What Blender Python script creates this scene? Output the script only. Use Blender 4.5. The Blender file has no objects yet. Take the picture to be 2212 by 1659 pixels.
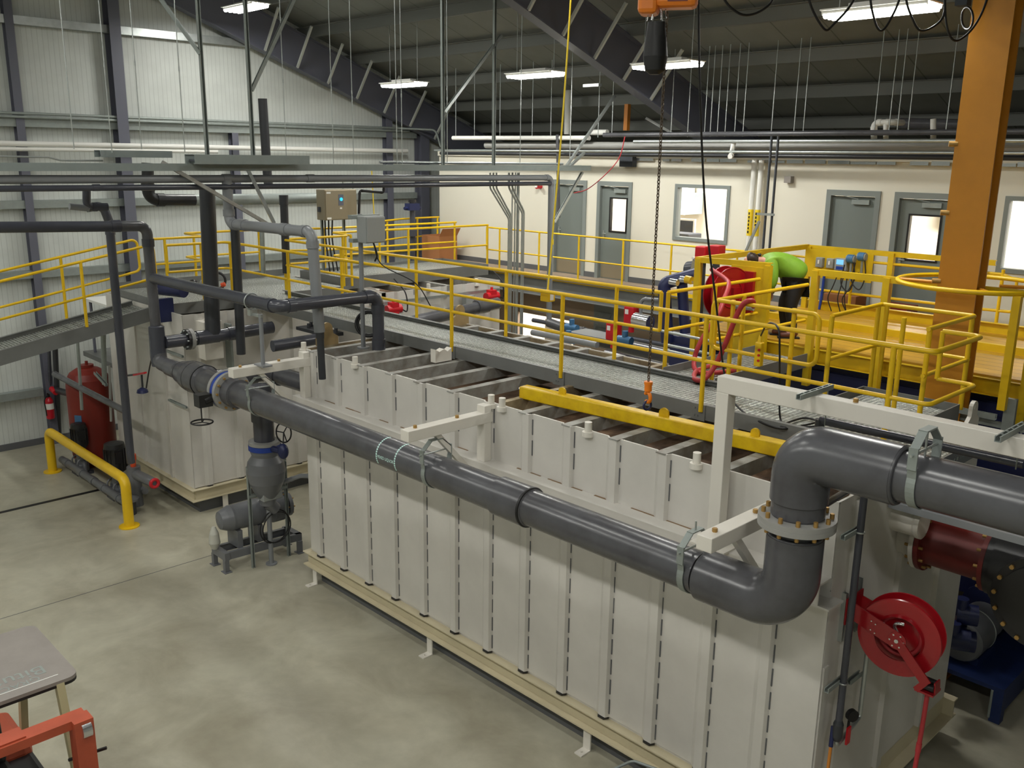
import bpy, math, random
from mathutils import Vector, Matrix
random.seed(7)
PI = math.pi
scene = bpy.context.scene
COL = scene.collection
V = Vector

# ---------------------------------------------------------------- camera
cam_d = bpy.data.cameras.new('camera')
cam = bpy.data.objects.new('camera', cam_d)
COL.objects.link(cam)
cam_d.sensor_width = 36.0
cam_d.lens = 1982.2 / 2212.0 * 36.0
cam_d.clip_start = 0.05
cam_d.clip_end = 200
yaw, pitch, roll = 0.7991, 0.2429, 0.0137
fwd = V((-math.sin(yaw) * math.cos(pitch), math.cos(yaw) * math.cos(pitch), -math.sin(pitch)))
r0 = fwd.cross(V((0, 0, 1))).normalized()
u0 = r0.cross(fwd)
cr = r0 * math.cos(roll) + u0 * math.sin(roll)
cu = -r0 * math.sin(roll) + u0 * math.cos(roll)
cam.matrix_world = Matrix(((cr.x, cu.x, -fwd.x, 0), (cr.y, cu.y, -fwd.y, 0), (cr.z, cu.z, -fwd.z, 6.3), (0, 0, 0, 1)))
scene.camera = cam

# ---------------------------------------------------------------- materials
def lin(c):
    return tuple(((x / 255) / 12.92 if x / 255 <= 0.04045 else ((x / 255 + 0.055) / 1.055) ** 2.4) for x in c)

def mat(name, rgb, rough=0.5, metal=0.0, var=0.0, vscale=3.0, rgb2=None, bump=0.0, bscale=20.0, spec=None, stretch=None, emit=None, estr=0.0, coat=0.0):
    m = bpy.data.materials.new(name)
    m.use_nodes = True
    nt = m.node_tree
    b = nt.nodes['Principled BSDF']
    c = lin(rgb) + (1,)
    b.inputs['Base Color'].default_value = c
    b.inputs['Roughness'].default_value = rough
    b.inputs['Metallic'].default_value = metal
    if spec is not None:
        b.inputs['Specular IOR Level'].default_value = spec
    if coat:
        b.inputs['Coat Weight'].default_value = coat
        b.inputs['Coat Roughness'].default_value = 0.1
    if emit:
        b.inputs['Emission Color'].default_value = lin(emit) + (1,)
        b.inputs['Emission Strength'].default_value = estr
    if var or bump:
        tc = nt.nodes.new('ShaderNodeTexCoord')
        mp = nt.nodes.new('ShaderNodeMapping')
        nt.links.new(tc.outputs['Object'], mp.inputs['Vector'])
        if stretch:
            mp.inputs['Scale'].default_value = stretch
    if var:
        n = nt.nodes.new('ShaderNodeTexNoise')
        n.inputs['Scale'].default_value = vscale
        n.inputs['Detail'].default_value = 6
        n.inputs['Roughness'].default_value = 0.6
        nt.links.new(mp.outputs['Vector'], n.inputs['Vector'])
        rp = nt.nodes.new('ShaderNodeValToRGB')
        rp.color_ramp.elements[0].position = 0.35
        rp.color_ramp.elements[1].position = 0.65
        c2 = lin(rgb2) + (1,) if rgb2 else tuple(x * (1 - var) for x in c[:3]) + (1,)
        rp.color_ramp.elements[0].color = c2
        rp.color_ramp.elements[1].color = c
        nt.links.new(n.outputs['Fac'], rp.inputs['Fac'])
        nt.links.new(rp.outputs['Color'], b.inputs['Base Color'])
    if bump:
        n2 = nt.nodes.new('ShaderNodeTexNoise')
        n2.inputs['Scale'].default_value = bscale
        n2.inputs['Detail'].default_value = 4
        nt.links.new(mp.outputs['Vector'], n2.inputs['Vector'])
        bp = nt.nodes.new('ShaderNodeBump')
        bp.inputs['Strength'].default_value = bump
        bp.inputs['Distance'].default_value = 0.01
        nt.links.new(n2.outputs['Fac'], bp.inputs['Height'])
        nt.links.new(bp.outputs['Normal'], b.inputs['Normal'])
    return m

MT = {}
MT['white'] = mat('white_tank_paint', (212, 209, 202), 0.42, var=0.10, vscale=1.3, bump=0.03, bscale=6)
MT['cream'] = mat('cream_skid_paint', (206, 196, 166), 0.45, var=0.12, vscale=2)
MT['frame_white'] = mat('white_frame_paint', (224, 220, 210), 0.4, var=0.05, vscale=2)
MT['pvc'] = mat('grey_pvc', (86, 87, 91), 0.26, var=0.16, vscale=2.2, rgb2=(72, 72, 75))
MT['pvc_dark'] = mat('dark_grey_pvc', (66, 68, 76), 0.26, var=0.1, vscale=3)
MT['pvc_black'] = mat('charcoal_pipe', (50, 52, 56), 0.35)
MT['pvc_light'] = mat('light_grey_pipe', (128, 131, 134), 0.35)
MT['yellow'] = mat('safety_yellow', (232, 190, 22), 0.36, var=0.06, vscale=4)
MT['yellow_deep'] = mat('beam_yellow', (226, 190, 10), 0.4, var=0.14, vscale=7, rgb2=(205, 165, 8), bump=0.06)
MT['skid_yellow'] = mat('skid_yellow', (220, 184, 18), 0.45, var=0.12, vscale=5)
MT['jib'] = mat('jib_orange', (205, 138, 34), 0.42, var=0.06, vscale=6)
MT['hoist'] = mat('hoist_orange', (232, 128, 32), 0.4)
MT['hook'] = mat('hook_orange', (240, 130, 20), 0.4)
MT['galv'] = mat('galvanised_steel', (186, 192, 190), 0.38, metal=0.75, var=0.15, vscale=8)
MT['galv_dull'] = mat('dull_galvanised', (150, 158, 154), 0.5, metal=0.35, var=0.12, vscale=9)
MT['tray'] = mat('cable_tray_grey', (138, 148, 146), 0.5, metal=0.25, var=0.1, vscale=5)
MT['steel_grey'] = mat('grey_structural_paint', (98, 100, 112), 0.5)
MT['purlin'] = mat('purlin_grey', (118, 120, 116), 0.5, metal=0.1)
MT['brace'] = mat('bright_brace', (190, 194, 188), 0.45)
MT['russet'] = mat('gap_shadow_brown', (128, 104, 76), 0.8)  # brown used to paint thin gap shadows on the tank ledge
MT['walk_grey'] = mat('walkway_grey_paint', (116, 118, 116), 0.45, var=0.12, vscale=3)
MT['beam_grey'] = mat('beam_grey_galv', (156, 157, 152), 0.55, var=0.15, vscale=7, rgb2=(132, 128, 120))
MT['door'] = mat('door_grey_green', (116, 124, 120), 0.45)
MT['door_frame'] = mat('door_frame_grey', (128, 135, 132), 0.45)
MT['wall'] = mat('office_wall_cream', (222, 218, 202), 0.6, var=0.03, vscale=0.6)
MT['wall_low'] = mat('lower_wall_tan', (160, 142, 122), 0.8, var=0.08, vscale=1)
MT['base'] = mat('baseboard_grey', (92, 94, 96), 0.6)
MT['black'] = mat('black_rubber', (22, 22, 23), 0.5)
MT['black_paint'] = mat('black_paint', (30, 30, 32), 0.35)
MT['chain'] = mat('chain_steel', (92, 80, 66), 0.4, metal=0.6)
MT['red'] = mat('reel_red', (156, 14, 26), 0.3, coat=0.3)
MT['hose_red'] = mat('red_hose', (176, 50, 56), 0.5)
MT['tank_red'] = mat('pressure_tank_red', (122, 32, 20), 0.45)
MT['maroon'] = mat('primer_maroon', (112, 38, 34), 0.45)
MT['act_red'] = mat('actuator_red', (196, 26, 38), 0.4)
MT['ext_red'] = mat('extinguisher_red', (190, 18, 40), 0.3)
MT['blue'] = mat('skid_blue', (30, 48, 96), 0.45, var=0.15, vscale=6)
MT['navy'] = mat('navy_paint', (28, 36, 78), 0.4)
MT['valve_blue'] = mat('valve_blue', (24, 60, 150), 0.4)
MT['teal_blue'] = mat('transmitter_blue', (62, 110, 150), 0.4)
MT['pump_grey'] = mat('pump_grey', (108, 110, 114), 0.35)
MT['beige'] = mat('lug_beige', (176, 152, 108), 0.6, var=0.15, vscale=9)
MT['box_steel'] = mat('stainless_box', (150, 140, 118), 0.4, metal=0.35)
MT['box_grey'] = mat('box_grey', (146, 150, 148), 0.5)
MT['bolt'] = mat('brass_bolt', (176, 140, 80), 0.4, metal=0.5)
MT['flange'] = mat('pvc_flange_grey', (150, 150, 146), 0.45)
MT['ins_white'] = mat('white_pipe_jacket', (226, 226, 220), 0.5)
MT['teal_mark'] = mat('label_teal', (200, 235, 228), 0.6)
MT['lbl_yellow'] = mat('label_yellow', (235, 205, 40), 0.5)
MT['lbl_black'] = mat('label_black', (20, 20, 20), 0.6)
MT['card'] = mat('cardboard', (168, 112, 68), 0.8)
MT['mast'] = mat('mast_orange_red', (178, 80, 52), 0.5, var=0.15, vscale=6)
MT['forkbeige'] = mat('forklift_beige', (186, 178, 140), 0.5)
MT['canopy'] = mat('canopy_grey', (140, 134, 128), 0.5, var=0.12, vscale=5)
MT['skin'] = mat('skin', (206, 150, 128), 0.55)
MT['hair'] = mat('brown_hair', (52, 36, 28), 0.5, var=0.3, vscale=40)
MT['jacket'] = mat('green_jacket', (126, 172, 44), 0.6, var=0.14, vscale=12, bump=0.12, bscale=14)
MT['pants'] = mat('black_trousers', (26, 25, 27), 0.7)
MT['boots'] = mat('brown_boots', (92, 50, 34), 0.45)
MT['teal_shirt'] = mat('teal_shirt', (44, 120, 96), 0.7)
MT['wood_orange'] = mat('wood_handle', (196, 124, 44), 0.5)
MT['chrome'] = mat('chrome', (210, 212, 214), 0.18, metal=0.9)
MT['orange_knob'] = mat('orange_knob', (226, 84, 40), 0.4)
MT['plastic'] = mat('clear_bag', (190, 190, 180), 0.3)
MT['paper'] = mat('paper_white', (235, 235, 230), 0.7)
MT['desk'] = mat('desk_wood', (176, 150, 124), 0.5)
MT['office_blue'] = mat('office_blue_grey', (168, 188, 198), 0.6)
MT['dark_cloth'] = mat('dark_grey_fabric', (60, 64, 70), 0.8)
MT['lamp'] = mat('lamp_tube', (255, 255, 250), 0.5, emit=(255, 255, 246), estr=30)
MT['screen'] = mat('screen_blue', (120, 190, 240), 0.3, emit=(110, 190, 255), estr=1.2)
MT['pilot'] = mat('pilot_cyan', (60, 200, 230), 0.3, emit=(40, 200, 240), estr=1.6)
MT['led'] = mat('led_green', (40, 220, 90), 0.3, emit=(40, 230, 90), estr=2)

def glass_mat():
    m = bpy.data.materials.new('clear_glass')
    m.use_nodes = True
    nt = m.node_tree
    nt.nodes.remove(nt.nodes['Principled BSDF'])
    out = nt.nodes['Material Output']
    t = nt.nodes.new('ShaderNodeBsdfTransparent')
    g = nt.nodes.new('ShaderNodeBsdfGlossy')
    g.inputs['Roughness'].default_value = 0.03
    fr = nt.nodes.new('ShaderNodeFresnel')
    fr.inputs['IOR'].default_value = 1.3
    mx = nt.nodes.new('ShaderNodeMixShader')
    nt.links.new(fr.outputs['Fac'], mx.inputs['Fac'])
    nt.links.new(t.outputs[0], mx.inputs[1])
    nt.links.new(g.outputs[0], mx.inputs[2])
    nt.links.new(mx.outputs[0], out.inputs['Surface'])
    return m
MT['glass'] = glass_mat()

def floor_mat():
    m = mat('polished_concrete', (176, 172, 152), 0.42)
    nt = m.node_tree
    b = nt.nodes['Principled BSDF']
    tc = nt.nodes.new('ShaderNodeTexCoord')
    mp = nt.nodes.new('ShaderNodeMapping')
    nt.links.new(tc.outputs['Object'], mp.inputs['Vector'])
    n = nt.nodes.new('ShaderNodeTexNoise')
    n.inputs['Scale'].default_value = 0.9
    n.inputs['Detail'].default_value = 9
    n.inputs['Roughness'].default_value = 0.62
    n.inputs['Distortion'].default_value = 0.6
    nt.links.new(mp.outputs['Vector'], n.inputs['Vector'])
    rp = nt.nodes.new('ShaderNodeValToRGB')
    e = rp.color_ramp.elements
    e[0].position, e[0].color = 0.34, lin((156, 151, 132)) + (1,)
    e[1].position, e[1].color = 0.66, lin((182, 179, 160)) + (1,)
    nt.links.new(n.outputs['Fac'], rp.inputs['Fac'])
    n2 = nt.nodes.new('ShaderNodeTexNoise')
    n2.inputs['Scale'].default_value = 5
    n2.inputs['Detail'].default_value = 6
    nt.links.new(mp.outputs['Vector'], n2.inputs['Vector'])
    mx = nt.nodes.new('ShaderNodeMix')
    mx.data_type = 'RGBA'
    mx.blend_type = 'OVERLAY'
    mx.inputs['Factor'].default_value = 0.14
    nt.links.new(rp.outputs['Color'], mx.inputs['A'])
    nt.links.new(n2.outputs['Color'], mx.inputs['B'])
    nt.links.new(n2.outputs['Fac'], mx.inputs['B'])
    nt.links.new(mx.outputs['Result'], b.inputs['Base Color'])
    return m
MT['floor'] = floor_mat()

def stripe_mat(name, rgb, rgb2, axis, freq, width, rough=0.5, metal=0.0, bump=0.3):
    """sheet metal or planks with regular joints along one axis"""
    m = mat(name, rgb, rough, metal)
    nt = m.node_tree
    b = nt.nodes['Principled BSDF']
    tc = nt.nodes.new('ShaderNodeTexCoord')
    sp = nt.nodes.new('ShaderNodeSeparateXYZ')
    nt.links.new(tc.outputs['Object'], sp.inputs[0])
    mul = nt.nodes.new('ShaderNodeMath'); mul.operation = 'MULTIPLY'; mul.inputs[1].default_value = freq
    nt.links.new(sp.outputs[axis], mul.inputs[0])
    fr = nt.nodes.new('ShaderNodeMath'); fr.operation = 'FRACT'
    nt.links.new(mul.outputs[0], fr.inputs[0])
    lt = nt.nodes.new('ShaderNodeMath'); lt.operation = 'LESS_THAN'; lt.inputs[1].default_value = width
    nt.links.new(fr.outputs[0], lt.inputs[0])
    n = nt.nodes.new('ShaderNodeTexNoise'); n.inputs['Scale'].default_value = 2.5; n.inputs['Detail'].default_value = 7
    nt.links.new(tc.outputs['Object'], n.inputs['Vector'])
    rp = nt.nodes.new('ShaderNodeValToRGB')
    rp.color_ramp.elements[0].position = 0.38
    rp.color_ramp.elements[1].position = 0.62
    rp.color_ramp.elements[0].color = tuple(x * 0.93 for x in lin(rgb)) + (1,)
    rp.color_ramp.elements[1].color = lin(rgb) + (1,)
    nt.links.new(n.outputs['Fac'], rp.inputs['Fac'])
    mx = nt.nodes.new('ShaderNodeMix'); mx.data_type = 'RGBA'
    nt.links.new(lt.outputs[0], mx.inputs['Factor'])
    nt.links.new(rp.outputs['Color'], mx.inputs['A'])
    mx.inputs['B'].default_value = lin(rgb2) + (1,)
    nt.links.new(mx.outputs['Result'], b.inputs['Base Color'])
    bp = nt.nodes.new('ShaderNodeBump'); bp.inputs['Strength'].default_value = bump; bp.inputs['Distance'].default_value = 0.01
    bp.invert = True
    nt.links.new(lt.outputs[0], bp.inputs['Height'])
    nt.links.new(bp.outputs['Normal'], b.inputs['Normal'])
    return m
MT['panel'] = stripe_mat('ribbed_wall_panel', (206, 211, 206), (184, 189, 184), 'Y', 9.8, 0.12, 0.5, bump=0.25)
MT['roofdeck'] = stripe_mat('roof_liner', (128, 130, 124), (96, 98, 92), 'X', 1.1, 0.03, 0.6)
MT['deck_wood'] = stripe_mat('yellow_painted_planks', (196, 150, 34), (70, 52, 20), 'Y', 4.5, 0.05, 0.5)

def grating_mat():
    m = mat('serrated_grating', (176, 180, 176), 0.35, 0.55)
    nt = m.node_tree
    b = nt.nodes['Principled BSDF']
    tc = nt.nodes.new('ShaderNodeTexCoord')
    mp = nt.nodes.new('ShaderNodeMapping')
    mp.inputs['Scale'].default_value = (17, 26, 1)
    nt.links.new(tc.outputs['Object'], mp.inputs['Vector'])
    vo = nt.nodes.new('ShaderNodeTexVoronoi')
    vo.inputs['Scale'].default_value = 1.0
    vo.inputs['Randomness'].default_value = 0.25
    nt.links.new(mp.outputs['Vector'], vo.inputs['Vector'])
    rp = nt.nodes.new('ShaderNodeValToRGB')
    e = rp.color_ramp.elements
    e[0].position, e[0].color = 0.2, lin((92, 94, 88)) + (1,)
    e[1].position, e[1].color = 0.55, lin((198, 202, 196)) + (1,)
    nt.links.new(vo.outputs['Distance'], rp.inputs['Fac'])
    nt.links.new(rp.outputs['Color'], b.inputs['Base Color'])
    bp = nt.nodes.new('ShaderNodeBump'); bp.inputs['Strength'].default_value = 1.0; bp.inputs['Distance'].default_value = 0.03
    nt.links.new(vo.outputs['Distance'], bp.inputs['Height'])
    nt.links.new(bp.outputs['Normal'], b.inputs['Normal'])
    return m
MT['grating'] = grating_mat()

def sludge_mat():
    m = mat('brown_scum', (132, 104, 80), 0.85, var=0.5, vscale=3.5, rgb2=(66, 50, 38), bump=0.8, bscale=22, stretch=(1, 0.5, 1))
    return m
MT['sludge'] = sludge_mat()
MT['tank_in'] = mat('stained_tank_inside', (172, 158, 128), 0.6, var=0.5, vscale=2.5, rgb2=(98, 80, 56))

# ---------------------------------------------------------------- mesh builder
def frame_of(d, up=None):
    d = d.normalized()
    up = up or (V((0, 0, 1)) if abs(d.z) < 0.95 else V((1, 0, 0)))
    s = d.cross(up)
    if s.length < 1e-6:
        s = d.cross(V((0, 1, 0)))
    s.normalize()
    return d, s, s.cross(d).normalized()

class MB:
    k = 0
    def __init__(self):
        self.v, self.f, self.s = [], [], []
    def add(self, vs, fs, smooth=False):
        o = len(self.v)
        self.v += [V(p) for p in vs]
        self.f += [tuple(i + o for i in f) for f in fs]
        self.s += [smooth] * len(fs)
        return self
    def box(self, x0, x1, y0, y1, z0, z1):
        MB.k = (MB.k + 1) % 13
        e = 0.00012 * MB.k          # keeps touching faces from lying in exactly the same plane
        x0, x1, y0, y1, z0, z1 = x0 - e, x1 + e, y0 - e, y1 + e, z0 - e, z1 + e
        vs = [(x, y, z) for x in (x0, x1) for y in (y0, y1) for z in (z0, z1)]
        return self.add(vs, [(0, 1, 3, 2), (4, 6, 7, 5), (0, 4, 5, 1), (2, 3, 7, 6), (0, 2, 6, 4), (1, 5, 7, 3)])
    def obox(self, c, a, b, d):
        c, a, b, d = V(c), V(a), V(b), V(d)
        vs = [c + a * i + b * j + d * k for i in (-1, 1) for j in (-1, 1) for k in (-1, 1)]
        return self.add(vs, [(0, 1, 3, 2), (4, 6, 7, 5), (0, 4, 5, 1), (2, 3, 7, 6), (0, 2, 6, 4), (1, 5, 7, 3)])
    def bar(self, p0, p1, w, h, up=None):
        p0, p1 = V(p0), V(p1)
        d, s, u = frame_of(p1 - p0, V(up) if up else None)
        return self.obox((p0 + p1) / 2, (p1 - p0) / 2, s * (w / 2), u * (h / 2))
    def cyl(self, p0, p1, ra, rb=None, n=16, caps=True):
        p0, p1 = V(p0), V(p1)
        rb = ra if rb is None else rb
        d, s, u = frame_of(p1 - p0)
        ring = [s * math.cos(2 * PI * i / n) + u * math.sin(2 * PI * i / n) for i in range(n)]
        a = [p0 + q * ra for q in ring]
        b = [p1 + q * rb for q in ring]
        self.add(a + b, [(i, (i + 1) % n, n + (i + 1) % n, n + i) for i in range(n)], True)
        if caps:
            self.add(a, [tuple(reversed(range(n)))])
            self.add(b, [tuple(range(n))])
        return self
    def lathe(self, p, axis, prof, n=20, caps=True):
        """prof: list of (distance along axis, radius)"""
        p = V(p)
        d, s, u = frame_of(V(axis))
        ring = [s * math.cos(2 * PI * i / n) + u * math.sin(2 * PI * i / n) for i in range(n)]
        for (t0, a0), (t1, a1) in zip(prof, prof[1:]):
            a = [p + d * t0 + q * a0 for q in ring]
            b = [p + d * t1 + q * a1 for q in ring]
            self.add(a + b, [(i, (i + 1) % n, n + (i + 1) % n, n + i) for i in range(n)], True)
        if caps:
            for (t, a), rev in ((prof[0], True), (prof[-1], False)):
                if a > 1e-4:
                    r = [p + d * t + q * a for q in ring]
                    self.add(r, [tuple(reversed(range(n))) if rev else tuple(range(n))])
        return self
    def sphere(self, c, r, n=14, m=9, sc=(1, 1, 1)):
        c = V(c)
        vs, fs = [], []
        for j in range(m + 1):
            t = PI * j / m
            for i in range(n):
                p = 2 * PI * i / n
                vs.append(c + V((math.sin(t) * math.cos(p) * r * sc[0], math.sin(t) * math.sin(p) * r * sc[1], math.cos(t) * r * sc[2])))
        for j in range(m):
            for i in range(n):
                fs.append((j * n + i, (j + 1) * n + i, (j + 1) * n + (i + 1) % n, j * n + (i + 1) % n))
        return self.add(vs, fs, True)
    def torus(self, c, axis, R, r, n=28, m=8, a0=0.0, a1=2 * PI, up=None):
        c = V(c)
        d, s, u = frame_of(V(axis), V(up) if up else None)
        full = abs(a1 - a0 - 2 * PI) < 1e-6
        k = n if full else n + 1
        vs, fs = [], []
        for i in range(k):
            a = a0 + (a1 - a0) * i / n
            e = s * math.cos(a) + u * math.sin(a)
            for j in range(m):
                b = 2 * PI * j / m
                vs.append(c + e * (R + r * math.cos(b)) + d * (r * math.sin(b)))
        for i in range(n):
            i2 = (i + 1) % k
            for j in range(m):
                fs.append((i * m + j, i2 * m + j, i2 * m + (j + 1) % m, i * m + (j + 1) % m))
        return self.add(vs, fs, True)
    def tube(self, pts, r, bend=0.0, n=12, caps=True, seg=7):
        P = fillet([V(p) for p in pts], bend, seg) if bend else [V(p) for p in pts]
        P = [p for i, p in enumerate(P) if i == 0 or (p - P[i - 1]).length > 1e-5]
        t0 = (P[1] - P[0]).normalized()
        _, s, _ = frame_of(t0)
        rings = []
        for i, p in enumerate(P):
            if i == 0: t = P[1] - P[0]
            elif i == len(P) - 1: t = P[i] - P[i - 1]
            else: t = (P[i + 1] - P[i]).normalized() + (P[i] - P[i - 1]).normalized()
            t.normalize()
            s = (s - t * s.dot(t)).normalized()
            u = t.cross(s)
            k = 1.0
            if 0 < i < len(P) - 1:
                c = (P[i] - P[i - 1]).normalized().dot(t)
                k = 1 / max(c, 0.5)
            rings.append([p + (s * math.cos(2 * PI * j / n) + u * math.sin(2 * PI * j / n)) * r * (k if not bend else 1) for j in range(n)])
        vs = [q for g in rings for q in g]
        fs = [(i * n + j, i * n + (j + 1) % n, (i + 1) * n + (j + 1) % n, (i + 1) * n + j) for i in range(len(rings) - 1) for j in range(n)]
        self.add(vs, fs, True)
        if caps:
            self.add(rings[0], [tuple(reversed(range(n)))])
            self.add(rings[-1], [tuple(range(n))])
        return self
    def prism(self, poly, ext):
        """poly: planar list of points, ext: extrusion vector"""
        poly = [V(p) for p in poly]
        e = V(ext)
        n = len(poly)
        nrm = V((0, 0, 0))
        for i in range(n):
            nrm += (poly[i] - poly[0]).cross(poly[(i + 1) % n] - poly[0])
        if nrm.dot(e) > 0:
            poly = list(reversed(poly))
        self.add(poly, [tuple(range(n))])
        self.add([p + e for p in poly], [tuple(reversed(range(n)))])
        for i in range(n):
            a, b = poly[i], poly[(i + 1) % n]
            self.add([a, b, b + e, a + e], [(3, 2, 1, 0)])
        return self
    def section(self, p0, p1, pts, up=None):
        """extrude a 2-D cross-section (side, up) from p0 to p1"""
        p0, p1 = V(p0), V(p1)
        d, s, u = frame_of(p1 - p0, V(up) if up else None)
        return self.prism([p0 + s * a + u * b for a, b in pts], p1 - p0)
    def ibeam(self, p0, p1, w, h, tf=0.012, tw=0.01, up=None):
        a, b, c = w / 2, h / 2, tw / 2
        return self.section(p0, p1, [(-a, -b), (a, -b), (a, -b + tf), (c, -b + tf), (c, b - tf), (a, b - tf), (a, b), (-a, b), (-a, b - tf), (-c, b - tf), (-c, -b + tf), (-a, -b + tf)], up)
    def chan(self, p0, p1, w, h, t=0.008, side=1, up=None):
        """C channel, web on the given side"""
        k = side
        b = h / 2
        return self.section(p0, p1, [(0, -b), (0, b), (-k * w, b), (-k * w, b - t), (-k * t, b - t), (-k * t, -b + t), (-k * w, -b + t), (-k * w, -b)], up)
    def strut(self, p0, p1, w=0.041, up=None):
        a, t = w / 2, 0.006
        return self.section(p0, p1, [(-a, -a), (a, -a), (a, a), (a - 0.010, a), (a - 0.010, a - t), (a - t, a - t), (a - t, -a + t), (-a + t, -a + t), (-a + t, a - t), (-a + 0.010, a - t), (-a + 0.010, a), (-a, a)], up)
    def build(self, name, m, parent=None, label=None, base=None, bevel=0.0):
        root = parent
        off = V((0, 0, 0))
        while root is not None:
            if root.parent is None:
                off = V(root['_base']) if '_base' in root else V(root.location)
            root = root.parent
        if parent is None and base is not None:
            off = V(base)
        me = bpy.data.meshes.new(name)
        me.from_pydata([p - off for p in self.v], [], self.f)
        me.polygons.foreach_set('use_smooth', self.s)
        me.update()
        o = bpy.data.objects.new(name, me)
        COL.objects.link(o)
        me.materials.append(MT[m] if isinstance(m, str) else m)
        if parent is not None:
            o.parent = parent
        elif base is not None:
            o.location = off
        if label:
            o['label'] = label
        if bevel:
            bm_ = o.modifiers.new('bevel', 'BEVEL')
            bm_.width = bevel
            bm_.segments = 2
            bm_.limit_method = 'ANGLE'
            bm_.angle_limit = math.radians(50)
        return o

def fillet(P, r, seg=7):
    out = [P[0]]
    for i in range(1, len(P) - 1):
        a, b, c = P[i - 1], P[i], P[i + 1]
        d1, d2 = (a - b), (c - b)
        l1, l2 = d1.length, d2.length
        d1.normalize(); d2.normalize()
        ang = d1.angle(d2)
        if ang > PI - 0.02:
            out.append(b)
            continue
        t = min(r / math.tan(ang / 2), l1 * 0.49, l2 * 0.49)
        rr = t * math.tan(ang / 2)
        bis = (d1 + d2).normalized()
        ctr = b + bis * (rr / math.sin(ang / 2))
        s, e = b + d1 * t - ctr, b + d2 * t - ctr
        for k in range(seg + 1):
            out.append(ctr + s.normalized().slerp(e.normalized(), k / seg) * rr)
    out.append(P[-1])
    return out

def smooth_path(pts, k=8):
    """Catmull-Rom through points"""
    P = [V(p) for p in pts]
    P = [P[0] * 2 - P[1]] + P + [P[-1] * 2 - P[-2]]
    out = []
    for i in range(1, len(P) - 2):
        for j in range(k):
            t = j / k
            a, b, c, d = P[i - 1], P[i], P[i + 1], P[i + 2]
            out.append(0.5 * ((2 * b) + (c - a) * t + (2 * a - 5 * b + 4 * c - d) * t * t + (3 * b - a - 3 * c + d) * t ** 3))
    out.append(P[-2])
    return out

def thing(name, label, cat, base=(0, 0, 0), group=None):
    o = bpy.data.objects.new(name, None)
    o.empty_display_size = 0.1
    COL.objects.link(o)
    o.location = base
    o['label'] = label
    o['category'] = cat
    if group: o['group'] = group
    return o

def single(name, mb, m, label, cat, base=None, group=None, kind=None, bevel=0.0):
    if base is None:
        n = len(mb.v)
        base = (sum(p.x for p in mb.v) / n, sum(p.y for p in mb.v) / n, min(p.z for p in mb.v))
    o = mb.build(name, m, None, label, base=base, bevel=bevel)
    o['category'] = cat
    if group: o['group'] = group
    if kind: o['kind'] = kind
    return o

def struct(name, mb, m, parent=None):
    o = mb.build(name, m, parent)
    if parent is None:
        o['kind'] = 'structure'
    return o

ORD = ['first', 'second', 'third', 'fourth', 'fifth', 'sixth', 'seventh', 'eighth', 'ninth', 'tenth', 'eleventh', 'twelfth', 'thirteenth', 'fourteenth', 'fifteenth', 'sixteenth', 'seventeenth', 'eighteenth', 'nineteenth', 'twentieth', 'twenty-first', 'twenty-second', 'twenty-third', 'twenty-fourth', 'twenty-fifth', 'twenty-sixth', 'twenty-seventh', 'twenty-eighth']

def flange_ring(mb, c, axis, r, th, ri=0.0):
    return mb.lathe(V(c) - V(axis).normalized() * (th / 2), axis, [(0, r), (th, r)], 28)

def bolts_on(mb, c, axis, R, n, r=0.014, L=0.05):
    d, s, u = frame_of(V(axis))
    for i in range(n):
        a = 2 * PI * i / n
        p = V(c) + (s * math.cos(a) + u * math.sin(a)) * R
        mb.cyl(p - d * L / 2, p + d * L / 2, r, n=6)
    return mb

def text_mesh(txt, size, m, name, origin, xdir, ydir, parent=None, extrude=0.002, align='LEFT'):
    """letters as a real mesh, laid on a plane at origin with writing direction xdir and letter-up ydir"""
    cu_ = bpy.data.curves.new(name, 'FONT')
    cu_.body = txt
    cu_.size = size
    cu_.extrude = extrude
    cu_.align_x = align
    tmp = bpy.data.objects.new(name + '_c', cu_)
    COL.objects.link(tmp)
    dg = bpy.context.evaluated_depsgraph_get()
    dg.update()
    me0 = bpy.data.meshes.new_from_object(tmp.evaluated_get(dg))
    vs = [tuple(v.co) for v in me0.vertices]
    fs = [tuple(p.vertices) for p in me0.polygons]
    bpy.data.objects.remove(tmp)
    bpy.data.curves.remove(cu_)
    bpy.data.meshes.remove(me0)
    X = V(xdir).normalized(); Y = V(ydir).normalized(); Z = X.cross(Y)
    mb = MB()
    mb.add([V(origin) + X * a + Y * b + Z * c for a, b, c in vs], fs)
    return mb

# ================================================================ ROOM
XL = -21.1            # left gable wall
YB = 15.9             # upstairs office wall
ZM = 3.65             # mezzanine floor
def raf_bot(y):  return 8.69 - 0.37 * (y - 11.58)
RID = 2.5
def roof_z(y):   return (raf_bot(y) if y > RID else raf_bot(RID) + 0.37 * (y - RID)) + 1.17

def wall_with_roofline(x0, x1, y0, y1):
    mb = MB()
    poly = [(x0, y0, 0), (x0, y1, 0), (x0, y1, roof_z(y1)), (x0, RID, roof_z(RID)), (x0, y0, roof_z(y0))]
    return mb.prism(poly, (x1 - x0, 0, 0))

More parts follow.
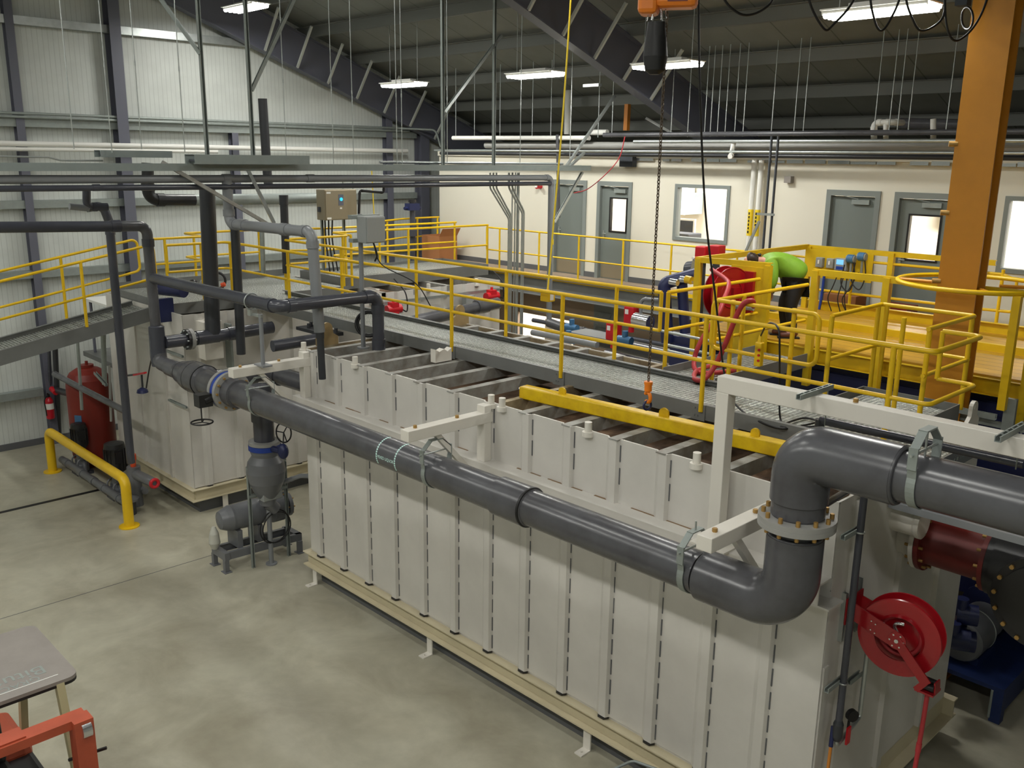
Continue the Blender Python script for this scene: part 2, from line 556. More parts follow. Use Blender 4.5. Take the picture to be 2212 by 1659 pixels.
fl = struct('floor', MB().box(-23, 12, -9, 23, -0.3, 0), 'floor')
jt = MB()
jx = -13.151
jt.box(jx - 0.006, jx + 0.006, -6, 6.2, 0, 0.002)
struct('floor_joint', jt, 'base', fl)
tx = -17.352
struct('floor_trench', MB().box(tx - 0.05, tx + 0.05, 0, 5.9, 0, 0.004), 'black', fl)
wl = struct('wall_left', wall_with_roofline(XL - 0.2, XL, -9, 20.5), 'panel')
struct('baseboard_left', MB().box(XL, XL + 0.03, -9, 15.9, 0.0, 0.14), 'base')
struct('wall_right', wall_with_roofline(11, 11.2, -9, 20.5), 'panel')
struct('wall_front', MB().box(XL, 11, -9.2, -9, 0, roof_z(-9)), 'panel')
struct('wall_rear', MB().box(XL, 11, 20.5, 20.7, 0, roof_z(20.5)), 'steel_grey')
rf = MB()
rf.prism([(XL - 0.2, 20.7, roof_z(20.7)), (XL - 0.2, RID, roof_z(RID)), (XL - 0.2, RID, roof_z(RID) + 0.15), (XL - 0.2, 20.7, roof_z(20.7) + 0.15)], (32.4, 0, 0))
rf.prism([(XL - 0.2, -9.2, roof_z(-9.2)), (XL - 0.2, RID, roof_z(RID)), (XL - 0.2, RID, roof_z(RID) + 0.15), (XL - 0.2, -9.2, roof_z(-9.2) + 0.15)], (32.4, 0, 0))
struct('ceiling', rf, 'roofdeck')

# steel frames -------------------------------------------------
def rafter(x, label, brace_m='brace'):
    t = thing('roof_rafter', label, 'steel beam', (x, 11, raf_bot(11)))
    mb = MB()
    sl = V((0, 1, -0.37)).normalized()
    up = V((0, 0.37, 1)).normalized()
    a = V((x, RID, raf_bot(RID))) + up * 0.42
    b = V((x, 20.4, raf_bot(20.4))) + up * 0.42
    mb.ibeam(a, b, 0.24, 0.84, 0.02, 0.014, up=up)
    mb.build('web_and_flanges', 'steel_grey', t)
    for i in range(8):
        y = (11.75 if x < -15 else 11.65) + i * 0.86
        if y > (17.2 if x < -15 else 15.4): break
        m2 = MB().bar((x + 0.10, y, raf_bot(y) + 0.03), (x + 0.80, y, raf_bot(y) + 0.92), 0.05, 0.05)
        m2.build('flange_brace', brace_m, t)
    return t
rafter(-20.72, 'dark grey sloping roof rafter standing close against the white ribbed end wall')
rafter(-11.8, 'dark grey sloping roof rafter with bright diagonal braces, in front of the hoist')
rafter(-4.4, 'dark grey sloping roof rafter in shadow high above the yellow platform')
pn = 0
y = 3.0
while y < 19.5:
    zc = raf_bot(y) + 0.995
    mb = MB()
    mb.box(XL, 10.9, y - 0.005, y + 0.005, zc - 0.11, zc + 0.11)
    mb.box(XL, 10.9, y, y + 0.095, zc - 0.115, zc - 0.105)
    mb.box(XL, 10.9, y - 0.075, y, zc + 0.105, zc + 0.115)
    single('roof_purlin', mb, 'purlin', 'thin grey steel purlin running lengthwise under the roof liner', 'steel beam', base=(-10, y, zc - 0.11), group='purlins under the roof')
    y += 1.42

def wall_column(y0, w, d, label, z1=None):
    mb = MB().ibeam((XL + d / 2 + 0.02, y0, 0), (XL + d / 2 + 0.02, y0, z1 or raf_bot(y0) + 0.2), w, d, 0.014, 0.01, up=(1, 0, 0))
    return single('wall_column', mb, 'steel_grey', label, 'steel column', base=(XL + d / 2, y0, 0))
wall_column(6.28, 0.16, 0.2, 'slim dark grey column on the end wall, above the fire extinguisher')
wall_column(8.32, 0.24, 0.30, 'broad dark grey column on the end wall, left of the tall pipes')
wall_column(11.0, 0.16, 0.2, 'short dark grey column on the end wall, below the mid-height girt', 6.76)
wall_column(15.55, 0.2, 0.2, 'dark grey column on the end wall just left of the corner column')
wall_column(16.7, 0.3, 0.3, 'dark grey corner column beside the cream office wall', raf_bot(16.7) + 0.2)
def girt(z, y0, y1, label, m='galv_dull', h=0.16):
    mb = MB()
    mb.box(XL + 0.01, XL + 0.19, y0, y1, z + h / 2 - 0.01, z + h / 2)
    mb.box(XL + 0.18, XL + 0.19, y0, y1, z - h / 2, z + h / 2)
    mb.box(XL + 0.01, XL + 0.19, y0, y1, z - h / 2, z - h / 2 + 0.01)
    return single('wall_girt', mb, m, label, 'wall rail', base=(XL + 0.1, (y0 + y1) / 2, z - h / 2))
girt(8.82, -6, 12.0, 'uppermost horizontal steel girt across the ribbed end wall', 'galv')
girt(6.84, -6, 16.5, 'horizontal steel girt at mid height of the end wall, above the white pipes')
girt(5.2, -6, 16.5, 'horizontal steel girt of the end wall just under the dark pipes')
girt(3.75, -6, 16.5, 'horizontal steel girt of the end wall behind the sloping walkway')
girt(1.2, -6, 6.15, 'lowest horizontal steel girt of the end wall near the fire extinguisher')

# upstairs offices ---------------------------------------------
wb = MB()
segs = [(-19.2, -15.05), (-14.0, -13.68), (-12.7, -11.57), (-10.25, -8.22), (-7.22, -6.97), (-5.98, -5.2), (-3.0, 10.8)]
for a, b in segs: wb.box(a, b, YB, YB + 0.16, ZM, 6.3)
for a, b in ((-15.05, -14.0), (-13.68, -12.7), (-8.22, -7.22), (-6.97, -5.98)): wb.box(a, b, YB, YB + 0.16, 5.80, 6.3)
for a, b, z in ((-11.57, -10.25, 4.66), (-5.2, -3.0, 4.6)):
    wb.box(a, b, YB, YB + 0.16, 5.80, 6.3); wb.box(a, b, YB, YB + 0.16, ZM, z)
struct('wall_back', wb, 'wall')
struct('wall_office_side', MB().box(-19.2, -19.04, YB + 0.16, 20.4, ZM, 6.3), 'wall')
struct('ceiling_office', MB().box(-19.2, 10.8, YB - 0.05, 20.4, 6.3, 6.42), 'wall')
struct('wall_office_inner', MB().box(-19.0, 10.8, 19.3, 19.4, ZM, 6.3), 'wall')
struct('wall_office_partition', MB().box(-9.2, -9.1, YB + 0.16, 19.3, ZM, 6.3), 'wall')
struct('floor_mezzanine', MB().box(-19.2, 10.8, 15.05, 20.4, 3.45, ZM), 'wall_low')
eb = MB()
eb.chan((-19.2, 15.03, 3.44), (10.8, 15.03, 3.44), 0.1, 0.42, 0.012, side=-1)
single('mezzanine_edge_beam', eb, 'walk_grey', 'grey channel beam along the open edge of the upstairs landing', 'steel beam', base=(-8, 15.0, 3.2))
for i, z in enumerate((2.92, 2.66)):
    single('mezzanine_edge_pipe', MB().tube([(-14.6, 14.85, z), (-6.5, 14.85, z)], 0.05), 'pvc_dark' if i else 'pvc_light',
           ['light grey pipe slung directly under the landing edge beam', 'dark pipe slung lowest under the landing edge beam'][i], 'pipe')
bbk = MB()
for a, b in segs: bbk.box(a, b, YB - 0.02, YB, ZM, ZM + 0.12)
struct('baseboard_back', bbk, 'base')

def door(n, x0, x1, glass, kick=True):
    fw = 0.09
    d = MB()
    d.box(x0, x0 + fw, YB - 0.03, YB + 0.12, ZM, 5.80)
    d.box(x1 - fw, x1, YB - 0.03, YB + 0.12, ZM, 5.80)
    d.box(x0 + fw, x1 - fw, YB - 0.03, YB + 0.12, 5.70, 5.80)
    root = struct('door_%d' % n, d, 'door_frame')
    a, b = x0 + fw + 0.005, x1 - fw - 0.005
    lf = MB()
    y0, y1 = YB + 0.05, YB + 0.10
    if glass:
        gx0, gx1, gz0, gz1 = glass
        lf.box(a, gx0, y0, y1, ZM + 0.01, 5.69); lf.box(gx1, b, y0, y1, ZM + 0.01, 5.69)
        lf.box(gx0, gx1, y0, y1, ZM + 0.01, gz0); lf.box(gx0, gx1, y0, y1, gz1, 5.69)
        leaf = lf.build('door_leaf', 'door', root)
        w = 0.03
        fr = MB()
        fr.box(gx0, gx0 + w, y0 - 0.015, y1 + 0.015, gz0, gz1); fr.box(gx1 - w, gx1, y0 - 0.015, y1 + 0.015, gz0, gz1)
        fr.box(gx0 + w, gx1 - w, y0 - 0.015, y1 + 0.015, gz0, gz0 + w); fr.box(gx0 + w, gx1 - w, y0 - 0.015, y1 + 0.015, gz1 - w, gz1)
        fr.build('window_frame', 'black_paint', leaf)
        MB().box(gx0 + w, gx1 - w, y0 + 0.02, y0 + 0.03, gz0 + w, gz1 - w).build('window_pane', 'glass', leaf)
    else:
        lf.box(a, b, y0, y1, ZM + 0.01, 5.69)
        leaf = lf.build('door_leaf', 'door', root)
    if kick:
        MB().box(a + 0.03, b - 0.03, y0 - 0.006, y0, ZM + 0.03, ZM + 0.32).build('kick_plate', 'box_steel', leaf)
    c = MB().box((a + b) / 2 - 0.02, (a + b) / 2 + 0.30, y0 - 0.06, y0, 5.56, 5.64)
    c.bar(((a + b) / 2 + 0.1, y0 - 0.05, 5.65), ((a + b) / 2 - 0.15, y0 - 0.10, 5.70), 0.02, 0.012)
    c.build('door_closer', 'galv_dull', leaf)
    h = MB().box(a + 0.06, a + 0.11, y0 - 0.02, y0, 4.55, 4.72)
    h.tube([(a + 0.085, y0 - 0.02, 4.66), (a + 0.085, y0 - 0.06, 4.66), (a + 0.19, y0 - 0.06, 4.66)], 0.009, 0.02)
    h.build('door_handle', 'galv', leaf)
door(1, -15.05, -14.0, None)
door(2, -13.68, -12.7, (-13.36, -12.86, 4.699, 5.459))
door(3, -8.22, -7.22, None)
door(4, -6.97, -5.98, (-6.72, -6.16, 4.650, 5.445))

def window(n, x0, x1, z0, z1):
    w = 0.07
    f = MB()
    f.box(x0, x0 + w, YB - 0.03, YB + 0.12, z0, z1); f.box(x1 - w, x1, YB - 0.03, YB + 0.12, z0, z1)
    f.box(x0 + w, x1 - w, YB - 0.03, YB + 0.12, z0, z0 + w); f.box(x0 + w, x1 - w, YB - 0.03, YB + 0.12, z1 - w, z1)
    r = struct('window_%d' % n, f, 'door_frame')
    MB().box(x0 + w, x1 - w, YB + 0.04, YB + 0.05, z0 + w, z1 - w).build('window_pane', 'glass', r)
window(1, -11.57, -10.25, 4.66, 5.80)
window(2, -5.2, -3.0, 4.6, 5.80)

# inside the offices
t = thing('office_desk', 'pale desk seen through the office window', 'desk', (-11.3, 17.6, ZM))
MB().box(-12.9, -10.2, 17.3, 18.0, 4.38, 4.42).build('desk_top', 'desk', t)
for x in (-12.8, -10.35): MB().box(x, x + 0.05, 17.35, 17.95, ZM, 4.38).build('side_panel', 'desk', t)
t = thing('work_stool', 'white stool behind the lower edge of the office window', 'stool', (-10.95, 16.7, ZM))
MB().lathe((-10.95, 16.75, 4.52), (0, 0, 1), [(0, 0.17), (0.03, 0.19), (0.05, 0.17)], 18).build('seat', 'paper', t)
for a in (0.4, 2.5, 4.6):
    MB().tube([(-10.95 + 0.1 * math.cos(a), 16.75 + 0.1 * math.sin(a), 4.52), (-10.95 + 0.2 * math.cos(a), 16.75 + 0.2 * math.sin(a), ZM)], 0.014).build('leg', 'chrome', t)
t = thing('desk_monitor', 'dark screened monitor on the desk, left side of the office window', 'monitor', (-12.5, 17.6, 4.42))
MB().box(-12.75, -12.2, 17.55, 17.6, 4.50, 4.98).build('bezel', 'paper', t)
MB().box(-12.71, -12.24, 17.545, 17.552, 4.54, 4.94).build('screen_panel', 'dark_cloth', t)
MB().box(-12.52, -12.44, 17.6, 17.66, 4.42, 4.75).build('stand', 'dark_cloth', t)
t = thing('fume_hood', 'pale blue grey hood in the upper left of the office window', 'hood', (-13.6, 18.8, 5.0))
MB().prism([(-14.2, 18.5, 5.0), (-14.2, 19.2, 5.0), (-14.2, 19.2, 5.5), (-14.2, 18.9, 5.5)], (1.05, 0, 0)).build('hood_body', 'office_blue', t)
MB().box(-13.8, -13.4, 18.9, 19.2, 5.5, 6.25).build('duct', 'paper', t)
t = thing('desk_bin', 'dark blue grey crate low in the left of the office window', 'crate', (-12.05, 17.0, ZM))
MB().box(-12.35, -11.75, 16.7, 17.2, ZM, 4.72).build('crate_body', 'dark_cloth', t, bevel=0.02)
t = thing('desk_phone', 'small black handset resting on a yellow pad on the office desk', 'telephone', (-10.3, 17.6, 4.42))
MB().box(-11.3, -10.8, 17.4, 17.7, 4.42, 4.435).build('pad', 'lbl_yellow', t)
MB().sphere((-11.1, 17.55, 4.47), 0.06, sc=(1.6, 0.8, 0.7)).sphere((-10.93, 17.55, 4.49), 0.05).build('handset', 'black', t)
t = thing('wall_display', 'grey wall unit with a green light seen through the glazed door', 'wall unit', (-7.1, 18.9, 5.3))
MB().box(-7.55, -7.0, 18.95, 19.3, 5.25, 5.75).build('unit_body', 'box_grey', t)
MB().box(-7.25, -7.2, 18.94, 18.95, 5.35, 5.65).build('status_light', 'led', t)
for i in range(3):
    single('paper_stack', MB().obox((-4.75 + i * 0.35, 16.25, 4.63 + 0.015 * i), (0.15, 0.03, 0), (-0.02, 0.11, 0), (0, 0, 0.02 + 0.006 * i)), 'paper',
           ['white papers lying at the left end of the right-hand office sill', 'white papers in the middle of the right-hand office sill', 'thicker white papers at the right end of the right-hand office sill'][i], 'papers')
single('sill_counter', MB().box(-5.2, -2.9, 16.07, 16.6, 4.5, 4.6), 'paper', 'white counter behind the right-hand office window', 'counter')

# lower storey behind the tanks
lw = MB()
for a, b in ((-19.2, -16.2), (-14.28, 10.8)): lw.box(a, b, YB, YB + 0.16, 0, 3.45)
lw.box(-16.2, -14.28, YB, YB + 0.16, 2.55, 3.45)
struct('wall_lower', lw, 'wall_low')
struct('wall_lower_room', MB().box(-18, -10, 19.0, 19.1, 0, 3.45), 'wall')
struct('wall_lower_side', MB().box(-17.2, -17.1, YB + 0.16, 19.0, 0, 3.45).box(-12.6, -12.5, YB + 0.16, 19.0, 0, 3.45), 'wall')
t = thing('louvre_vent', 'grey louvred vent on the tan wall below the landing', 'vent', (-13.0, 15.8, 2.2))
lx0, lx1, lz0, lz1 = -13.524, -13.087, 2.45, 2.95
MB().box(lx0 - 0.08, lx1 + 0.08, 15.82, 15.9, lz0 - 0.1, lz1 + 0.1).build('vent_frame', 'door_frame', t)
for i in range(3):
    z = lz0 + 0.05 + i * 0.17
    MB().obox(((lx0 + lx1) / 2, 15.79, z), ((lx1 - lx0) / 2, 0, 0), (0, 0.03, 0.05), (0, 0.006, -0.004)).build('louvre_blade', 'galv_dull', t)

# ---------------------------------------------------------------- lights
def high_bay(x, y, z, label, power=330, wires=True):
    t = thing('high_bay_light', label, 'ceiling light', (x, y, z), 'high bay lights under the roof')
    L, W = 0.62, 0.24
    hs = MB()
    hs.box(x - L, x + L, y - W, y + W, z + 0.075, z + 0.09)
    for k in range(4):
        yy = y - 0.15 + k * 0.1
        hs.prism([(x - L, yy - 0.05, z + 0.075), (x - L, yy - 0.035, z + 0.03), (x - L, yy - 0.03, z + 0.03), (x - L, yy - 0.045, z + 0.075)], (2 * L, 0, 0))
        hs.prism([(x - L, yy + 0.05, z + 0.075), (x - L, yy + 0.035, z + 0.03), (x - L, yy + 0.03, z + 0.03), (x - L, yy + 0.045, z + 0.075)], (2 * L, 0, 0))
    hs.build('reflector', 'paper', t)
    MB().box(x - 0.35, x + 0.35, y - 0.08, y + 0.08, z + 0.09, z + 0.15).build('ballast_housing', 'paper', t)
    for k in range(4):
        yy = y - 0.15 + k * 0.1
        MB().cyl((x - L + 0.02, yy, z + 0.035), (x + L - 0.02, yy, z + 0.035), 0.042, n=10).build('tube', 'lamp', t)
    if wires:
        for sx in (-0.5, 0.5):
            MB().cyl((x + sx, y, z + 0.09), (x + sx, y, roof_z(y) - 0.05), 0.006, n=6).build('hanger_wire', 'galv', t)
    ld = bpy.data.lights.new('high_bay_lamp', 'AREA')
    ld.shape = 'RECTANGLE'
    ld.size, ld.size_y = 1.2, 0.4
    ld.energy = power
    ld.color = (1.0, 0.985, 0.94)
    lo = bpy.data.objects.new('high_bay_lamp', ld)
    COL.objects.link(lo)
    lo.parent = t
    lo.location = (0, 0, 0.0)
LP = 330
high_bay(-17.3, 13.3, 7.8, 'glowing high bay light leftmost of the far row, in front of the end-wall rafter', LP)
high_bay(-13.15, 13.3, 7.8, 'glowing high bay light in the middle of the far row, left of the braced rafter', LP)
high_bay(-10.0, 13.3, 7.8, 'glowing high bay light partly hidden by the black chain bag', LP)
high_bay(-5.15, 10.8, 7.93, 'large glowing high bay light near the top right, behind looping black cables', LP)
high_bay(-18.6, 10.2, 9.2, 'glowing high bay light cut by the top edge, over the end wall', LP)
k = 0
for (x, y, z) in ((-13.6, 8.6, 9.6), (-8.2, 8.2, 9.6), (-17.5, -1.6, 9.6), (-13.2, -1.6, 9.6), (-8.9, -1.6, 9.6), (-4.6, -1.6, 9.6), (-0.3, -1.6, 9.6), (4.0, -1.6, 9.6), (-16.0, 3.0, 9.8), (-10.0, 3.0, 9.8), (-4.0, 3.0, 9.8), (1.0, 3.0, 9.8)):
    k += 1
    high_bay(x, y, z, 'glowing high bay light %s of those hung out of view behind and above the camera' % ORD[k - 1], LP * (0.5 if y > 5 else (0.45 if y > 0 else 1.35)))

def area(name, loc, sx, sy, e, rot=(0, 0, 0), col=(1, 1, 1)):
    ld = bpy.data.lights.new(name, 'AREA'); ld.shape = 'RECTANGLE'; ld.size, ld.size_y = sx, sy; ld.energy = e; ld.color = col
    o = bpy.data.objects.new(name, ld); COL.objects.link(o); o.location = loc; o.rotation_euler = rot
    return o
for x in (-17, -13.5, -10.8, -7, -4, 0):
    area('office_ceiling_lamp', (x, 17.8, 6.28), 1.2, 0.6, 330, col=(1, 0.97, 0.94))
area('lower_room_lamp', (-15, 17.4, 3.4), 1.6, 1.2, 420, col=(1, 0.93, 0.9))

w = bpy.data.worlds.new('hall_world')
w.use_nodes = True
w.node_tree.nodes['Background'].inputs[0].default_value = (0.8, 0.85, 0.9, 1)
w.node_tree.nodes['Background'].inputs[1].default_value = 0.02
scene.world = w
scene.view_settings.view_transform = 'Standard'
scene.view_settings.look = 'None'
scene.view_settings.gamma = 1
scene.view_settings.exposure = -0.85
scene.cycles.use_denoising = True
scene.cycles.max_bounces = 6
scene.cycles.diffuse_bounces = 4
scene.cycles.sample_clamp_indirect = 6

# ================================================================ NEAR TANK
TX0, TX1, TY0, TY1, TT = -11.28, -3.16, 6.80, 9.90, 3.61
PITCH = 0.610
def ribbed(mb, x0, x1, y, z0, z1, xs, out=-1, rib=0.045, drop=0.0):
    """sheet along X at y with outward ribs whose weld seam is at each xs; made as a thick folded sheet"""
    pts = [(x0, 0)]
    for s in xs:
        for dx, dy in ((-0.17, 0), (-0.11, rib), (-0.02, rib), (0.0, 0)):
            if x0 < s + dx < x1: pts.append((s + dx, dy))
    pts.append((x1, 0))
    for (a, da), (b, db) in zip(pts, pts[1:]):
        if b - a < 1e-4: continue
        mb.add([(a, y + out * da, z0), (b, y + out * db, z0), (b, y + out * db, z1), (a, y + out * da, z1),
                (a, y + out * (da - 0.02), z0), (b, y + out * (db - 0.02), z0), (b, y + out * (db - 0.02), z1), (a, y + out * (da - 0.02), z1)],
               [(0, 1, 2, 3), (7, 6, 5, 4), (3, 2, 6, 7), (4, 5, 1, 0)])
    return mb
seams = [-10.93 + PITCH * i for i in range(13)]
tank = thing('aeration_tank', 'long white ribbed steel tank with open top in the middle of the hall', 'tank', (-7.2, 8.35, 0))
sh = MB()
ribbed(sh, TX0, TX1, TY0, 0.52, 2.82, seams)
ribbed(sh, TX0, TX1, TY0, 2.82, TT, [s for s in seams])
sh.box(TX0, TX1, TY0 + 0.02, TY0 + 0.03, 0.485, TT - 0.02)
sh.box(TX0, TX0 + 0.02, TY0 + 0.022, TY1 - 0.021, 0.485, TT - 0.002); sh.box(TX1 - 0.02, TX1, TY0 + 0.022, TY1 - 0.021, 0.485, TT - 0.002)
sh.box(TX0, TX1, TY1 - 0.02, TY1, 0.485, TT)
sh.build('shell', 'white', tank)
ins = MB()
ins.box(TX0 + 0.02, TX1 - 0.02, TY1 - 0.03, TY1 - 0.02, 2.6, TT - 0.01)
ins.box(TX0 + 0.02, TX0 + 0.03, TY0 + 0.04, TY1 - 0.03, 2.6, TT - 0.01)
ins.box(TX1 - 0.03, TX1 - 0.02, TY0 + 0.04, TY1 - 0.03, 2.6, TT - 0.01)
ins.build('inner_lining', 'tank_in', tank, 'stained inside face of the tank above the scum')
for s in seams:
    sm = MB()
    z = 0.56
    while z < TT - 0.1:
        if not 2.72 < z < 3.0:
            sm.box(s - 0.002, s + 0.008, TY0 - 0.006, TY0 + 0.002, z, z + 0.17)
        z += 0.235
    sm.build('seam', 'base', tank, 'broken dark weld line')
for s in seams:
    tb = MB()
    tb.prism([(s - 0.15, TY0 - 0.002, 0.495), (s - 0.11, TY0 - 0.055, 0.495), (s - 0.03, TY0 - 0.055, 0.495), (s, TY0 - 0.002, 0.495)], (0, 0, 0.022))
    tb.build('rib_gap_shade', 'black_paint', tank)  # black solid stands in for the shade in the open rib foot
bf = MB()
for (y, k) in ((TY0 - 0.09, 1), (TY1 + 0.09, -1)):
    bf.box(TX0 - 0.09, TX1 + 0.12, min(y, y + k * 0.11), max(y, y + k * 0.11), 0.470, 0.485)
    bf.box(TX0 - 0.09, TX1 + 0.12, y + k * 0.085 if k > 0 else y - 0.1, y + 0.1 if k > 0 else y - 0.085, 0.285, 0.470)
    bf.box(TX0 - 0.09, TX1 + 0.12, min(y, y + k * 0.11), max(y, y + k * 0.11), 0.27, 0.285)
bf.box(TX0 - 0.09, TX0 - 0.0, TY0 - 0.09, TY1 + 0.09, 0.470, 0.485)
bf.box(TX0 - 0.02, TX0, TY0, TY1, 0.27, 0.47)
bf.box(TX1 - 0.02, TX1, TY0, TY1, 0.27, 0.485)
bf.box(TX1, TX1 + 0.12, TY0 - 0.09, TY1 + 0.09, 0.27, 0.285)
bf.build('base_channel', 'cream', tank, 'cream channel skid around the tank foot')
for i, x in enumerate((-11.15, -8.42, -5.70, -3.5)):
    m = MB().box(x - 0.05, x + 0.05, 6.76, 6.775, 0.0, 0.27).box(x - 0.05, x + 0.05, 6.62, 6.775, 0, 0.014)
    m.cyl((x, 6.67, 0.0), (x, 6.67, 0.03), 0.012, n=6)
    m.build('foot', 'frame_white', tank)
    MB().box(x - 0.05, x + 0.05, 9.93, 9.945, 0, 0.27).box(x - 0.05, x + 0.05, 9.93, 10.08, 0, 0.014).build('foot', 'frame_white', tank)
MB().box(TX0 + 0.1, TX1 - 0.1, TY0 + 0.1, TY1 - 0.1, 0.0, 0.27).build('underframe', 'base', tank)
wl_ = MB()
wl_.box(TX0, TX1 - 0.0, TY0 - 0.20, TY0 + 0.0, 2.93, 2.945)
wl_.box(TX0 + 0.002, TX1 - 0.002, TY0 - 0.198, TY0 - 0.185, 2.762, 2.93)
wl_.box(TX0, TX1 - 0.0, TY0 - 0.20, TY0, 2.745, 2.76)
wl_.build('waler', 'white', tank, 'horizontal ledge beam welded along the front')
gap_sh = MB()
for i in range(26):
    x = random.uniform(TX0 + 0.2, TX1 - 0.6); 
    gap_sh.box(x, x + random.uniform(0.1, 0.3), TY0 - 0.016 - random.uniform(0, 0.008), TY0 - 0.002, 2.945, 2.9475)
gap_sh.build('painted_gap_shadow', 'russet', tank)  # thin dark strips paint in the gap shadows where ledge meets wall
# cross beams over the open top
bx = [-11.0, -10.42, -9.82, -9.2, -8.62, -7.98, -6.78, -6.14, -5.5, -4.92, -4.26, -3.65]
for x in bx:
    m = MB().box(x - 0.055, x + 0.055, TY0 - 0.05, TY1 + 0.03, 3.60, 3.612)
    m.box(x - 0.055, x - 0.045, TY0 + 0.06, TY1 - 0.03, 3.47, 3.60)
    m.box(x + 0.045, x + 0.055, TY0 + 0.06, TY1 - 0.03, 3.47, 3.60)
    m.build('cross_beam', 'beam_grey', tank)
MB().box(-7.24, -7.16, TY0 + 0.04, TY1 - 0.03, 2.6, 3.63).build('divider_wall', 'tank_in', tank)
for x in (-11.24, -9.97, -7.31, -7.13, -5.86, -4.54):
    m = MB().cyl((x, TY0 - 0.01, 3.60), (x, TY0 - 0.01, 3.70), 0.038).cyl((x, TY0 - 0.01, 3.55), (x, TY0 - 0.01, 3.60), 0.062)
    m.build('pipe_stub', 'frame_white', tank)
def lug(mb, p, ydir, h=0.34, w=0.36, th=0.04):
    p = V(p); s = V((0, 1, 0)) if ydir else V((1, 0, 0)); u = V((0, 0, 1)); n = s.cross(u)
    pts = [p - s * w / 2, p + s * w / 2, p + s * w / 2 + u * h * 0.35, p + s * w * 0.27 + u * h * 0.5]
    for i in range(9):
        a = PI * i / 8
        pts.append(p + u * (h * 0.72) + s * (w * 0.25 * math.cos(a)) + u * (w * 0.25 * math.sin(a)))
    pts += [p - s * w * 0.27 + u * h * 0.5, p - s * w / 2 + u * h * 0.35]
    mb.prism([q - n * th / 2 for q in pts], n * th)
    c = p + u * (h * 0.75)
    mb.cyl(c - n * (th / 2 + 0.004), c + n * (th / 2 + 0.004), 0.025, n=10)
    return mb
lug(MB(), (-11.27, 7.2, 3.6), True).build('lifting_lug', 'beige', tank)
lug(MB(), (-11.27, 9.75, 3.6), True).build('lifting_lug', 'beige', tank)
lug(MB(), (-3.22, 9.75, 3.6), True, 0.36, 0.3).build('lifting_lug', 'frame_white', tank)
lug(MB(), (-3.22, 7.2, 3.3), True, 0.3, 0.3).build('lifting_lug', 'frame_white', tank)
# end face details
ed = MB()
for y in (7.15, 8.15, 9.15):
    ed.box(TX1, TX1 + 0.05, y - 0.05, y + 0.05, 0.49, 3.55)
ed.build('end_stiffener', 'white', tank)
MB().box(TX1, TX1 + 0.015, TY0 + 0.02, TY0 + 0.10, 0.6, 2.1).box(TX1, TX1 + 0.10, TY0 - 0.2, TY0 + 0.05, 2.745, 2.76).build('end_plate', 'white', tank)
nz = MB().cyl((TX1, 7.95, 3.18), (TX1 + 0.22, 7.95, 3.18), 0.13, n=20).lathe((TX1, 7.95, 3.18), (1, 0, 0), [(0.2, 0.13), (0.22, 0.14), (0.26, 0.14)], 20)
nz.build('capped_nozzle', 'frame_white', tank)
single('scum_layer', MB().box(TX0 + 0.03, TX1 - 0.03, TY0 + 0.04, TY1 - 0.03, 2.6, 3.30), 'sludge', 'lumpy brown scum filling the open top of the long white tank', 'sludge', kind='stuff')
jb = MB().prism([(-9.32, 7.55, 3.63), (-9.32, 7.83, 3.63), (-9.32, 7.83, 3.80), (-9.32, 7.76, 3.76), (-9.32, 7.70, 3.80), (-9.32, 7.62, 3.77), (-9.32, 7.55, 3.81)], (0.1, 0, 0))
single('splash_plate', jb, 'frame_white', 'small torn white plate with rusty top, standing on the third cross beam', 'plate')

# brackets that carry the big pipe
def bracket(x, label, strut=True):
    t = thing('pipe_bracket', label, 'bracket', (x, TY0 - 0.2, 2.95))
    MB().box(x - 0.07, x + 0.07, 5.58, TY0 - 0.03, 3.40, 3.52).build('arm', 'frame_white', t, bevel=0.006)
    MB().box(x - 0.066, x + 0.066, TY0 - 0.15, TY0 - 0.05, 2.945, 3.60).build('upright', 'frame_white', t, bevel=0.006)
    if strut:
        MB().bar((x, 6.0, 3.40), (x, TY0 - 0.17, 2.70), 0.06, 0.06).build('diagonal_strut', 'frame_white', t)
    MB().cyl((x, 5.72, 3.52), (x, 5.72, 3.55), 0.022, n=6).cyl((x, 6.3, 3.52), (x, 6.3, 3.55), 0.022, n=6).build('bolt', 'bolt', t)
bracket(-11.09, 'white steel pipe bracket at the far left end of the long tank')
bracket(-7.33, 'white steel pipe bracket at the middle of the long tank front')
bracket(-3.62, 'white steel pipe bracket at the right end of the long tank, below the elbow')

t = thing('pipe_support_frame', 'white square tube goalpost frame rising over the right end of the tank', 'frame', (-4.2, 6.66, 2.95))
fy = 6.66
MB().box(-4.26, -4.14, fy - 0.06, fy + 0.06, 2.95, 4.36).build('post', 'frame_white', t, bevel=0.006)
MB().box(0.3, 0.42, fy - 0.06, fy + 0.06, 0, 4.36).build('post', 'frame_white', t)
MB().box(-4.26, 0.42, fy - 0.06, fy + 0.06, 4.36, 4.50).build('top_beam', 'frame_white', t, bevel=0.006)
MB().box(-4.38, -4.02, fy - 0.14, fy + 0.12, 2.945, 2.96).build('base_plate', 'frame_white', t)



MB().cyl((-3.05, fy, 4.50), (-3.05, fy, 4.53), 0.02, n=6).build('bolt', 'bolt', t)
for i, x in enumerate((-3.38, -1.93)):
    m = MB().strut((x, fy - 0.28, 4.522), (x, fy + 0.25, 4.522))
    for k in range(5):
        m.cyl((x, fy - 0.2 + k * 0.1, 4.541), (x, fy - 0.2 + k * 0.1, 4.5445), 0.009, n=8)
    m.cyl((x, fy + 0.2, 4.2), (x, fy + 0.2, 4.5), 0.005, n=6)
    single('strut_channel', m, 'galv_dull', ['short slotted strut lying across the white goalpost beam', 'slotted strut on the white goalpost beam at the right edge'][i], 'strut')

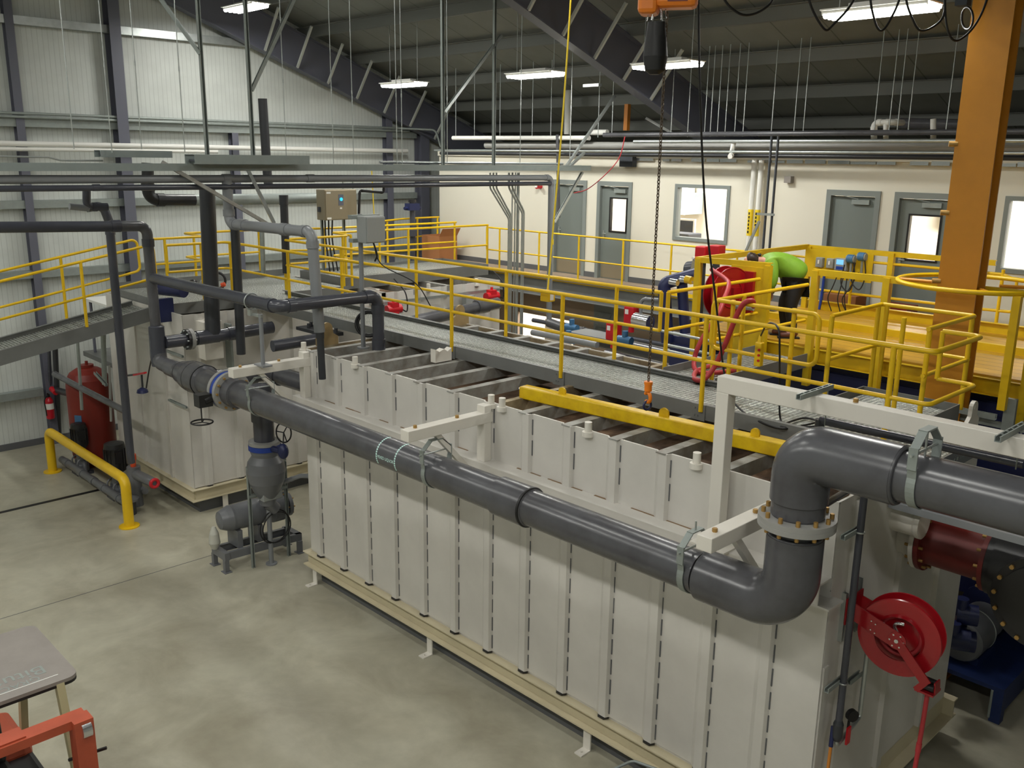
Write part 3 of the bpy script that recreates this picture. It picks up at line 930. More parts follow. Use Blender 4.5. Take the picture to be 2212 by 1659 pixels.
# ================================================================ LEFT TANK and its neighbour
def tank_b(y0, y1, x0, x1, label, name='holding_tank'):
    t = thing(name, label, 'tank', ((x0 + x1) / 2, (y0 + y1) / 2, 0))
    s = MB()
    n = int((y1 - y0 - 0.1) / 0.61)
    ys = [y0 + 0.35 + 0.61 * i for i in range(n)]
    pts = [(y0, 0)]
    for q in ys:
        pts += [(q - 0.15, 0), (q - 0.10, 0.04), (q - 0.02, 0.04), (q, 0)]
    pts.append((y1, 0))
    pts = [p for p in pts if y0 <= p[0] <= y1]
    for (a, da), (b, db) in zip(pts, pts[1:]):
        if b - a < 1e-4: continue
        s.add([(x1 + da, a, 0.5), (x1 + db, b, 0.5), (x1 + db, b, TT), (x1 + da, a, TT),
               (x1 + da - 0.02, a, 0.5), (x1 + db - 0.02, b, 0.5), (x1 + db - 0.02, b, TT), (x1 + da - 0.02, a, TT)],
              [(0, 1, 2, 3), (7, 6, 5, 4), (3, 2, 6, 7), (4, 5, 1, 0)])
    s.box(x0, x0 + 0.02, y0, y1, 0.485, TT)
    s.box(x0, x1 - 0.022, y0, y0 + 0.02, 0.485, TT - 0.002); s.box(x0, x1 - 0.022, y1 - 0.02, y1, 0.485, TT - 0.002)
    for i in range(int((x1 - x0) / 1.2)):
        s.box(x1 - 0.9 - 1.2 * i, x1 - 0.82 - 1.2 * i, y0 - 0.035, y0, 0.49, TT - 0.1)
    s.build('shell', 'white', t)
    b = MB()
    b.box(x0, x1 + 0.09, y0 - 0.09, y1 + 0.05, 0.470, 0.485)
    b.box(x1, x1 + 0.02, y0, y1, 0.285, 0.47); b.box(x0, x1, y0 - 0.02, y0, 0.285, 0.47)
    b.box(x0, x1 + 0.09, y0 - 0.09, y1 + 0.05, 0.27, 0.285)
    b.build('base_channel', 'cream', t)
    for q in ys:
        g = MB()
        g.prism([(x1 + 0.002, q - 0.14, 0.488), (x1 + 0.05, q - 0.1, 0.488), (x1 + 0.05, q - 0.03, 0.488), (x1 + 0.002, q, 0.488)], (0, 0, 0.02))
        g.build('rib_gap_shade', 'black_paint', t)  # shade under each rib put in as a black block
    for q in (y0 + 0.55, y1 - 0.5):
        MB().box(x1 + 0.0, x1 + 0.015, q - 0.05, q + 0.05, 0, 0.27).box(x1, x1 + 0.14, q - 0.05, q + 0.05, 0, 0.014).build('foot', 'frame_white', t)
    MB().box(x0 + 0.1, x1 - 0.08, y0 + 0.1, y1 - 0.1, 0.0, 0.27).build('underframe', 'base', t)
    return t
TBX = -14.93
tb1 = tank_b(6.70, 9.75, -18.3, TBX, 'white ribbed tank at the left, beside the red pressure vessel')
MB().box(-18.28, TBX - 0.02, 6.74, 9.73, 3.2, 3.3).build('water_cover', 'tank_in', tb1)
tb2 = tank_b(10.35, 14.1, -18.3, TBX, 'white tank with red valve actuators on its end face, behind the walkway')
MB().box(-18.28, TBX - 0.02, 10.39, 14.05, 3.05, 3.1).build('scum_surface', 'sludge', tb2)
for y in (10.9, 11.7, 12.6, 13.4):
    MB().box(-18.2, TBX, y - 0.05, y + 0.05, 3.50, 3.62).build('cross_beam', 'beam_grey', tb2)
for y in (10.75, 12.05, 13.4):
    MB().cyl((TBX, y, 3.58), (TBX, y, 3.70), 0.04).cyl((TBX, y, 3.54), (TBX, y, 3.58), 0.065).build('pipe_stub', 'frame_white', tb2)

# ================================================================ WALKWAYS AND GUARDRAILS
def grate(mb_parent, x0, x1, y0, y1, z):
    return MB().box(x0, x1, y0, y1, z - 0.03, z).build('grating', 'grating', mb_parent)

wk = thing('walkway', 'grey steel walkway with glittering grating laid over the long white tank', 'walkway', (-9, 8.5, 3.61))
WY0, WY1, WX1 = 8.0, 9.02, -2.86
m = MB()
m.box(-15.5, WX1, WY0, WY0 + 0.012, 3.613, 3.775); m.box(-15.5, WX1, WY0, WY0 + 0.06, 3.765, 3.775); m.box(-15.5, WX1, WY0 - 0.0, WY0 + 0.06, 3.613, 3.623)
m.build('edge_channel', 'walk_grey', wk)
m = MB()
m.box(-15.5, WX1, WY1 - 0.012, WY1, 3.613, 3.775); m.box(-15.5, WX1, WY1 - 0.06, WY1, 3.765, 3.775)
m.build('edge_channel', 'walk_grey', wk)
MB().box(WX1 - 0.012, WX1, WY0, WY1, 3.613, 3.775).build('end_channel', 'walk_grey', wk)
grate(wk, -15.5, WX1, WY0 + 0.012, WY1 - 0.012, 3.71)
for x in (-9.36, -7.33, -5.3, -3.3):
    m = MB().box(x - 0.16, x + 0.02, WY0 - 0.012, WY0, 3.60, 3.775)
    for dx in (-0.13, -0.09):
        for z in (3.65, 3.73): m.cyl((x + dx + 0.02, WY0 - 0.02, z), (x + dx + 0.02, WY0 - 0.01, z), 0.011, n=6)
    m.build('splice_plate', 'walk_grey', wk)

pl = thing('platform', 'grey grated platform over the left tank, joining the sloping walkway', 'platform', (-16.4, 8.4, 3.6))
m = MB()
m.box(-17.9, -15.42, 6.74, 6.752, 3.55, 3.74); m.box(-15.432, -15.42, 6.74, 8.0, 3.55, 3.74); m.box(-15.432, -15.42, 9.02, 10.4, 3.55, 3.74); m.box(-17.9, -17.888, 6.74, 10.4, 3.60, 3.85)
m.build('edge_channel', 'walk_grey', pl)
grate(pl, -17.88, -15.5, 6.76, 10.4, 3.71)
ln = thing('landing_walkway', 'grey grated landing running back towards the offices behind the control boxes', 'walkway', (-16.6, 12.5, 3.6))
m = MB()
m.box(-15.76, -15.748, 10.5, 14.5, 3.62, 3.86); m.box(-17.4, -17.388, 10.5, 14.5, 3.62, 3.86); m.box(-17.4, -15.75, 14.49, 14.5, 3.62, 3.86); m.box(-17.4, -15.75, 10.5, 10.512, 3.62, 3.86)
m.build('edge_channel', 'walk_grey', ln)
grate(ln, -17.388, -15.76, 10.512, 14.49, 3.80)
cw = thing('cross_walkway', 'short grated crosswalk leading from the walkway to the yellow machine platform', 'walkway', (-6.25, 10.1, 3.6))
m = MB()
m.box(-6.62, -6.608, 9.04, 11.2, 3.61, 3.80); m.box(-5.87, -5.858, 9.04, 11.2, 3.61, 3.80)
m.build('edge_channel', 'walk_grey', cw)
grate(cw, -6.608, -5.87, 9.04, 11.2, 3.71)
al = thing('alcove_platform', 'small grated alcove platform boxed in by yellow rails at the right end', 'platform', (-4.0, 9.6, 3.6))
m = MB()
m.box(-4.52, -4.508, 9.04, 10.02, 3.61, 3.80); m.box(-3.46, -3.448, 9.04, 10.02, 3.61, 3.80); m.box(-4.52, -3.448, 10.01, 10.022, 3.61, 3.80)
m.build('edge_channel', 'walk_grey', al)
grate(al, -4.508, -3.46, 9.04, 10.01, 3.71)
m = MB().strut((-4.7, 10.75, 3.55), (-3.3, 10.75, 3.55), 0.06).strut((-4.7, 10.95, 3.42), (-1.8, 10.95, 3.42), 0.06)
single('strut_rail', m, 'galv_dull', 'pair of grey slotted struts behind the alcove platform', 'strut')

# sloping walkway
rp = thing('ramp_walkway', 'sloping grey walkway with slatted treads coming down to the left', 'ramp', (-16.5, 3.5, 2.4))
def rz(y): return 3.62 - 0.180 * (6.6 - y)
for x, k in ((-16.0, 1), (-16.95, -1)):
    MB().section((x, 1.5, rz(1.5) - 0.1), (x, 6.68, rz(6.68) - 0.1), [(0, -0.14), (0, 0.10), (-k * 0.06, 0.10), (-k * 0.06, 0.09), (-k * 0.01, 0.09), (-k * 0.01, -0.13), (-k * 0.06, -0.13), (-k * 0.06, -0.14)]).build('stringer', 'walk_grey', rp)
m = MB()
y = 1.55
while y < 6.65:
    m.obox((-16.475, y, rz(y) - 0.09), (0.455, 0, 0), (0, 0.016, 0.0029), (0, -0.001, 0.008))
    y += 0.05
m.build('grating', 'grating', rp)
MB().box(-16.96, -16.84, 1.75, 1.87, 0, rz(1.8) - 0.22).build('support_leg', 'walk_grey', rp)
MB().box(-16.11, -15.99, 1.75, 1.87, 0, rz(1.8) - 0.22).build('support_leg', 'walk_grey', rp)

R_ = 0.024
def rail(label, pts, posts, zt=4.72, zm=4.25, zb=3.70, r=R_, top=True, ends=(), group=None, name='guardrail', mid=True, bend=0.07, mat_='yellow'):
    c = pts[len(pts) // 2]
    t = thing(name, label, 'railing', (c[0], c[1], zb), group)
    z = lambda p, d: (p[0], p[1], (p[2] if len(p) > 2 else d))
    MB().tube([z(p, zt) for p in pts], r, bend).build('top_rail', mat_, t)
    if mid:
        MB().tube([(p[0], p[1], (p[2] - (zt - zm) if len(p) > 2 else zm)) for p in pts], r * 0.9, bend).build('mid_rail', mat_, t)
    for p in posts:
        MB().cyl((p[0], p[1], p[2] if len(p) > 2 else zb), (p[0], p[1], p[3] if len(p) > 3 else zt), r * 1.08, n=12).build('post', mat_, t)
    for e in ends:
        MB().cyl((e[0], e[1], zm), (e[0], e[1], zt), r, n=12).build('end_riser', mat_, t)
    return t
ny, fy_ = 7.985, 9.035
rail('long yellow guardrail along the near edge of the walkway, nearest the lifting beam',
     [(-3.36, 9.06), (-3.0, 9.06), (-3.0, ny), (-9.36, ny), (-15.55, ny), (-15.72, ny - 0.05), (-15.74, 6.86)],
     [(-3.36, ny), (-5.33, ny), (-7.36, ny), (-9.40, ny), (-11.5, ny), (-13.6, ny), (-15.6, ny), (-15.74, 7.5)],
     ends=((-3.36, 9.06), (-15.74, 6.86)))
rail('long yellow guardrail along the far edge of the walkway, ending before the crosswalk',
     [(-6.70, fy_), (-10.5, fy_), (-15.58, fy_), (-15.58, 10.5)],
     [(-7.4, fy_), (-9.43, fy_), (-11.5, fy_), (-13.6, fy_), (-15.58, fy_ + 0.05), (-15.58, 10.4)],
     ends=((-6.70, fy_),))
rail('yellow rail on the left side of the crosswalk to the yellow machine platform', [(-6.66, 9.12), (-6.64, 11.15)], [(-6.66, 9.12), (-6.64, 10.1)])
rail('yellow rail on the right side of the crosswalk, near the coiled red hose', [(-5.92, 9.05), (-5.92, 11.15)], [(-5.92, 9.05), (-5.90, 9.6)])
t = thing('guardrail', 'yellow closed loop guardrail with rounded corners between crosswalk and alcove', 'railing', (-5.3, 9.06, 3.7))
MB().tube([(-5.3, fy_, 4.72), (-5.95, fy_, 4.72), (-5.95, fy_, 4.16), (-4.62, fy_, 4.16), (-4.62, fy_, 4.72), (-5.3, fy_, 4.72)], R_, 0.09).build('rail_loop', 'yellow', t)
for x in (-5.72, -4.95): MB().cyl((x, fy_ + 0.05, 3.70), (x, fy_ + 0.05, 4.74), R_ * 1.08).build('post', 'yellow', t)
rail('yellow guardrail boxing in the alcove platform beside the orange column', [(-4.50, 9.06), (-4.52, 10.28), (-3.50, 10.26), (-3.50, 9.06)],
     [(-4.50, 9.06), (-4.52, 10.2), (-4.46, 10.28), (-3.50, 10.2), (-3.50, 9.10), (-3.95, 9.55)], bend=0.03)
# rails at the left platform
rail('yellow guardrail with rounded end at the head of the sloping walkway',
     [(-17.02, 7.05), (-17.02, 8.18), (-17.92, 8.2), (-17.92, 9.9)], [(-17.02, 7.4), (-17.02, 8.15), (-17.92, 8.4), (-17.92, 9.85)], ends=((-17.02, 7.05),))
rail('yellow back rail of the landing, along its far side under the steel control cabinet', [(-17.9, 10.4), (-17.45, 11.1), (-17.3, 14.85)],
     [(-17.42, 11.15), (-17.38, 12.6), (-17.3, 14.8)])
rail('yellow front rail of the landing, right of the small grey box on its pole', [(-15.62, 10.62), (-16.4, 10.7), (-16.22, 14.4), (-16.2, 14.9)],
     [(-15.62, 10.62), (-16.38, 11.0), (-16.3, 12.6), (-16.2, 14.88)])
rail('small yellow corner guardrail against the end wall beside the dark valve stack', [(-18.6, 13.6), (-19.0, 14.5), (-19.05, 15.75)],
     [(-18.7, 13.8), (-19.02, 15.0), (-19.05, 15.7)], zb=3.65)
# ramp handrails
def ramp_rail(x, label, y1, posts):
    t = thing('ramp_handrail', label, 'railing', (x, 4, rz(4)))
    def zr(y, h): return rz(y) + h
    MB().tube([(x, 1.4, zr(1.4, 1.08)), (x, y1, zr(y1, 1.08)), (x, y1 + 0.02, zr(y1, 0.5)), (x, y1 - 0.25, zr(y1 - 0.25, 0.49))], R_, 0.1).build('top_rail', 'yellow', t)
    MB().tube([(x, 1.4, zr(1.4, 0.49)), (x, y1 - 0.1, zr(y1 - 0.1, 0.49))], R_ * 0.9).build('mid_rail', 'yellow', t)
    for y in posts:
        MB().cyl((x, y, rz(y) - 0.02), (x, y, zr(y, 1.08)), R_ * 1.08).build('post', 'yellow', t)
    return t
ramp_rail(-16.0, 'yellow handrail on the near side of the sloping walkway', 6.74, (1.7, 3.6, 5.50))
ramp_rail(-16.95, 'yellow handrail with rounded top end on the wall side of the sloping walkway', 6.85, (1.7, 3.6, 5.50))
# mezzanine rail
t = rail('thin yellow guardrail along the upstairs landing in front of the office doors', [(-16.3, 14.95), (-12.15, 14.95), (-7.9, 14.95)],
     [(x, 14.95) for x in (-15.85, -14.55, -13.35, -12.12, -10.9, -9.4, -8.0)], zt=4.66, zm=4.14, zb=3.65, r=0.02, ends=((-16.3, 14.95),))
MB().box(-16.1, -7.9, 14.99, 15.0, 3.60, 3.72).build('toe_board', 'yellow', t)

# pipe guard on the floor
gx0, gx1, gy = -19.021, -15.202, 5.6
t = thing('pipe_guard', 'thick yellow bent pipe guard bolted to the floor in front of the pumps', 'bollard rail', ((gx0 + gx1) / 2, gy, 0))
MB().tube([(gx0, gy, 0.02), (gx0, gy, 0.86), (gx1, gy, 0.86), (gx1, gy, 0.02)], 0.085, 0.16, n=18, seg=9).build('pipe', 'yellow', t)
for x in (gx0, gx1): MB().lathe((x, gy, 0), (0, 0, 1), [(0, 0.17), (0.02, 0.17), (0.022, 0.10)], 22).build('base_flange', 'yellow', t)

# ================================================================ BIG PVC PIPE
PR = 0.178
py, pz = 6.0, 2.98
ex = -3.10
bp = thing('process_pipe', 'big glossy grey pipe along the long tank front, rising at an elbow at right', 'pipe', (-8, py, pz))
MB().cyl((-12.55, py, pz), (-6.02, py, pz), PR, n=36).build('pipe_run', 'pvc', bp)
MB().cyl((-5.98, py, pz), (-3.9, py, pz), PR, n=36).build('pipe_run', 'pvc', bp)
c = MB().lathe((-6.32, py, pz), (1, 0, 0), [(0, PR), (0.012, PR + 0.022), (0.44, PR + 0.024), (0.455, PR + 0.006), (0.46, PR)], 36)
c.build('coupling', 'pvc', bp)
MB().torus((-5.885, py, pz), (1, 0, 0), PR + 0.012, 0.016, 36).build('coupling_seal', 'black', bp)
ER = PR + 0.034
e = MB().tube([(-3.86, py, pz), (ex, py, pz), (ex, py, pz + 0.60)], ER, 0.36, n=36, seg=16)
e.torus((-3.86, py, pz), (1, 0, 0), PR + 0.013, 0.016, 36).torus((ex, py, pz + 0.60), (0, 0, 1), PR + 0.013, 0.015, 36)
e.build('elbow', 'pvc', bp, 'lower elbow')
MB().cyl((ex, py, pz + 0.55), (ex, py, pz + 1.1), PR - 0.004, n=36).build('riser', 'pvc', bp)
MB().lathe((ex, py, pz + 0.50), (0, 0, 1), [(0.16, PR + 0.012), (0.30, PR + 0.012)], 36).lathe((ex, py, pz + 0.77), (0, 0, 1), [(0, PR + 0.02), (0.15, PR + 0.02), (0.16, PR)], 36).build('flange_hub', 'pvc', bp)
f = MB().lathe((ex, py, 3.66), (0, 0, 1), [(0, 0.285), (0.036, 0.285), (0.038, 0.283), (0.04, 0.285), (0.078, 0.285)], 40)
f.build('flange', 'flange', bp, 'pale bolted flange on the riser')
bolts_on(MB(), (ex, py, 3.70), (0, 0, 1), 0.245, 12, 0.017, 0.155).build('flange_bolts', 'bolt', bp, 'brassy bolts round the flange')
zt2 = 4.24
e = MB().tube([(ex, py, 3.86), (ex, py, zt2), (ex + 0.72, py, zt2)], ER, 0.36, n=36, seg=16)
e.torus((ex, py, 3.86), (0, 0, 1), PR + 0.013, 0.015, 36).torus((ex + 0.72, py, zt2), (1, 0, 0), PR + 0.013, 0.018, 36)
e.build('elbow', 'pvc', bp, 'upper elbow')
MB().cyl((ex + 0.6, py, zt2), (1.2, py, zt2), PR, n=36).build('pipe_run', 'pvc', bp, 'upper pipe leaving to the right')
# stencil band on the pipe
xs0, xs1 = -8.18, -7.84
st = MB()
for xx in (xs0, xs1):
    for i in range(15):
        a = -0.5 + i * 0.155
        d = V((0, -math.cos(a), math.sin(a)))
        st.obox(V((xx, py, pz)) + d * (PR + 0.001), V((0.011, 0, 0)), V((0, math.sin(a), math.cos(a))) * 0.010, d * 0.0006)
st.build('band_dots', 'teal_mark', bp, 'two rings of pale dots')
a = 0.02
d = V((0, -math.cos(a), math.sin(a)))
tm = text_mesh('MIXED LIQUOR', 0.052, 'teal_mark', 'lt', V((xs0 + 0.02, py, pz)) + d * (PR + 0.0012) - V((0, math.sin(a), math.cos(a))) * 0.02, (1, 0, 0), (0, math.sin(a), math.cos(a)), extrude=0.0004)
k = (xs1 - xs0 - 0.04) / max(p.x - (xs0 + 0.02) for p in tm.v)
tm.v = [V((xs0 + 0.02 + (p.x - xs0 - 0.02) * k, p.y, p.z)) for p in tm.v]
tm.build('band_text', 'teal_mark', bp, 'stencilled words MIXED LIQUOR')

def clevis(x, z, label, armz=None):
    t = thing('pipe_hanger', label, 'pipe hanger', (x, py, z))
    m = MB()
    for a0, a1 in ((PI * 0.90, PI * 2.10),):
        n = 22
        pts = []
        for i in range(n + 1):
            a = a0 + (a1 - a0) * i / n
            pts.append((math.cos(a), math.sin(a)))
        full = [(-1.0, 0.75)] + pts + [(1.0, 0.75)]
        for (c0, s0), (c1, s1) in zip(full, full[1:]):
            R0 = PR + 0.004; R1 = PR + 0.012
            m.add([(x - 0.03, py + c0 * R0, z + s0 * R0), (x + 0.03, py + c0 * R0, z + s0 * R0), (x + 0.03, py + c0 * R1, z + s0 * R1), (x - 0.03, py + c0 * R1, z + s0 * R1),
                   (x - 0.03, py + c1 * R0, z + s1 * R0), (x + 0.03, py + c1 * R0, z + s1 * R0), (x + 0.03, py + c1 * R1, z + s1 * R1), (x - 0.03, py + c1 * R1, z + s1 * R1)],
                  [(0, 4, 5, 1), (1, 5, 6, 2), (2, 6, 7, 3), (3, 7, 4, 0)])
    m.build('strap', 'galv_dull', t)
    up = z + 0.36
    MB().box(x - 0.03, x + 0.03, py - 0.20, py - 0.19, z + 0.12, z + 0.27).bar((x, py - 0.195, z + 0.25), (x, py - 0.07, up), 0.06, 0.01).bar((x, py + 0.195, z + 0.25), (x, py + 0.07, up), 0.06, 0.01).box(x - 0.03, x + 0.03, py + 0.19, py + 0.20, z + 0.10, z + 0.27).box(x - 0.03, x + 0.03, py - 0.08, py + 0.08, up - 0.005, up + 0.005).build('yoke', 'galv_dull', t)
    MB().cyl((x, py - 0.23, z + 0.22), (x, py + 0.23, z + 0.22), 0.009, n=8).build('cross_bolt', 'galv', t)
    MB().cyl((x, py, up), (x, py, armz or 3.42), 0.008, n=8).build('hanger_rod', 'galv', t)
clevis(-7.33, pz, 'galvanised strap hanger round the big grey pipe beside the stencilled band')
clevis(-3.98, pz, 'galvanised strap hanger round the big grey pipe just before the lower elbow')
clevis(-11.09, pz, 'galvanised strap hanger round the big grey pipe next to its blue ringed valve')
clevis(-2.24, zt2, 'galvanised strap hanger round the upper grey pipe beside the upper elbow', 4.40)

# left end: valve, reducer, tees
bv = thing('butterfly_valve', 'blue ringed butterfly valve with black gear and handwheel on the big grey pipe', 'valve', (-12.1, py, pz))
fx = -12.0
MB().cyl((fx - 0.05, py, pz), (fx + 0.03, py, pz), 0.275, n=36).build('valve_body', 'valve_blue', bv, 'blue valve body')
for x in (fx - 0.12, fx + 0.035):
    m = MB().cyl((x, py, pz), (x + 0.065, py, pz), 0.285, n=36)
    m.build('flange', 'flange', bv)
bolts_on(MB(), (fx, py, pz), (1, 0, 0), 0.245, 12, 0.017, 0.26).build('flange_bolts', 'bolt', bv)
MB().lathe((fx + 0.1, py, pz), (1, 0, 0), [(0, PR + 0.03), (0.2, PR + 0.03), (0.21, PR)], 32).build('flange_hub', 'pvc', bv)
MB().box(fx - 0.15, fx + 0.02, py - 0.47, py - 0.27, pz - 0.18, pz + 0.0).cyl((fx - 0.02, py - 0.38, pz - 0.1), (fx - 0.02, py - 0.2, pz - 0.05), 0.06).build('gear_box', 'black_paint', bv)
wx, wy, wz = fx - 0.09, py - 0.40, pz - 0.42
m = MB().torus((wx, wy, wz), (0, 0, 1), 0.15, 0.012, 30)
for i in range(3):
    a = i * 2 * PI / 3 + 0.4
    m.cyl((wx, wy, wz), (wx + 0.15 * math.cos(a), wy + 0.15 * math.sin(a), wz), 0.008, n=8)
m.cyl((wx, wy, wz), (wx, wy, pz - 0.16), 0.010, n=8)
m.build('handwheel', 'black_paint', bv)

vp = thing('supply_pipe', 'tall grey pipe at the left turning down from overhead into the big pipe', 'pipe', (-14.4, py, pz))
MB().tube([(-14.42, 2.6, 5.28), (-14.42, py - 0.35, 5.18)], 0.08, n=20).build('pipe_run', 'pvc_dark', vp)
MB().tube([(-14.42, py - 0.5, 5.185), (-14.42, py, 5.17), (-14.38, py, 3.6)], 0.082, 0.14, n=20).build('elbow_drop', 'pvc', vp)
MB().lathe((-14.42, py - 0.55, 5.187), (0, 1, 0), [(0, 0.094), (0.14, 0.094)], 20).lathe((-14.41, py, 4.85), (0, 0, 1), [(0, 0.095), (0.12, 0.095)], 20).lathe((-14.36, py, 3.60), (0, 0, -1), [(0, 0.09), (0.02, 0.122), (0.5, 0.128), (0.66, 0.115)], 20).build('coupling', 'pvc_dark', vp)
MB().tube([(-14.36, py, 3.2), (-14.32, py, 3.0), (-13.9, py, pz)], 0.118, 0.2, n=20).build('lower_elbow', 'pvc', vp)
MB().lathe((-13.95, py, pz), (1, 0, 0), [(0, 0.135), (0.3, 0.14), (0.34, 0.15), (0.75, 0.235), (0.8, 0.24), (1.15, 0.24), (1.2, 0.235), (1.25, 0.20), (1.75, PR + 0.03), (1.85, PR + 0.02)], 32).build('reducer', 'pvc', vp)
MB().torus((-13.5, py, pz), (1, 0, 0), 0.172, 0.006, 28).torus((-13.05, py, pz), (1, 0, 0), 0.236, 0.008, 28).torus((-12.75, py, pz), (1, 0, 0), 0.238, 0.008, 28).build('joint_ring', 'black', vp)

def pipe(label, pts, r, m='pvc_dark', bend=None, n=16, name='pipe', cat='pipe', joints=(), jm=None, group=None):
    """one run with its couplings"""
    bend = r * 1.8 if bend is None else bend
    P = [V(p) for p in pts]
    t = thing(name, label, cat, P[0], group)
    MB().tube(P, r, bend, n=n).build('pipe_run', m, t)
    for i in range(1, len(P) - 1):
        for q in (P[i - 1], P[i + 1]):
            d = (q - P[i])
            if d.length > r * 5 and bend > 0:
                d.normalize()
                MB().cyl(P[i] + d * (bend * 0.9), P[i] + d * (bend * 0.9 + r * 1.3), r * 1.14, n=n).build('socket', m, t)
    for (p, d) in joints:
        p, d = V(p), V(d).normalized()
        MB().cyl(p - d * r * 1.2, p + d * r * 1.2, r * 1.15, n=n).build('coupling', jm or m, t)
    return t
pipe('dark glossy pipe crossing above the left tank, turning back and dropping into the long tank', [(-14.3, py, 4.36), (-10.5, py, 4.38), (-10.5, 7.56, 4.38), (-10.5, 7.56, 3.45)], 0.084, 'pvc_dark', 0.14, joints=(((-10.5, 7.56, 3.66), (0, 0, 1)),))
t = thing('pipe_stand', 'thin grey stanchion standing on the far left bracket, clamped to the dark glossy pipe', 'pipe stand', (-11.0, py, 3.52))
MB().cyl((-10.98, py, 3.52), (-10.98, py, 4.22), 0.028).build('upright', 'pvc_light', t)
MB().box(-11.1, -10.86, py - 0.07, py + 0.07, 3.52, 3.54).build('base_plate', 'pvc_light', t)
MB().torus((-11.2, py, 4.37), (1, 0, 0), 0.108, 0.010, 24).box(-11.24, -11.16, py - 0.05, py + 0.05, 4.18, 4.26).box(-11.24, -10.95, py - 0.02, py + 0.02, 4.18, 4.21).build('clamp', 'galv', t)
pipe('dark pipe below the vertical pipes, joined to the tall supply pipe by a flange', [(-14.3, py + 0.1, 3.32), (-14.3, 7.1, 3.32), (-14.25, 8.0, 3.35)], 0.105, 'pvc_dark', 0.1,
     joints=(((-14.3, 6.75, 3.32), (0, 1, 0)),))
t = thing('pipe_flange', 'round bolted flange on the dark pipe just behind the tall supply pipe', 'flange', (-14.3, 6.5, 3.32))
MB().cyl((-14.3, 6.44, 3.32), (-14.3, 6.48, 3.32), 0.17, n=24).build('rim', 'black_paint', t)
MB().cyl((-14.3, 6.49, 3.32), (-14.3, 6.55, 3.32), 0.175, n=24).build('rim', 'flange', t)
bolts_on(MB(), (-14.3, 6.49, 3.32), (0, 1, 0), 0.145, 8, 0.014, 0.16).build('flange_bolts', 'galv', t)
pipe('thick charcoal vertical pipe left of centre, passing through the platform', [(-14.300, 6.987, 5.787), (-14.300, 6.923, 3.366)], 0.125, 'pvc_black', 0)
pipe('slim charcoal vertical pipe right of the thick one, passing through the platform', [(-14.000, 7.277, 5.204), (-14.000, 7.255, 3.013)], 0.075, 'pvc_black', 0)
pipe('thick pipe running from the big pipe back to the long tank under the bracket', [(-12.75, py + 0.1, pz), (-12.7, 7.0, pz), (-11.35, 7.05, pz)], 0.14, 'pvc', 0.22)
pipe('dark grey horizontal pipe over the tank gap beside the beige lug', [(-12.4, 6.95, 3.44), (-12.3, 8.0, 3.48)], 0.09, 'pvc_dark', 0)
m = MB()
for i in range(9):
    m.cyl((-12.1 - i * 0.09, 7.9 - (i % 2) * 0.1, 3.58), (-12.1 - i * 0.09, 7.9 - (i % 2) * 0.1, 3.65), 0.03, n=8)
m.box(-12.95, -12.05, 7.7, 8.0, 3.53, 3.58)
single('valve_cluster', m, 'pvc_black', 'cluster of small dark fittings in the gap behind the stanchion', 'valve')

# overhead pipe rack at x about -13
RX = -13.0
pz1 = 5.94
pipe('grey overhead pipe running back under the cable tray and turning down near the office doors', [(RX, 1.5, pz1), (RX, 13.66, 5.90), (RX, 13.70, 2.95)], 0.056, 'pvc_light', 0.1, joints=(((RX, 6.67, 5.93), (0, 1, 0)), ((RX, 8.1, 5.92), (0, 1, 0)), ((RX, 13.7, 4.9), (0, 0, 1))))
pipe('grey pipe dropping from the overhead run and stepping over to the long tank', [(RX, 6.67, 5.93), (RX, 6.67, 5.26), (-10.72, 6.67, 5.29), (-10.62, 6.67, 3.95)], 0.075, 'pvc_light', 0.13, joints=(((-12.6, 6.67, 5.27), (1, 0, 0)), ((-11.4, 6.67, 5.28), (1, 0, 0))))
pipe('short charcoal pipe standing on the tank edge under the stepped grey pipe', [(-10.61, 6.67, 3.95), (-10.59, 6.67, 3.30)], 0.05, 'pvc_black', 0, joints=(((-10.61, 6.67, 3.93), (0, 0, 1)),))
pipe('thin dark overhead pipe just under the grey one, running back to the offices', [(RX + 0.05, 1.5, 5.83), (RX + 0.05, 8.6, 5.80), (RX + 0.05, 13.6, 5.79)], 0.04, 'pvc_dark', 0, joints=(((RX + 0.05, 4.75, 5.82), (0, 1, 0)),))
pipe('thin black pipe stepping down from the dark overhead pipe behind the control cabinet', [(-13.000, 9.539, 5.822), (-13.000, 9.535, 5.675), (-13.000, 9.043, 5.714), (-13.000, 9.010, 5.273)], 0.022, 'black_paint', 0.04)
t4 = pipe('dark tee at upper left with a capped stub under the overhead pipe', [(-13.600, 4.856, 5.800), (-13.600, 4.831, 5.533), (-13.600, 5.118, 5.525)], 0.055, 'pvc_dark', 0.08)
MB().cyl((-13.600, 4.860, 5.513), (-13.600, 4.601, 5.545), 0.045).build('capped_stub', 'pvc_light', t4)
pipe('dark vertical drop pipe at left from the overhead tee down to the pumps', [(-15.500, 5.504, 5.411), (-15.500, 5.762, 5.441), (-15.500, 5.841, 5.171), (-15.600, 5.875, 0.993)], 0.07, 'pvc_dark', 0.12)
pipe('grey sloping pipe in front of the red pressure vessel', [(-19.561, 6.000, 1.867), (-15.990, 6.000, 1.832)], 0.06, 'pvc', 0)

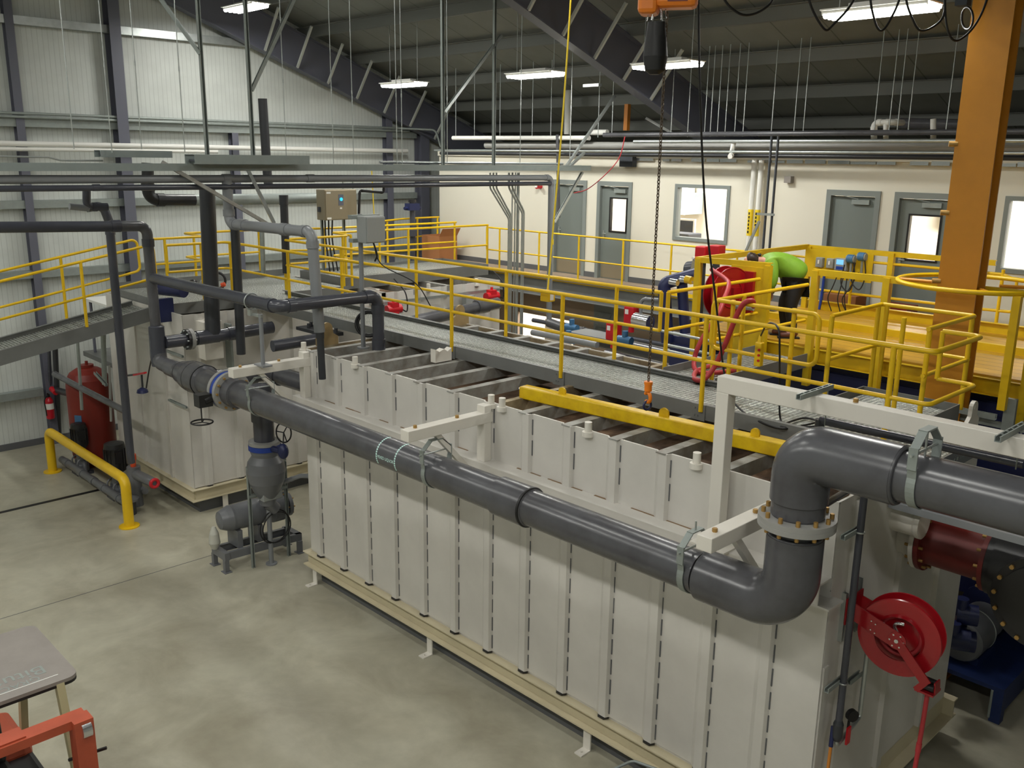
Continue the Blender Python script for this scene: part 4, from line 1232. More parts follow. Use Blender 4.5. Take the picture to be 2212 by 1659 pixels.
# heavy dark elbow and pipe on end wall side
pipe('large black insulated pipe behind the verticals with a bend at its left end', [(-17.500, 7.401, 6.093), (-17.500, 7.354, 5.412), (-17.500, 8.271, 5.392)], 0.11, 'black_paint', 0.18)
pipe('bright insulated pipe behind the verticals along the end wall', [(-17.500, 8.271, 5.392), (-17.500, 11.234, 5.367)], 0.11, 'galv_dull', 0)
pipe('dark vertical vent pipe with cut top rising above the cable tray', [(-16.000, 9.018, 7.281), (-16.000, 9.039, 5.969), (-16.000, 9.054, 5.713)], 0.085, 'pvc_black', 0)
pipe('dark vertical pipe with black cap behind the stepped grey pipe', [(-15.500, 9.074, 5.491), (-15.500, 9.061, 4.093)], 0.075, 'pvc_black', 0, joints=(((-15.500, 9.073, 5.457), (0, 0, 1)),))
pipe('grey vertical post in front of the end wall, left of the control cabinet', [(-15.800, 8.757, 5.042), (-15.800, 8.738, 4.035)], 0.045, 'galv_dull', 0)

# white wall pipes
pipe('upper white jacketed pipe along the end wall', [(-20.7, -3, 6.43), (-20.7, 16.0, 6.41)], 0.055, 'ins_white', 0)
pipe('lower white jacketed pipe along the end wall, stopping at the tall pipes', [(-20.7, -3, 6.30), (-20.7, 10.43, 6.32)], 0.04, 'ins_white', 0)
for i, (z, r) in enumerate(((7.03, 0.03), (6.96, 0.03))):
    pipe(['upper', 'lower'][i] + ' thin conduit on the mid-height girt of the end wall', [(-20.85, -3, z), (-20.85, 16.2 if i else 15.8, z - 0.02), (-20.2, 16.6, z - 0.05), (-20.1, 16.7, z - 0.5)] if i == 0 else [(-20.85, -3, z), (-20.85, 16.2, z - 0.02)], r, 'galv_dull', 0.15, n=8, name='conduit', cat='conduit')

# cable trays
def tray(label, x, y0, y1, z, w=0.28, h=0.10, m='tray'):
    t = thing('cable_tray', label, 'cable tray', (x, (y0 + y1) / 2, z))
    for s in (-1, 1):
        MB().box(x + s * w / 2 - 0.004, x + s * w / 2 + 0.004, y0, y1, z, z + h).box(x + s * w / 2 - (0.03 if s > 0 else 0), x + s * w / 2 + (0.03 if s < 0 else 0), y0, y1, z, z + 0.006).box(x + s * w / 2 - (0.03 if s > 0 else 0), x + s * w / 2 + (0.03 if s < 0 else 0), y0, y1, z + h - 0.006, z + h).build('side_rail', m, t)
    r = MB()
    y = y0 + 0.1
    while y < y1:
        r.box(x - w / 2, x + w / 2, y - 0.015, y + 0.015, z + 0.01, z + 0.03); y += 0.25
    r.build('rungs', m, t)
    MB().box(x - w / 2 + 0.02, x + w / 2 - 0.02, y0 + 0.05, y1 - 0.05, z + 0.03, z + 0.06).build('cables', 'dark_cloth', t)
    return t
tray('long grey ladder cable tray hung from rods, running back to the offices', RX, 1.5, 14.7, 6.04)
tray('short raised grey cable tray at the left, just above the long tray', -13.2, 4.9, 5.9, 6.22, 0.22, 0.09)
tray('broad grey cable tray piece above the thick charcoal pipe', -12.75, 6.0, 7.85, 6.14, 0.3, 0.13)
pipe('bright conduit lying on the long cable tray towards the offices', [(RX - 0.05, 9.5, 6.18), (RX - 0.05, 13.9, 6.17), (RX - 0.05, 14.05, 6.17)], 0.022, 'galv', 0, n=8, name='conduit', cat='conduit')
pipe('thin bright conduit above the long cable tray at the far left', [(RX - 0.3, 1.5, 6.24), (RX - 0.3, 4.3, 6.21), (RX - 0.3, 4.45, 6.17), (RX - 0.3, 5.0, 6.17)], 0.012, 'galv', 0.1, n=8, name='conduit', cat='conduit')

# hangers: rods and slotted struts
rods = [(4.53, 6.32), (5.02, 6.28), (5.43, 6.33), (6.05, 6.3), (7.69, 6.24), (8.55, 6.15), (8.94, 6.15), (9.83, 6.15), (9.94, 6.15), (10.95, 6.15), (12.78, 6.15), (14.2, 6.15)]
for i, (yy, z) in enumerate(rods):
    single('hanger_rod', MB().cyl((RX, yy, z), (RX, yy, roof_z(yy) - 0.1), 0.0075, n=6).cyl((RX, yy, z + 1.1), (RX, yy, z + 1.16), 0.012, n=6), 'galv',
           '%s thin threaded rod from the left holding up the long cable tray' % ORD[i], 'rod', group='threaded rods of the cable tray')
for i, yy in enumerate((6.36, 7.09, 10.8, 12.03)):
    single('strut_hanger', MB().strut((RX + 0.06, yy, 6.1), (RX + 0.06, yy, roof_z(yy) - 0.1), 0.05), 'galv_dull',
           ['first slotted strut hanger from the left, with a brace', 'second slotted strut hanger from the left, with a brace leaning right', 'third slotted strut hanger from the left, with a long bright brace', 'rightmost slotted strut hanger above the cable tray'][i], 'strut')
for i, (a, b) in enumerate((((RX + 0.06, 6.35, 7.65), (RX - 0.6, 5.75, 8.9)), ((RX + 0.06, 7.12, 7.2), (RX + 0.06, 8.1, 8.9)), ((RX + 0.06, 10.84, 7.05), (RX + 0.06, 12.2, 8.45)))):
    single('strut_brace', MB().strut(a, b, 0.05), 'galv_dull' if i < 2 else 'galv',
           ['brace leaning left at the top of the first slotted strut', 'brace leaning right at the top of the second slotted strut', 'long bright brace rising right from the third slotted strut'][i], 'strut')
for i, (a, b, mm) in enumerate((((-12.600, 15.064, 7.528), (-12.900, 13.990, 6.118), 'galv'), ((-12.600, 16.112, 7.132), (-12.200, 16.580, 6.809), 'galv'), ((-13.000, 14.597, 6.006), (-13.000, 13.782, 5.015), 'galv'), ((-12.900, 5.660, 6.161), (-12.800, 7.302, 5.189), 'beam_grey'), ((-12.900, 6.945, 6.101), (-12.800, 7.306, 5.259), 'chrome'), ((-13.100, 14.305, 6.115), (-13.100, 14.748, 6.397), 'galv'))):
    single('strut_brace', MB().strut(a, b, 0.05), mm,
           ['bright slanting strut from the braced rafter down to the tray end', 'short bright strut at the foot of the braced rafter', 'bright strut slanting from the tray end down to the pipe by the office door',
            'long dull strut slanting down right from the tray to the stepped grey pipe', 'shiny strut slanting down to the stepped grey pipe', 'short stub strut at the top of the tray end'][i], 'strut')
single('beam_clamp', MB().box(-12.7, -12.3, 14.2, 14.3, raf_bot(14.25) - 0.05, raf_bot(14.25)), 'galv', 'bright clamp bar under the braced rafter', 'clamp')
# conduits dropping to the tanks
cds = [(12.0, 12.50, 0.017), (12.10, 12.55, 0.017), (12.20, 12.60, 0.017), (12.55, 12.93, 0.02), (12.66, 12.99, 0.02)]
for i, (ya, yb, r) in enumerate(cds):
    xx = RX - 0.02 * i
    pipe('%s galvanised conduit from the left bending down from the cable tray' % ORD[i], [(xx, ya, 6.0), (xx, ya, 5.72), (xx, yb, 5.13 + 0.03 * i), (xx, yb, 2.2)], r, 'galv', 0.12, n=8, name='conduit', cat='conduit', group='conduits dropping from the cable tray')
for i, dy in enumerate((0, 0.08, 0.16)):
    pipe('%s straight grey conduit beside the bent ones, nearer the offices' % ORD[i], [(RX - 0.2, 12.78 + dy, 6.0), (RX - 0.2, 12.78 + dy, 2.2)], 0.014 if i < 2 else 0.03, 'galv', 0, n=8, name='conduit', cat='conduit')

# pipes above the offices
FY = 15.35
pipe('grey pipe highest of the bundle along the top of the office wall', [(-13.1, FY, 6.77), (2, FY, 6.76)], 0.045, 'pvc', 0)
pipe('grey riser at the left end of the bundle above the offices', [(-14.397, 15.300, 6.782), (-14.292, 15.300, 4.984)], 0.035, 'pvc', 0)
pipe('bright silver conduit in the bundle above the offices', [(-12.2, FY - 0.1, 6.63), (2, FY - 0.1, 6.63)], 0.035, 'galv', 0, n=10, name='conduit', cat='conduit')
pipe('thick pale jacketed pipe in the bundle above the offices', [(-17.0, FY + 0.2, 6.56), (2, FY + 0.2, 6.55)], 0.075, 'flange', 0)
pipe('lower silver conduit in the bundle above the offices', [(-18.6, FY - 0.1, 6.43), (2, FY - 0.1, 6.46)], 0.025, 'galv', 0, n=10, name='conduit', cat='conduit')
pipe('dark pipe lowest of the bundle along the top of the office wall', [(-18.6, FY + 0.1, 6.36), (2, FY + 0.1, 6.39)], 0.04, 'pvc_black', 0)
pipe('white jacketed pipe with yellow bands ending above the left office door', [(-18.0, FY, 6.73), (-13.5, FY, 6.71)], 0.05, 'ins_white', 0, joints=())
pipe('white jacketed stub pipe above the hoist, left part', [(-13.661, 15.600, 6.833), (-13.215, 15.600, 6.829)], 0.06, 'ins_white', 0)
pipe('white jacketed pipe rising as an upside-down U above the offices', [(-7.314, 15.600, 6.673), (-7.344, 15.600, 6.938), (-7.010, 15.600, 6.940), (-6.985, 15.900, 6.943)], 0.05, 'ins_white', 0.07)
pipe('second white leg inside the upside-down U pipe', [(-7.106, 15.600, 6.672), (-7.133, 15.600, 6.912)], 0.045, 'ins_white', 0)
pipe('short white vertical pipe right of the upside-down U pipe', [(-6.323, 15.600, 6.669), (-6.361, 15.600, 6.980)], 0.045, 'ins_white', 0)
pipe('dark duct behind the upside-down U pipe', [(-7.289, 16.500, 6.960), (-6.078, 16.500, 6.912)], 0.09, 'pvc', 0)
pipe('white elbow stub hanging under the bundle above the office window', [(-9.872, 15.300, 6.609), (-9.903, 15.300, 6.382), (-9.802, 15.100, 6.356)], 0.045, 'ins_white', 0.03)
foil = MB()
x = -12.9
random.seed(3)
while x < 1:
    l = random.uniform(0.15, 0.5)
    foil.box(x, x + l, YB - 0.06, YB - 0.02, 6.25, 6.31 + random.uniform(-0.02, 0.01)); x += l + random.choice((0.02, 0.05, 0.25))
single('foil_strip', foil, 'chrome', 'broken bright foil strip along the top edge of the office wall', 'insulation')
m = MB().box(-12.95, -12.6, YB - 0.18, YB - 0.03, 6.12, 6.36)
single('junction_box', m, 'dark_cloth', 'dark box at the top of the office wall by the tray end', 'box')
for i, x in enumerate([-17.89, -17.2, -16.3, -15.23, -14.65, -13.26, -12.88, -11.36, -10.96, -10.57, -10.44, -10.28, -10.11, -9.9, -9.72, -9.13, -8.68, -8.5, -7.21, -6.96, -6.82, -6.64, -6.04]):
    single('hanger_rod', MB().cyl((x, FY, 6.72), (x, FY, roof_z(FY) - 0.1), 0.009, n=6), 'galv', '%s thin rod from the left holding the pipe bundle above the offices' % ORD[i], 'rod', group='thin rods above the offices')

# ================================================================ EQUIPMENT ON THE LEFT
def lathe_tank():
    t = thing('pressure_vessel', 'rust red upright pressure vessel under the sloping walkway', 'tank', (-19.0, 6.45, 0))
    MB().lathe((-19.0, 6.45, 0.12), (0, 0, 1), [(0, 0.36), (0.06, 0.42), (0.14, 0.43), (1.55, 0.43), (1.70, 0.41), (1.82, 0.34), (1.90, 0.22), (1.94, 0.08)], 32).build('vessel_body', 'tank_red', t)
    MB().cyl((-19.0, 6.45, 0), (-19.0, 6.45, 0.2), 0.30, n=24).build('base_ring', 'tank_red', t)
    MB().cyl((-19.0, 6.45, 2.05), (-19.0, 6.45, 2.10), 0.13, n=16).cyl((-19.0, 6.45, 2.1), (-19.0, 6.45, 2.17), 0.03).build('top_fitting', 'tank_red', t)
    MB().obox((-18.75, 6.10, 1.05), (0.06, 0.045, 0), (0, 0, 0.09), (0.004, -0.005, 0)).build('name_plate', 'teal_blue', t)
lathe_tank()
t = thing('fire_extinguisher', 'red fire extinguisher on the slim wall column beside the pumps', 'fire extinguisher', (-20.78, 6.2, 0.62))
MB().lathe((-20.78, 6.2, 0.62), (0, 0, 1), [(0, 0.07), (0.02, 0.085), (0.40, 0.085), (0.47, 0.05), (0.49, 0.03)], 18).build('cylinder', 'ext_red', t)
MB().lathe((-20.78, 6.2, 0.84), (0, 0, 1), [(0, 0.087), (0.13, 0.087)], 18, caps=False).build('label_band', 'paper', t)
MB().cyl((-20.78, 6.2, 1.11), (-20.78, 6.2, 1.17), 0.03).bar((-20.78, 6.2, 1.17), (-20.68, 6.14, 1.22), 0.025, 0.015).bar((-20.78, 6.2, 1.14), (-20.68, 6.14, 1.13), 0.025, 0.015).build('valve_head', 'black', t)
MB().tube(smooth_path([(-20.76, 6.16, 1.14), (-20.68, 6.08, 1.06), (-20.68, 6.09, 0.85), (-20.7, 6.1, 0.72)]), 0.012).build('hose', 'black', t)

def vertical_pump(x, y, z0, h, r, label):
    t = thing('booster_pump', label, 'pump', (x, y, 0))
    MB().box(x - 0.16, x + 0.16, y - 0.16, y + 0.16, 0, 0.06).build('base_plate', 'pvc_dark', t)
    MB().lathe((x, y, 0.06), (0, 0, 1), [(0, 0.13), (0.12, 0.13), (0.14, 0.09), (z0 - 0.1, 0.09), (z0 - 0.06, 0.13)], 18).build('pump_column', 'pump_grey', t)
    m = MB().lathe((x, y, z0), (0, 0, 1), [(0, r * 0.8), (0.03, r), (h - 0.1, r), (h - 0.02, r * 0.92), (h, r * 0.5)], 20)
    for i in range(16):
        a = i * PI / 8
        m.obox((x + r * math.cos(a), y + r * math.sin(a), z0 + h / 2 - 0.03), (0.012 * math.cos(a), 0.012 * math.sin(a), 0), (-0.004 * math.sin(a), 0.004 * math.cos(a), 0), (0, 0, h / 2 - 0.08))
    m.build('motor', 'black_paint', t)
    MB().box(x + r * 0.6, x + r * 1.15, y - 0.07, y + 0.05, z0 + h * 0.35, z0 + h * 0.75).build('terminal_box', 'black_paint', t)
    m = MB()
    for dx in (-0.22, 0.22):
        m.tube([(x + dx, y - 0.02, 0.05), (x + dx, y - 0.02, 0.25), (x + dx * 0.3, y, 0.25)], 0.04, 0.05)
        m.torus((x + dx * 0.7, y - 0.05, 0.25), (1, 0.1, 0), 0.09, 0.018, 18)
    m.build('suction_fittings', 'pump_grey', t)
vertical_pump(-18.55, 6.02, 0.55, 0.50, 0.15, 'black motored vertical pump nearer the fire extinguisher')
vertical_pump(-16.72, 6.02, 0.52, 0.56, 0.19, 'black motored vertical pump nearer the white tank')
pipe('grey pipe header lying along the floor behind the yellow guard', [(-19.2, 5.85, 0.16), (-15.9, 5.85, 0.16)], 0.07, 'pump_grey', 0, joints=[((x, 5.85, 0.16), (1, 0, 0)) for x in (-18.9, -18.1, -17.5, -17.0, -16.3)])
pipe('second grey header behind the yellow guard, nearer the red vessel', [(-19.2, 6.2, 0.3), (-15.9, 6.2, 0.3)], 0.06, 'pump_grey', 0, joints=[((x, 6.2, 0.3), (1, 0, 0)) for x in (-18.2, -17.6, -16.4)])
t = thing('ball_valve', 'grey pipe stub with red handle at the foot of the left white tank', 'valve', (-15.7, 6.1, 0.4))
MB().cyl((-16.1, 6.1, 0.62), (-15.35, 6.15, 0.62), 0.09).cyl((-16.1, 6.1, 0), (-16.1, 6.1, 0.75), 0.12).build('valve_body', 'pump_grey', t)
MB().torus((-15.33, 6.15, 0.62), (1, 0, 0), 0.07, 0.03, 16).build('handle', 'act_red', t)
MB().cyl((-16.1, 6.1, 0.75), (-16.1, 6.1, 0.88), 0.05).cyl((-16.1, 6.1, 0.88), (-16.1, 6.1, 0.98), 0.065).build('knob', 'orange_knob', t)
t = thing('floor_stub', 'short dark pipe stub with flange standing near the right foot of the pipe guard', 'pipe', (-15.9, 5.85, 0))
MB().cyl((-15.75, 5.85, 0), (-15.75, 5.85, 0.26), 0.10).build('stub', 'pvc_dark', t)
MB().cyl((-15.75, 5.85, 0.26), (-15.75, 5.85, 0.30), 0.16, n=20).build('rim', 'pump_grey', t)
for i, (p, q, r, m_) in enumerate((((-20.690, 6.300, 2.360), (-21.146, 6.300, 0.244), 0.035, 'pvc_dark'), ((-20.592, 6.400, 2.463), (-21.074, 6.400, -0.084), 0.055, 'pvc_black'), ((-17.997, 6.000, 3.118), (-18.175, 6.000, 1.401), 0.03, 'galv_dull'), ((-16.911, 6.100, 3.342), (-17.126, 6.100, 2.093), 0.045, 'galv_dull'), ((-16.671, 6.050, 2.532), (-16.840, 6.050, 1.449), 0.022, 'flange'))):
    pipe(['thin dark pipe beside the slim wall column, leftmost of the pump risers', 'black riser pipe rising behind the left vertical pump', 'galvanised post in front of the left side of the red vessel', 'galvanised post in front of the right side of the red vessel', 'thin pale pipe low in front of the right side of the red vessel'][i], [p, q], r, m_, 0)
pipe('black pipe with red collar bending into the left pump riser', [(-20.816, 6.350, 1.235), (-19.890, 6.350, 1.333)], 0.07, 'pvc_black', 0)
single('red_collar', MB().cyl((-20.830, 6.300, 1.262), (-20.581, 6.300, 1.227), 0.06), 'act_red', 'small bright red collar above the fire extinguisher', 'pipe collar')
single('strut_rail', MB().strut((-17.135, 5.950, 2.335), (-16.619, 5.950, 2.195), 0.05), 'galv_dull', 'short sloping strut across the top of the red vessel', 'strut')
for i, (a, b) in enumerate((((228, 742), (318, 727)), ((255, 845), (375, 822)))):
    m = MB()
single('slotted_strut', MB().strut((-15.55, 6.62, 2.92), (-14.85, 6.62, 2.92), 0.04), 'galv_dull', 'upper slotted strut on the face of the left tank behind the drop pipe', 'strut')
single('slotted_strut', MB().strut((-15.55, 6.62, 2.02), (-14.85, 6.62, 2.02), 0.04), 'galv_dull', 'lower slotted strut on the face of the left tank behind the drop pipe', 'strut')
t = thing('sprinkler_valve', 'small valve with red lever and round blue bell hanging in front of the left tank', 'valve', (-15.2, 6.2, 1.9))
MB().cyl((-16.372, 6.200, 2.373), (-15.489, 6.200, 2.582), 0.018).cyl((-15.616, 6.200, 2.526), (-15.621, 6.200, 2.309), 0.018).build('pipe_run', 'pvc_black', t)
MB().bar((-15.815, 6.150, 2.498), (-15.323, 6.150, 2.627), 0.05, 0.03).build('lever', 'act_red', t)
MB().lathe((-15.646, 6.200, 2.187), (0, 0, 1), [(0, 0.04), (0.02, 0.10), (0.07, 0.085), (0.11, 0.02)], 18).build('bell', 'navy', t)
MB().tube(smooth_path([(-15.464, 6.200, 2.323), (-15.281, 6.200, 2.668), (-14.876, 6.100, 2.976)]), 0.012).build('cable', 'black', t)
# things on the platform next to the ramp
t = thing('work_table', 'white topped table standing beyond the sloping walkway', 'table', (-19.2, 7.3, 2.4))
MB().box(-20.4, -17.9, 7.0, 7.7, 3.19, 3.24).build('table_top', 'paper', t)
for x, y in ((-20.3, 7.1), (-20.0, 7.6), (-18.0, 7.1), (-18.0, 7.6)):
    MB().cyl((x, y, 2.05), (x, y, 3.19), 0.03).build('leg', 'steel_grey', t)
MB().box(-20.6, -18.35, 6.95, 7.9, 1.95, 2.05).build('lower_shelf', 'walk_grey', t)
t = thing('blue_valve', 'dark blue valve body on the platform corner behind the supply pipe', 'valve', (-15.9, 6.9, 3.74))
MB().cyl((-16.0, 6.75, 3.95), (-15.35, 6.95, 3.95), 0.11, n=18).cyl((-15.6, 6.9, 3.95), (-15.6, 6.9, 4.15), 0.05).build('valve_body', 'navy', t)
MB().sphere((-15.4, 7.15, 4.02), 0.12).build('actuator', 'black_paint', t)
single('gate_plate', MB().box(-15.46, -15.36, 6.5, 6.75, 3.45, 3.85), 'navy', 'dark blue plate at the corner where ramp and platform meet', 'plate')
t = thing('white_box', 'white enclosure box hung on the tank wall behind the supply pipe', 'box', (-14.85, 7.05, 2.9))
MB().box(-14.92, -14.62, 6.92, 7.25, 2.85, 3.5).build('enclosure', 'frame_white', t)
MB().box(-14.82, -14.72, 7.02, 7.15, 3.5, 3.53).build('lid_knob', 'frame_white', t)
m = MB().tube([(-14.86, 7.45, 2.6), (-14.86, 7.45, 3.35), (-14.7, 7.6, 3.25)], 0.02)
single('tank_bracket', m.box(-14.9, -14.7, 7.43, 7.47, 2.6, 3.4), 'galv_dull', 'bent grey bracket beside the white enclosure on the left tank', 'bracket')
t = thing('black_hose_reel', 'small machine with black hose loop and orange knob on the platform grating', 'machine', (-16.2, 7.9, 3.71))
MB().torus((-16.3, 8.05, 3.95), (1, -1, 0.2), 0.15, 0.025, 22).build('hose_loop', 'black', t)
MB().sphere((-16.35, 7.9, 3.9), 0.16, sc=(1.3, 1, 0.7)).build('housing', 'box_grey', t)
MB().cyl((-16.15, 8.05, 3.88), (-16.1, 8.1, 3.9), 0.04).build('knob', 'orange_knob', t)

# ---------------------------------------------------------------- pump in the gap between the tanks
t = thing('recirculation_pump', 'grey horizontal pump and motor on a steel skid in the gap between the tanks', 'pump', (-12.3, 6.6, 0))
ax = V((0.05, 1, 0)).normalized()
p0 = V((-12.62, 5.98, 0.78))
MB().lathe(p0, ax, [(0, 0.05), (0.03, 0.14), (0.12, 0.18), (0.2, 0.205), (0.24, 0.20), (0.62, 0.215), (0.72, 0.20), (0.76, 0.12), (0.86, 0.12)], 28).build('motor', 'pump_grey', t)
MB().lathe(p0 + ax * 0.84, ax, [(0, 0.10), (0.04, 0.24), (0.22, 0.24), (0.26, 0.12), (0.30, 0.12)], 28).cyl(p0 + ax * 0.95, p0 + ax * 0.95 + V((0, 0, 0.45)), 0.12).build('volute', 'pump_grey', t)
f = MB().cyl(p0 + ax * 1.14, p0 + ax * 1.2, 0.20, n=24)
f.build('flange', 'pump_grey', t)
bolts_on(MB(), p0 + ax * 1.17, ax, 0.17, 8, 0.013, 0.12).build('flange_bolts', 'bolt', t)
m = MB()
for dx in (-0.2, 0.2):
    m.chan((-12.6 + dx, 5.95, 0.26), (-12.5 + dx, 7.25, 0.26), 0.06, 0.12, side=1 if dx > 0 else -1)
m.box(-12.82, -12.38, 5.95, 6.03, 0.2, 0.32).box(-12.75, -12.3, 7.15, 7.25, 0.2, 0.32)
m.build('skid_frame', 'pump_grey', t)
for x, y in ((-12.8, 5.98), (-12.42, 5.98), (-12.72, 7.2), (-12.3, 7.2)):
    MB().box(x - 0.035, x + 0.035, y - 0.035, y + 0.035, 0, 0.2).box(x - 0.07, x + 0.07, y - 0.06, y + 0.06, 0, 0.012).build('leg', 'pump_grey', t)
for y in (6.25, 6.6):
    MB().box(-12.78, -12.44, y - 0.04, y + 0.04, 0.32, 0.60).build('saddle', 'pump_grey', t)
t = thing('clear_bag', 'crumpled clear plastic bag hanging on the nose of the grey pump', 'bag', (-12.65, 5.93, 0.3))
MB().lathe((-12.66, 5.93, 0.33), (0, 0, 1), [(0, 0.05), (0.1, 0.09), (0.25, 0.075), (0.36, 0.03)], 9).build('bag_film', 'plastic', t)

rxp, ryp = -12.2, 6.62
t = thing('check_valve', 'bulbous grey check valve with blue collar standing above the pump in the gap', 'valve', (rxp, ryp, 1.0))
MB().lathe((rxp, ryp, 1.02), (0, 0, 1), [(0, 0.12), (0.1, 0.13), (0.22, 0.20), (0.38, 0.27), (0.55, 0.30), (0.70, 0.27), (0.80, 0.20), (0.86, 0.22), (0.90, 0.22)], 32).build('valve_body', 'pump_grey', t)
MB().lathe((rxp, ryp, 1.92), (0, 0, 1), [(0, 0.245), (0.075, 0.245)], 32).build('wafer_ring', 'valve_blue', t, 'blue wafer ring')
MB().lathe((rxp, ryp, 2.0), (0, 0, 1), [(0, 0.24), (0.05, 0.24), (0.055, 0.2)], 32).build('flange', 'flange', t)
MB().cyl((rxp + 0.2, ryp, 1.97), (rxp + 0.42, ryp + 0.05, 1.97), 0.05).sphere((rxp + 0.44, ryp + 0.06, 1.97), 0.10, sc=(0.9, 0.8, 1.2)).build('gear_box', 'navy', t)
m = MB().torus((rxp + 0.27, ryp + 0.18, 2.2), (0.3, -1, 0.15), 0.15, 0.012, 26)
for i in range(3):
    a = i * 2 * PI / 3
    d_, s_, u_ = frame_of(V((0.3, -1, 0.15)))
    c_ = V((rxp + 0.27, ryp + 0.18, 2.2))
    m.cyl(c_, c_ + (s_ * math.cos(a) + u_ * math.sin(a)) * 0.15, 0.009, n=8)
m.cyl((rxp + 0.27, ryp + 0.18, 2.2), (rxp + 0.40, ryp + 0.08, 2.0), 0.01)
m.build('handwheel', 'black_paint', t)
pipe('dark grey riser from the check valve up to the big pipe', [(rxp, ryp, 2.05), (rxp, ryp, 2.92)], 0.155, 'pvc_dark', 0, n=24, joints=(((rxp, ryp, 2.55), (0, 0, 1)),))
pipe('dark coupling pipe from the grey pump up into the check valve', [(rxp - 0.02, 6.75, 0.9), (rxp, ryp, 1.05)], 0.10, 'pump_grey', 0)
pipe('grey flexible conduit arching over the pump towards the long tank', [(-12.4, 6.7, 1.0), (-12.25, 6.85, 1.28), (-12.0, 7.1, 1.42), (-11.5, 7.4, 1.45)], 0.035, 'pvc_light', 0.15)
t = thing('drive_motor', 'dark motor and blue valve half hidden behind the left end of the long tank', 'motor', (-11.7, 7.5, 0.3))
MB().cyl((-11.85, 7.45, 0.95), (-11.6, 8.0, 0.95), 0.26, n=24).cyl((-11.9, 7.4, 0.95), (-11.84, 7.46, 0.95), 0.1).build('motor_body', 'black_paint', t)
MB().cyl((-12.1, 7.6, 1.25), (-11.5, 7.9, 1.25), 0.12).cyl((-11.9, 7.7, 1.3), (-11.9, 7.7, 1.5), 0.09).build('valve_body', 'valve_blue', t)
MB().box(-12.0, -11.4, 7.4, 8.1, 0, 0.7).build('pedestal', 'base', t)

t = thing('control_stand', 'slotted strut stand with small grey control box and coiled cable by the pump', 'control box', (-12.25, 6.6, 0))
for x, y, z in ((-12.28, 6.36, 1.66), (-12.30, 7.0, 1.6)):
    MB().strut((x, y, 0), (x, y, z), 0.045).build('upright', 'galv_dull', t)
for z in (1.64, 1.18):
    MB().strut((-12.28, 6.34, z), (-12.30, 7.02, z), 0.045).build('cross_strut', 'galv_dull', t)
MB().cyl((-12.22, 6.64, 0), (-12.22, 6.64, 1.1), 0.038).cyl((-12.22, 6.64, 0), (-12.22, 6.64, 0.02), 0.09).build('conduit_post', 'pvc_light', t)
bx_ = MB().box(-12.26, -12.06, 6.48, 6.80, 1.12, 1.56)
bx_.build('box', 'box_grey', t, 'small grey control box', bevel=0.01)
MB().box(-12.06, -12.055, 6.60, 6.66, 1.44, 1.47).build('indicator', 'dark_cloth', t)
MB().torus((-12.2, 6.72, 0.62), (1, 0.1, 0), 0.27, 0.010, 36).torus((-12.19, 6.75, 0.60), (1, 0.05, 0), 0.25, 0.010, 36).build('cable_coil', 'black', t)

# ---------------------------------------------------------------- control cabinets near the centre
t = thing('control_cabinet', 'beige stainless control cabinet with a cyan pilot light, over the landing', 'cabinet', (-16.7, 11.0, 4.95))
x0, x1, y0, y1, z0, z1 = -17.0, -16.68, 10.72, 11.52, 4.95, 5.58
MB().box(x0, x1, y0, y1, z0, z1).build('cabinet_body', 'box_steel', t, bevel=0.012)
MB().box(x1, x1 + 0.015, y0 + 0.015, y1 - 0.015, z0 + 0.015, z1 - 0.015).build('cabinet_door', 'box_steel', t, bevel=0.006)
MB().box(x1 + 0.015, x1 + 0.02, 11.05, 11.17, 5.25, 5.48).build('display_panel', 'steel_grey', t)
MB().cyl((x1 + 0.02, 11.11, 5.38), (x1 + 0.035, 11.11, 5.38), 0.035).build('pilot_light', 'pilot', t, 'glowing cyan pilot light')
MB().box(x1 + 0.015, x1 + 0.018, 10.76, 10.86, 5.50, 5.535).box(x1 + 0.015, x1 + 0.018, 10.76, 10.86, 4.97, 5.01).box(x1 + 0.015, x1 + 0.018, 11.08, 11.13, 5.18, 5.21).build('label_plate', 'paper', t)
MB().box(-16.92, -16.84, y0 - 0.03, y0, 5.12, 5.22).build('disconnect_handle', 'dark_cloth', t)
for y in (10.85, 11.4):
    MB().strut((-17.02, y, 3.82), (-17.02, y, 5.55), 0.05).build('stand_post', 'galv_dull', t)
for i in range(3):
    MB().tube(smooth_path([(-16.9 + 0.02 * i, 10.85 + i * 0.08, 4.95), (-16.9, 10.86 + i * 0.08, 4.5), (-16.85, 10.9 + i * 0.1, 3.85)]), 0.016).build('cable', 'black', t)
for i, y in enumerate((10.95, 11.2)):
    single('cabinet_conduit', MB().tube([(-16.85, y + 0.35, 5.58), (-16.85, y + 0.35, 5.8), (-16.85, y - 2.2, 5.85 + 0.03 * i)], 0.018, 0.1), 'galv', ['nearer', 'further'][i] + ' bright conduit bending out of the top of the control cabinet', 'conduit')
t = thing('instrument_box', 'small grey instrument box on a thin pole at the walkway edge', 'control box', (-10.72, 7.45, 3.61))
MB().cyl((-10.72, 7.45, 3.61), (-10.72, 7.45, 5.5), 0.033).cyl((-10.72, 7.45, 3.61), (-10.72, 7.45, 3.63), 0.09).build('pole', 'pvc_light', t)
MB().box(-10.68, -10.46, 7.36, 7.68, 5.12, 5.48).build('box', 'box_grey', t, bevel=0.012)
MB().box(-10.46, -10.44, 7.37, 7.67, 5.13, 5.47).build('box_door', 'box_grey', t, bevel=0.008)
MB().box(-10.76, -10.66, 7.28, 7.74, 5.44, 5.49).box(-10.76, -10.66, 7.28, 7.74, 5.12, 5.17).build('mounting_strut', 'galv_dull', t)
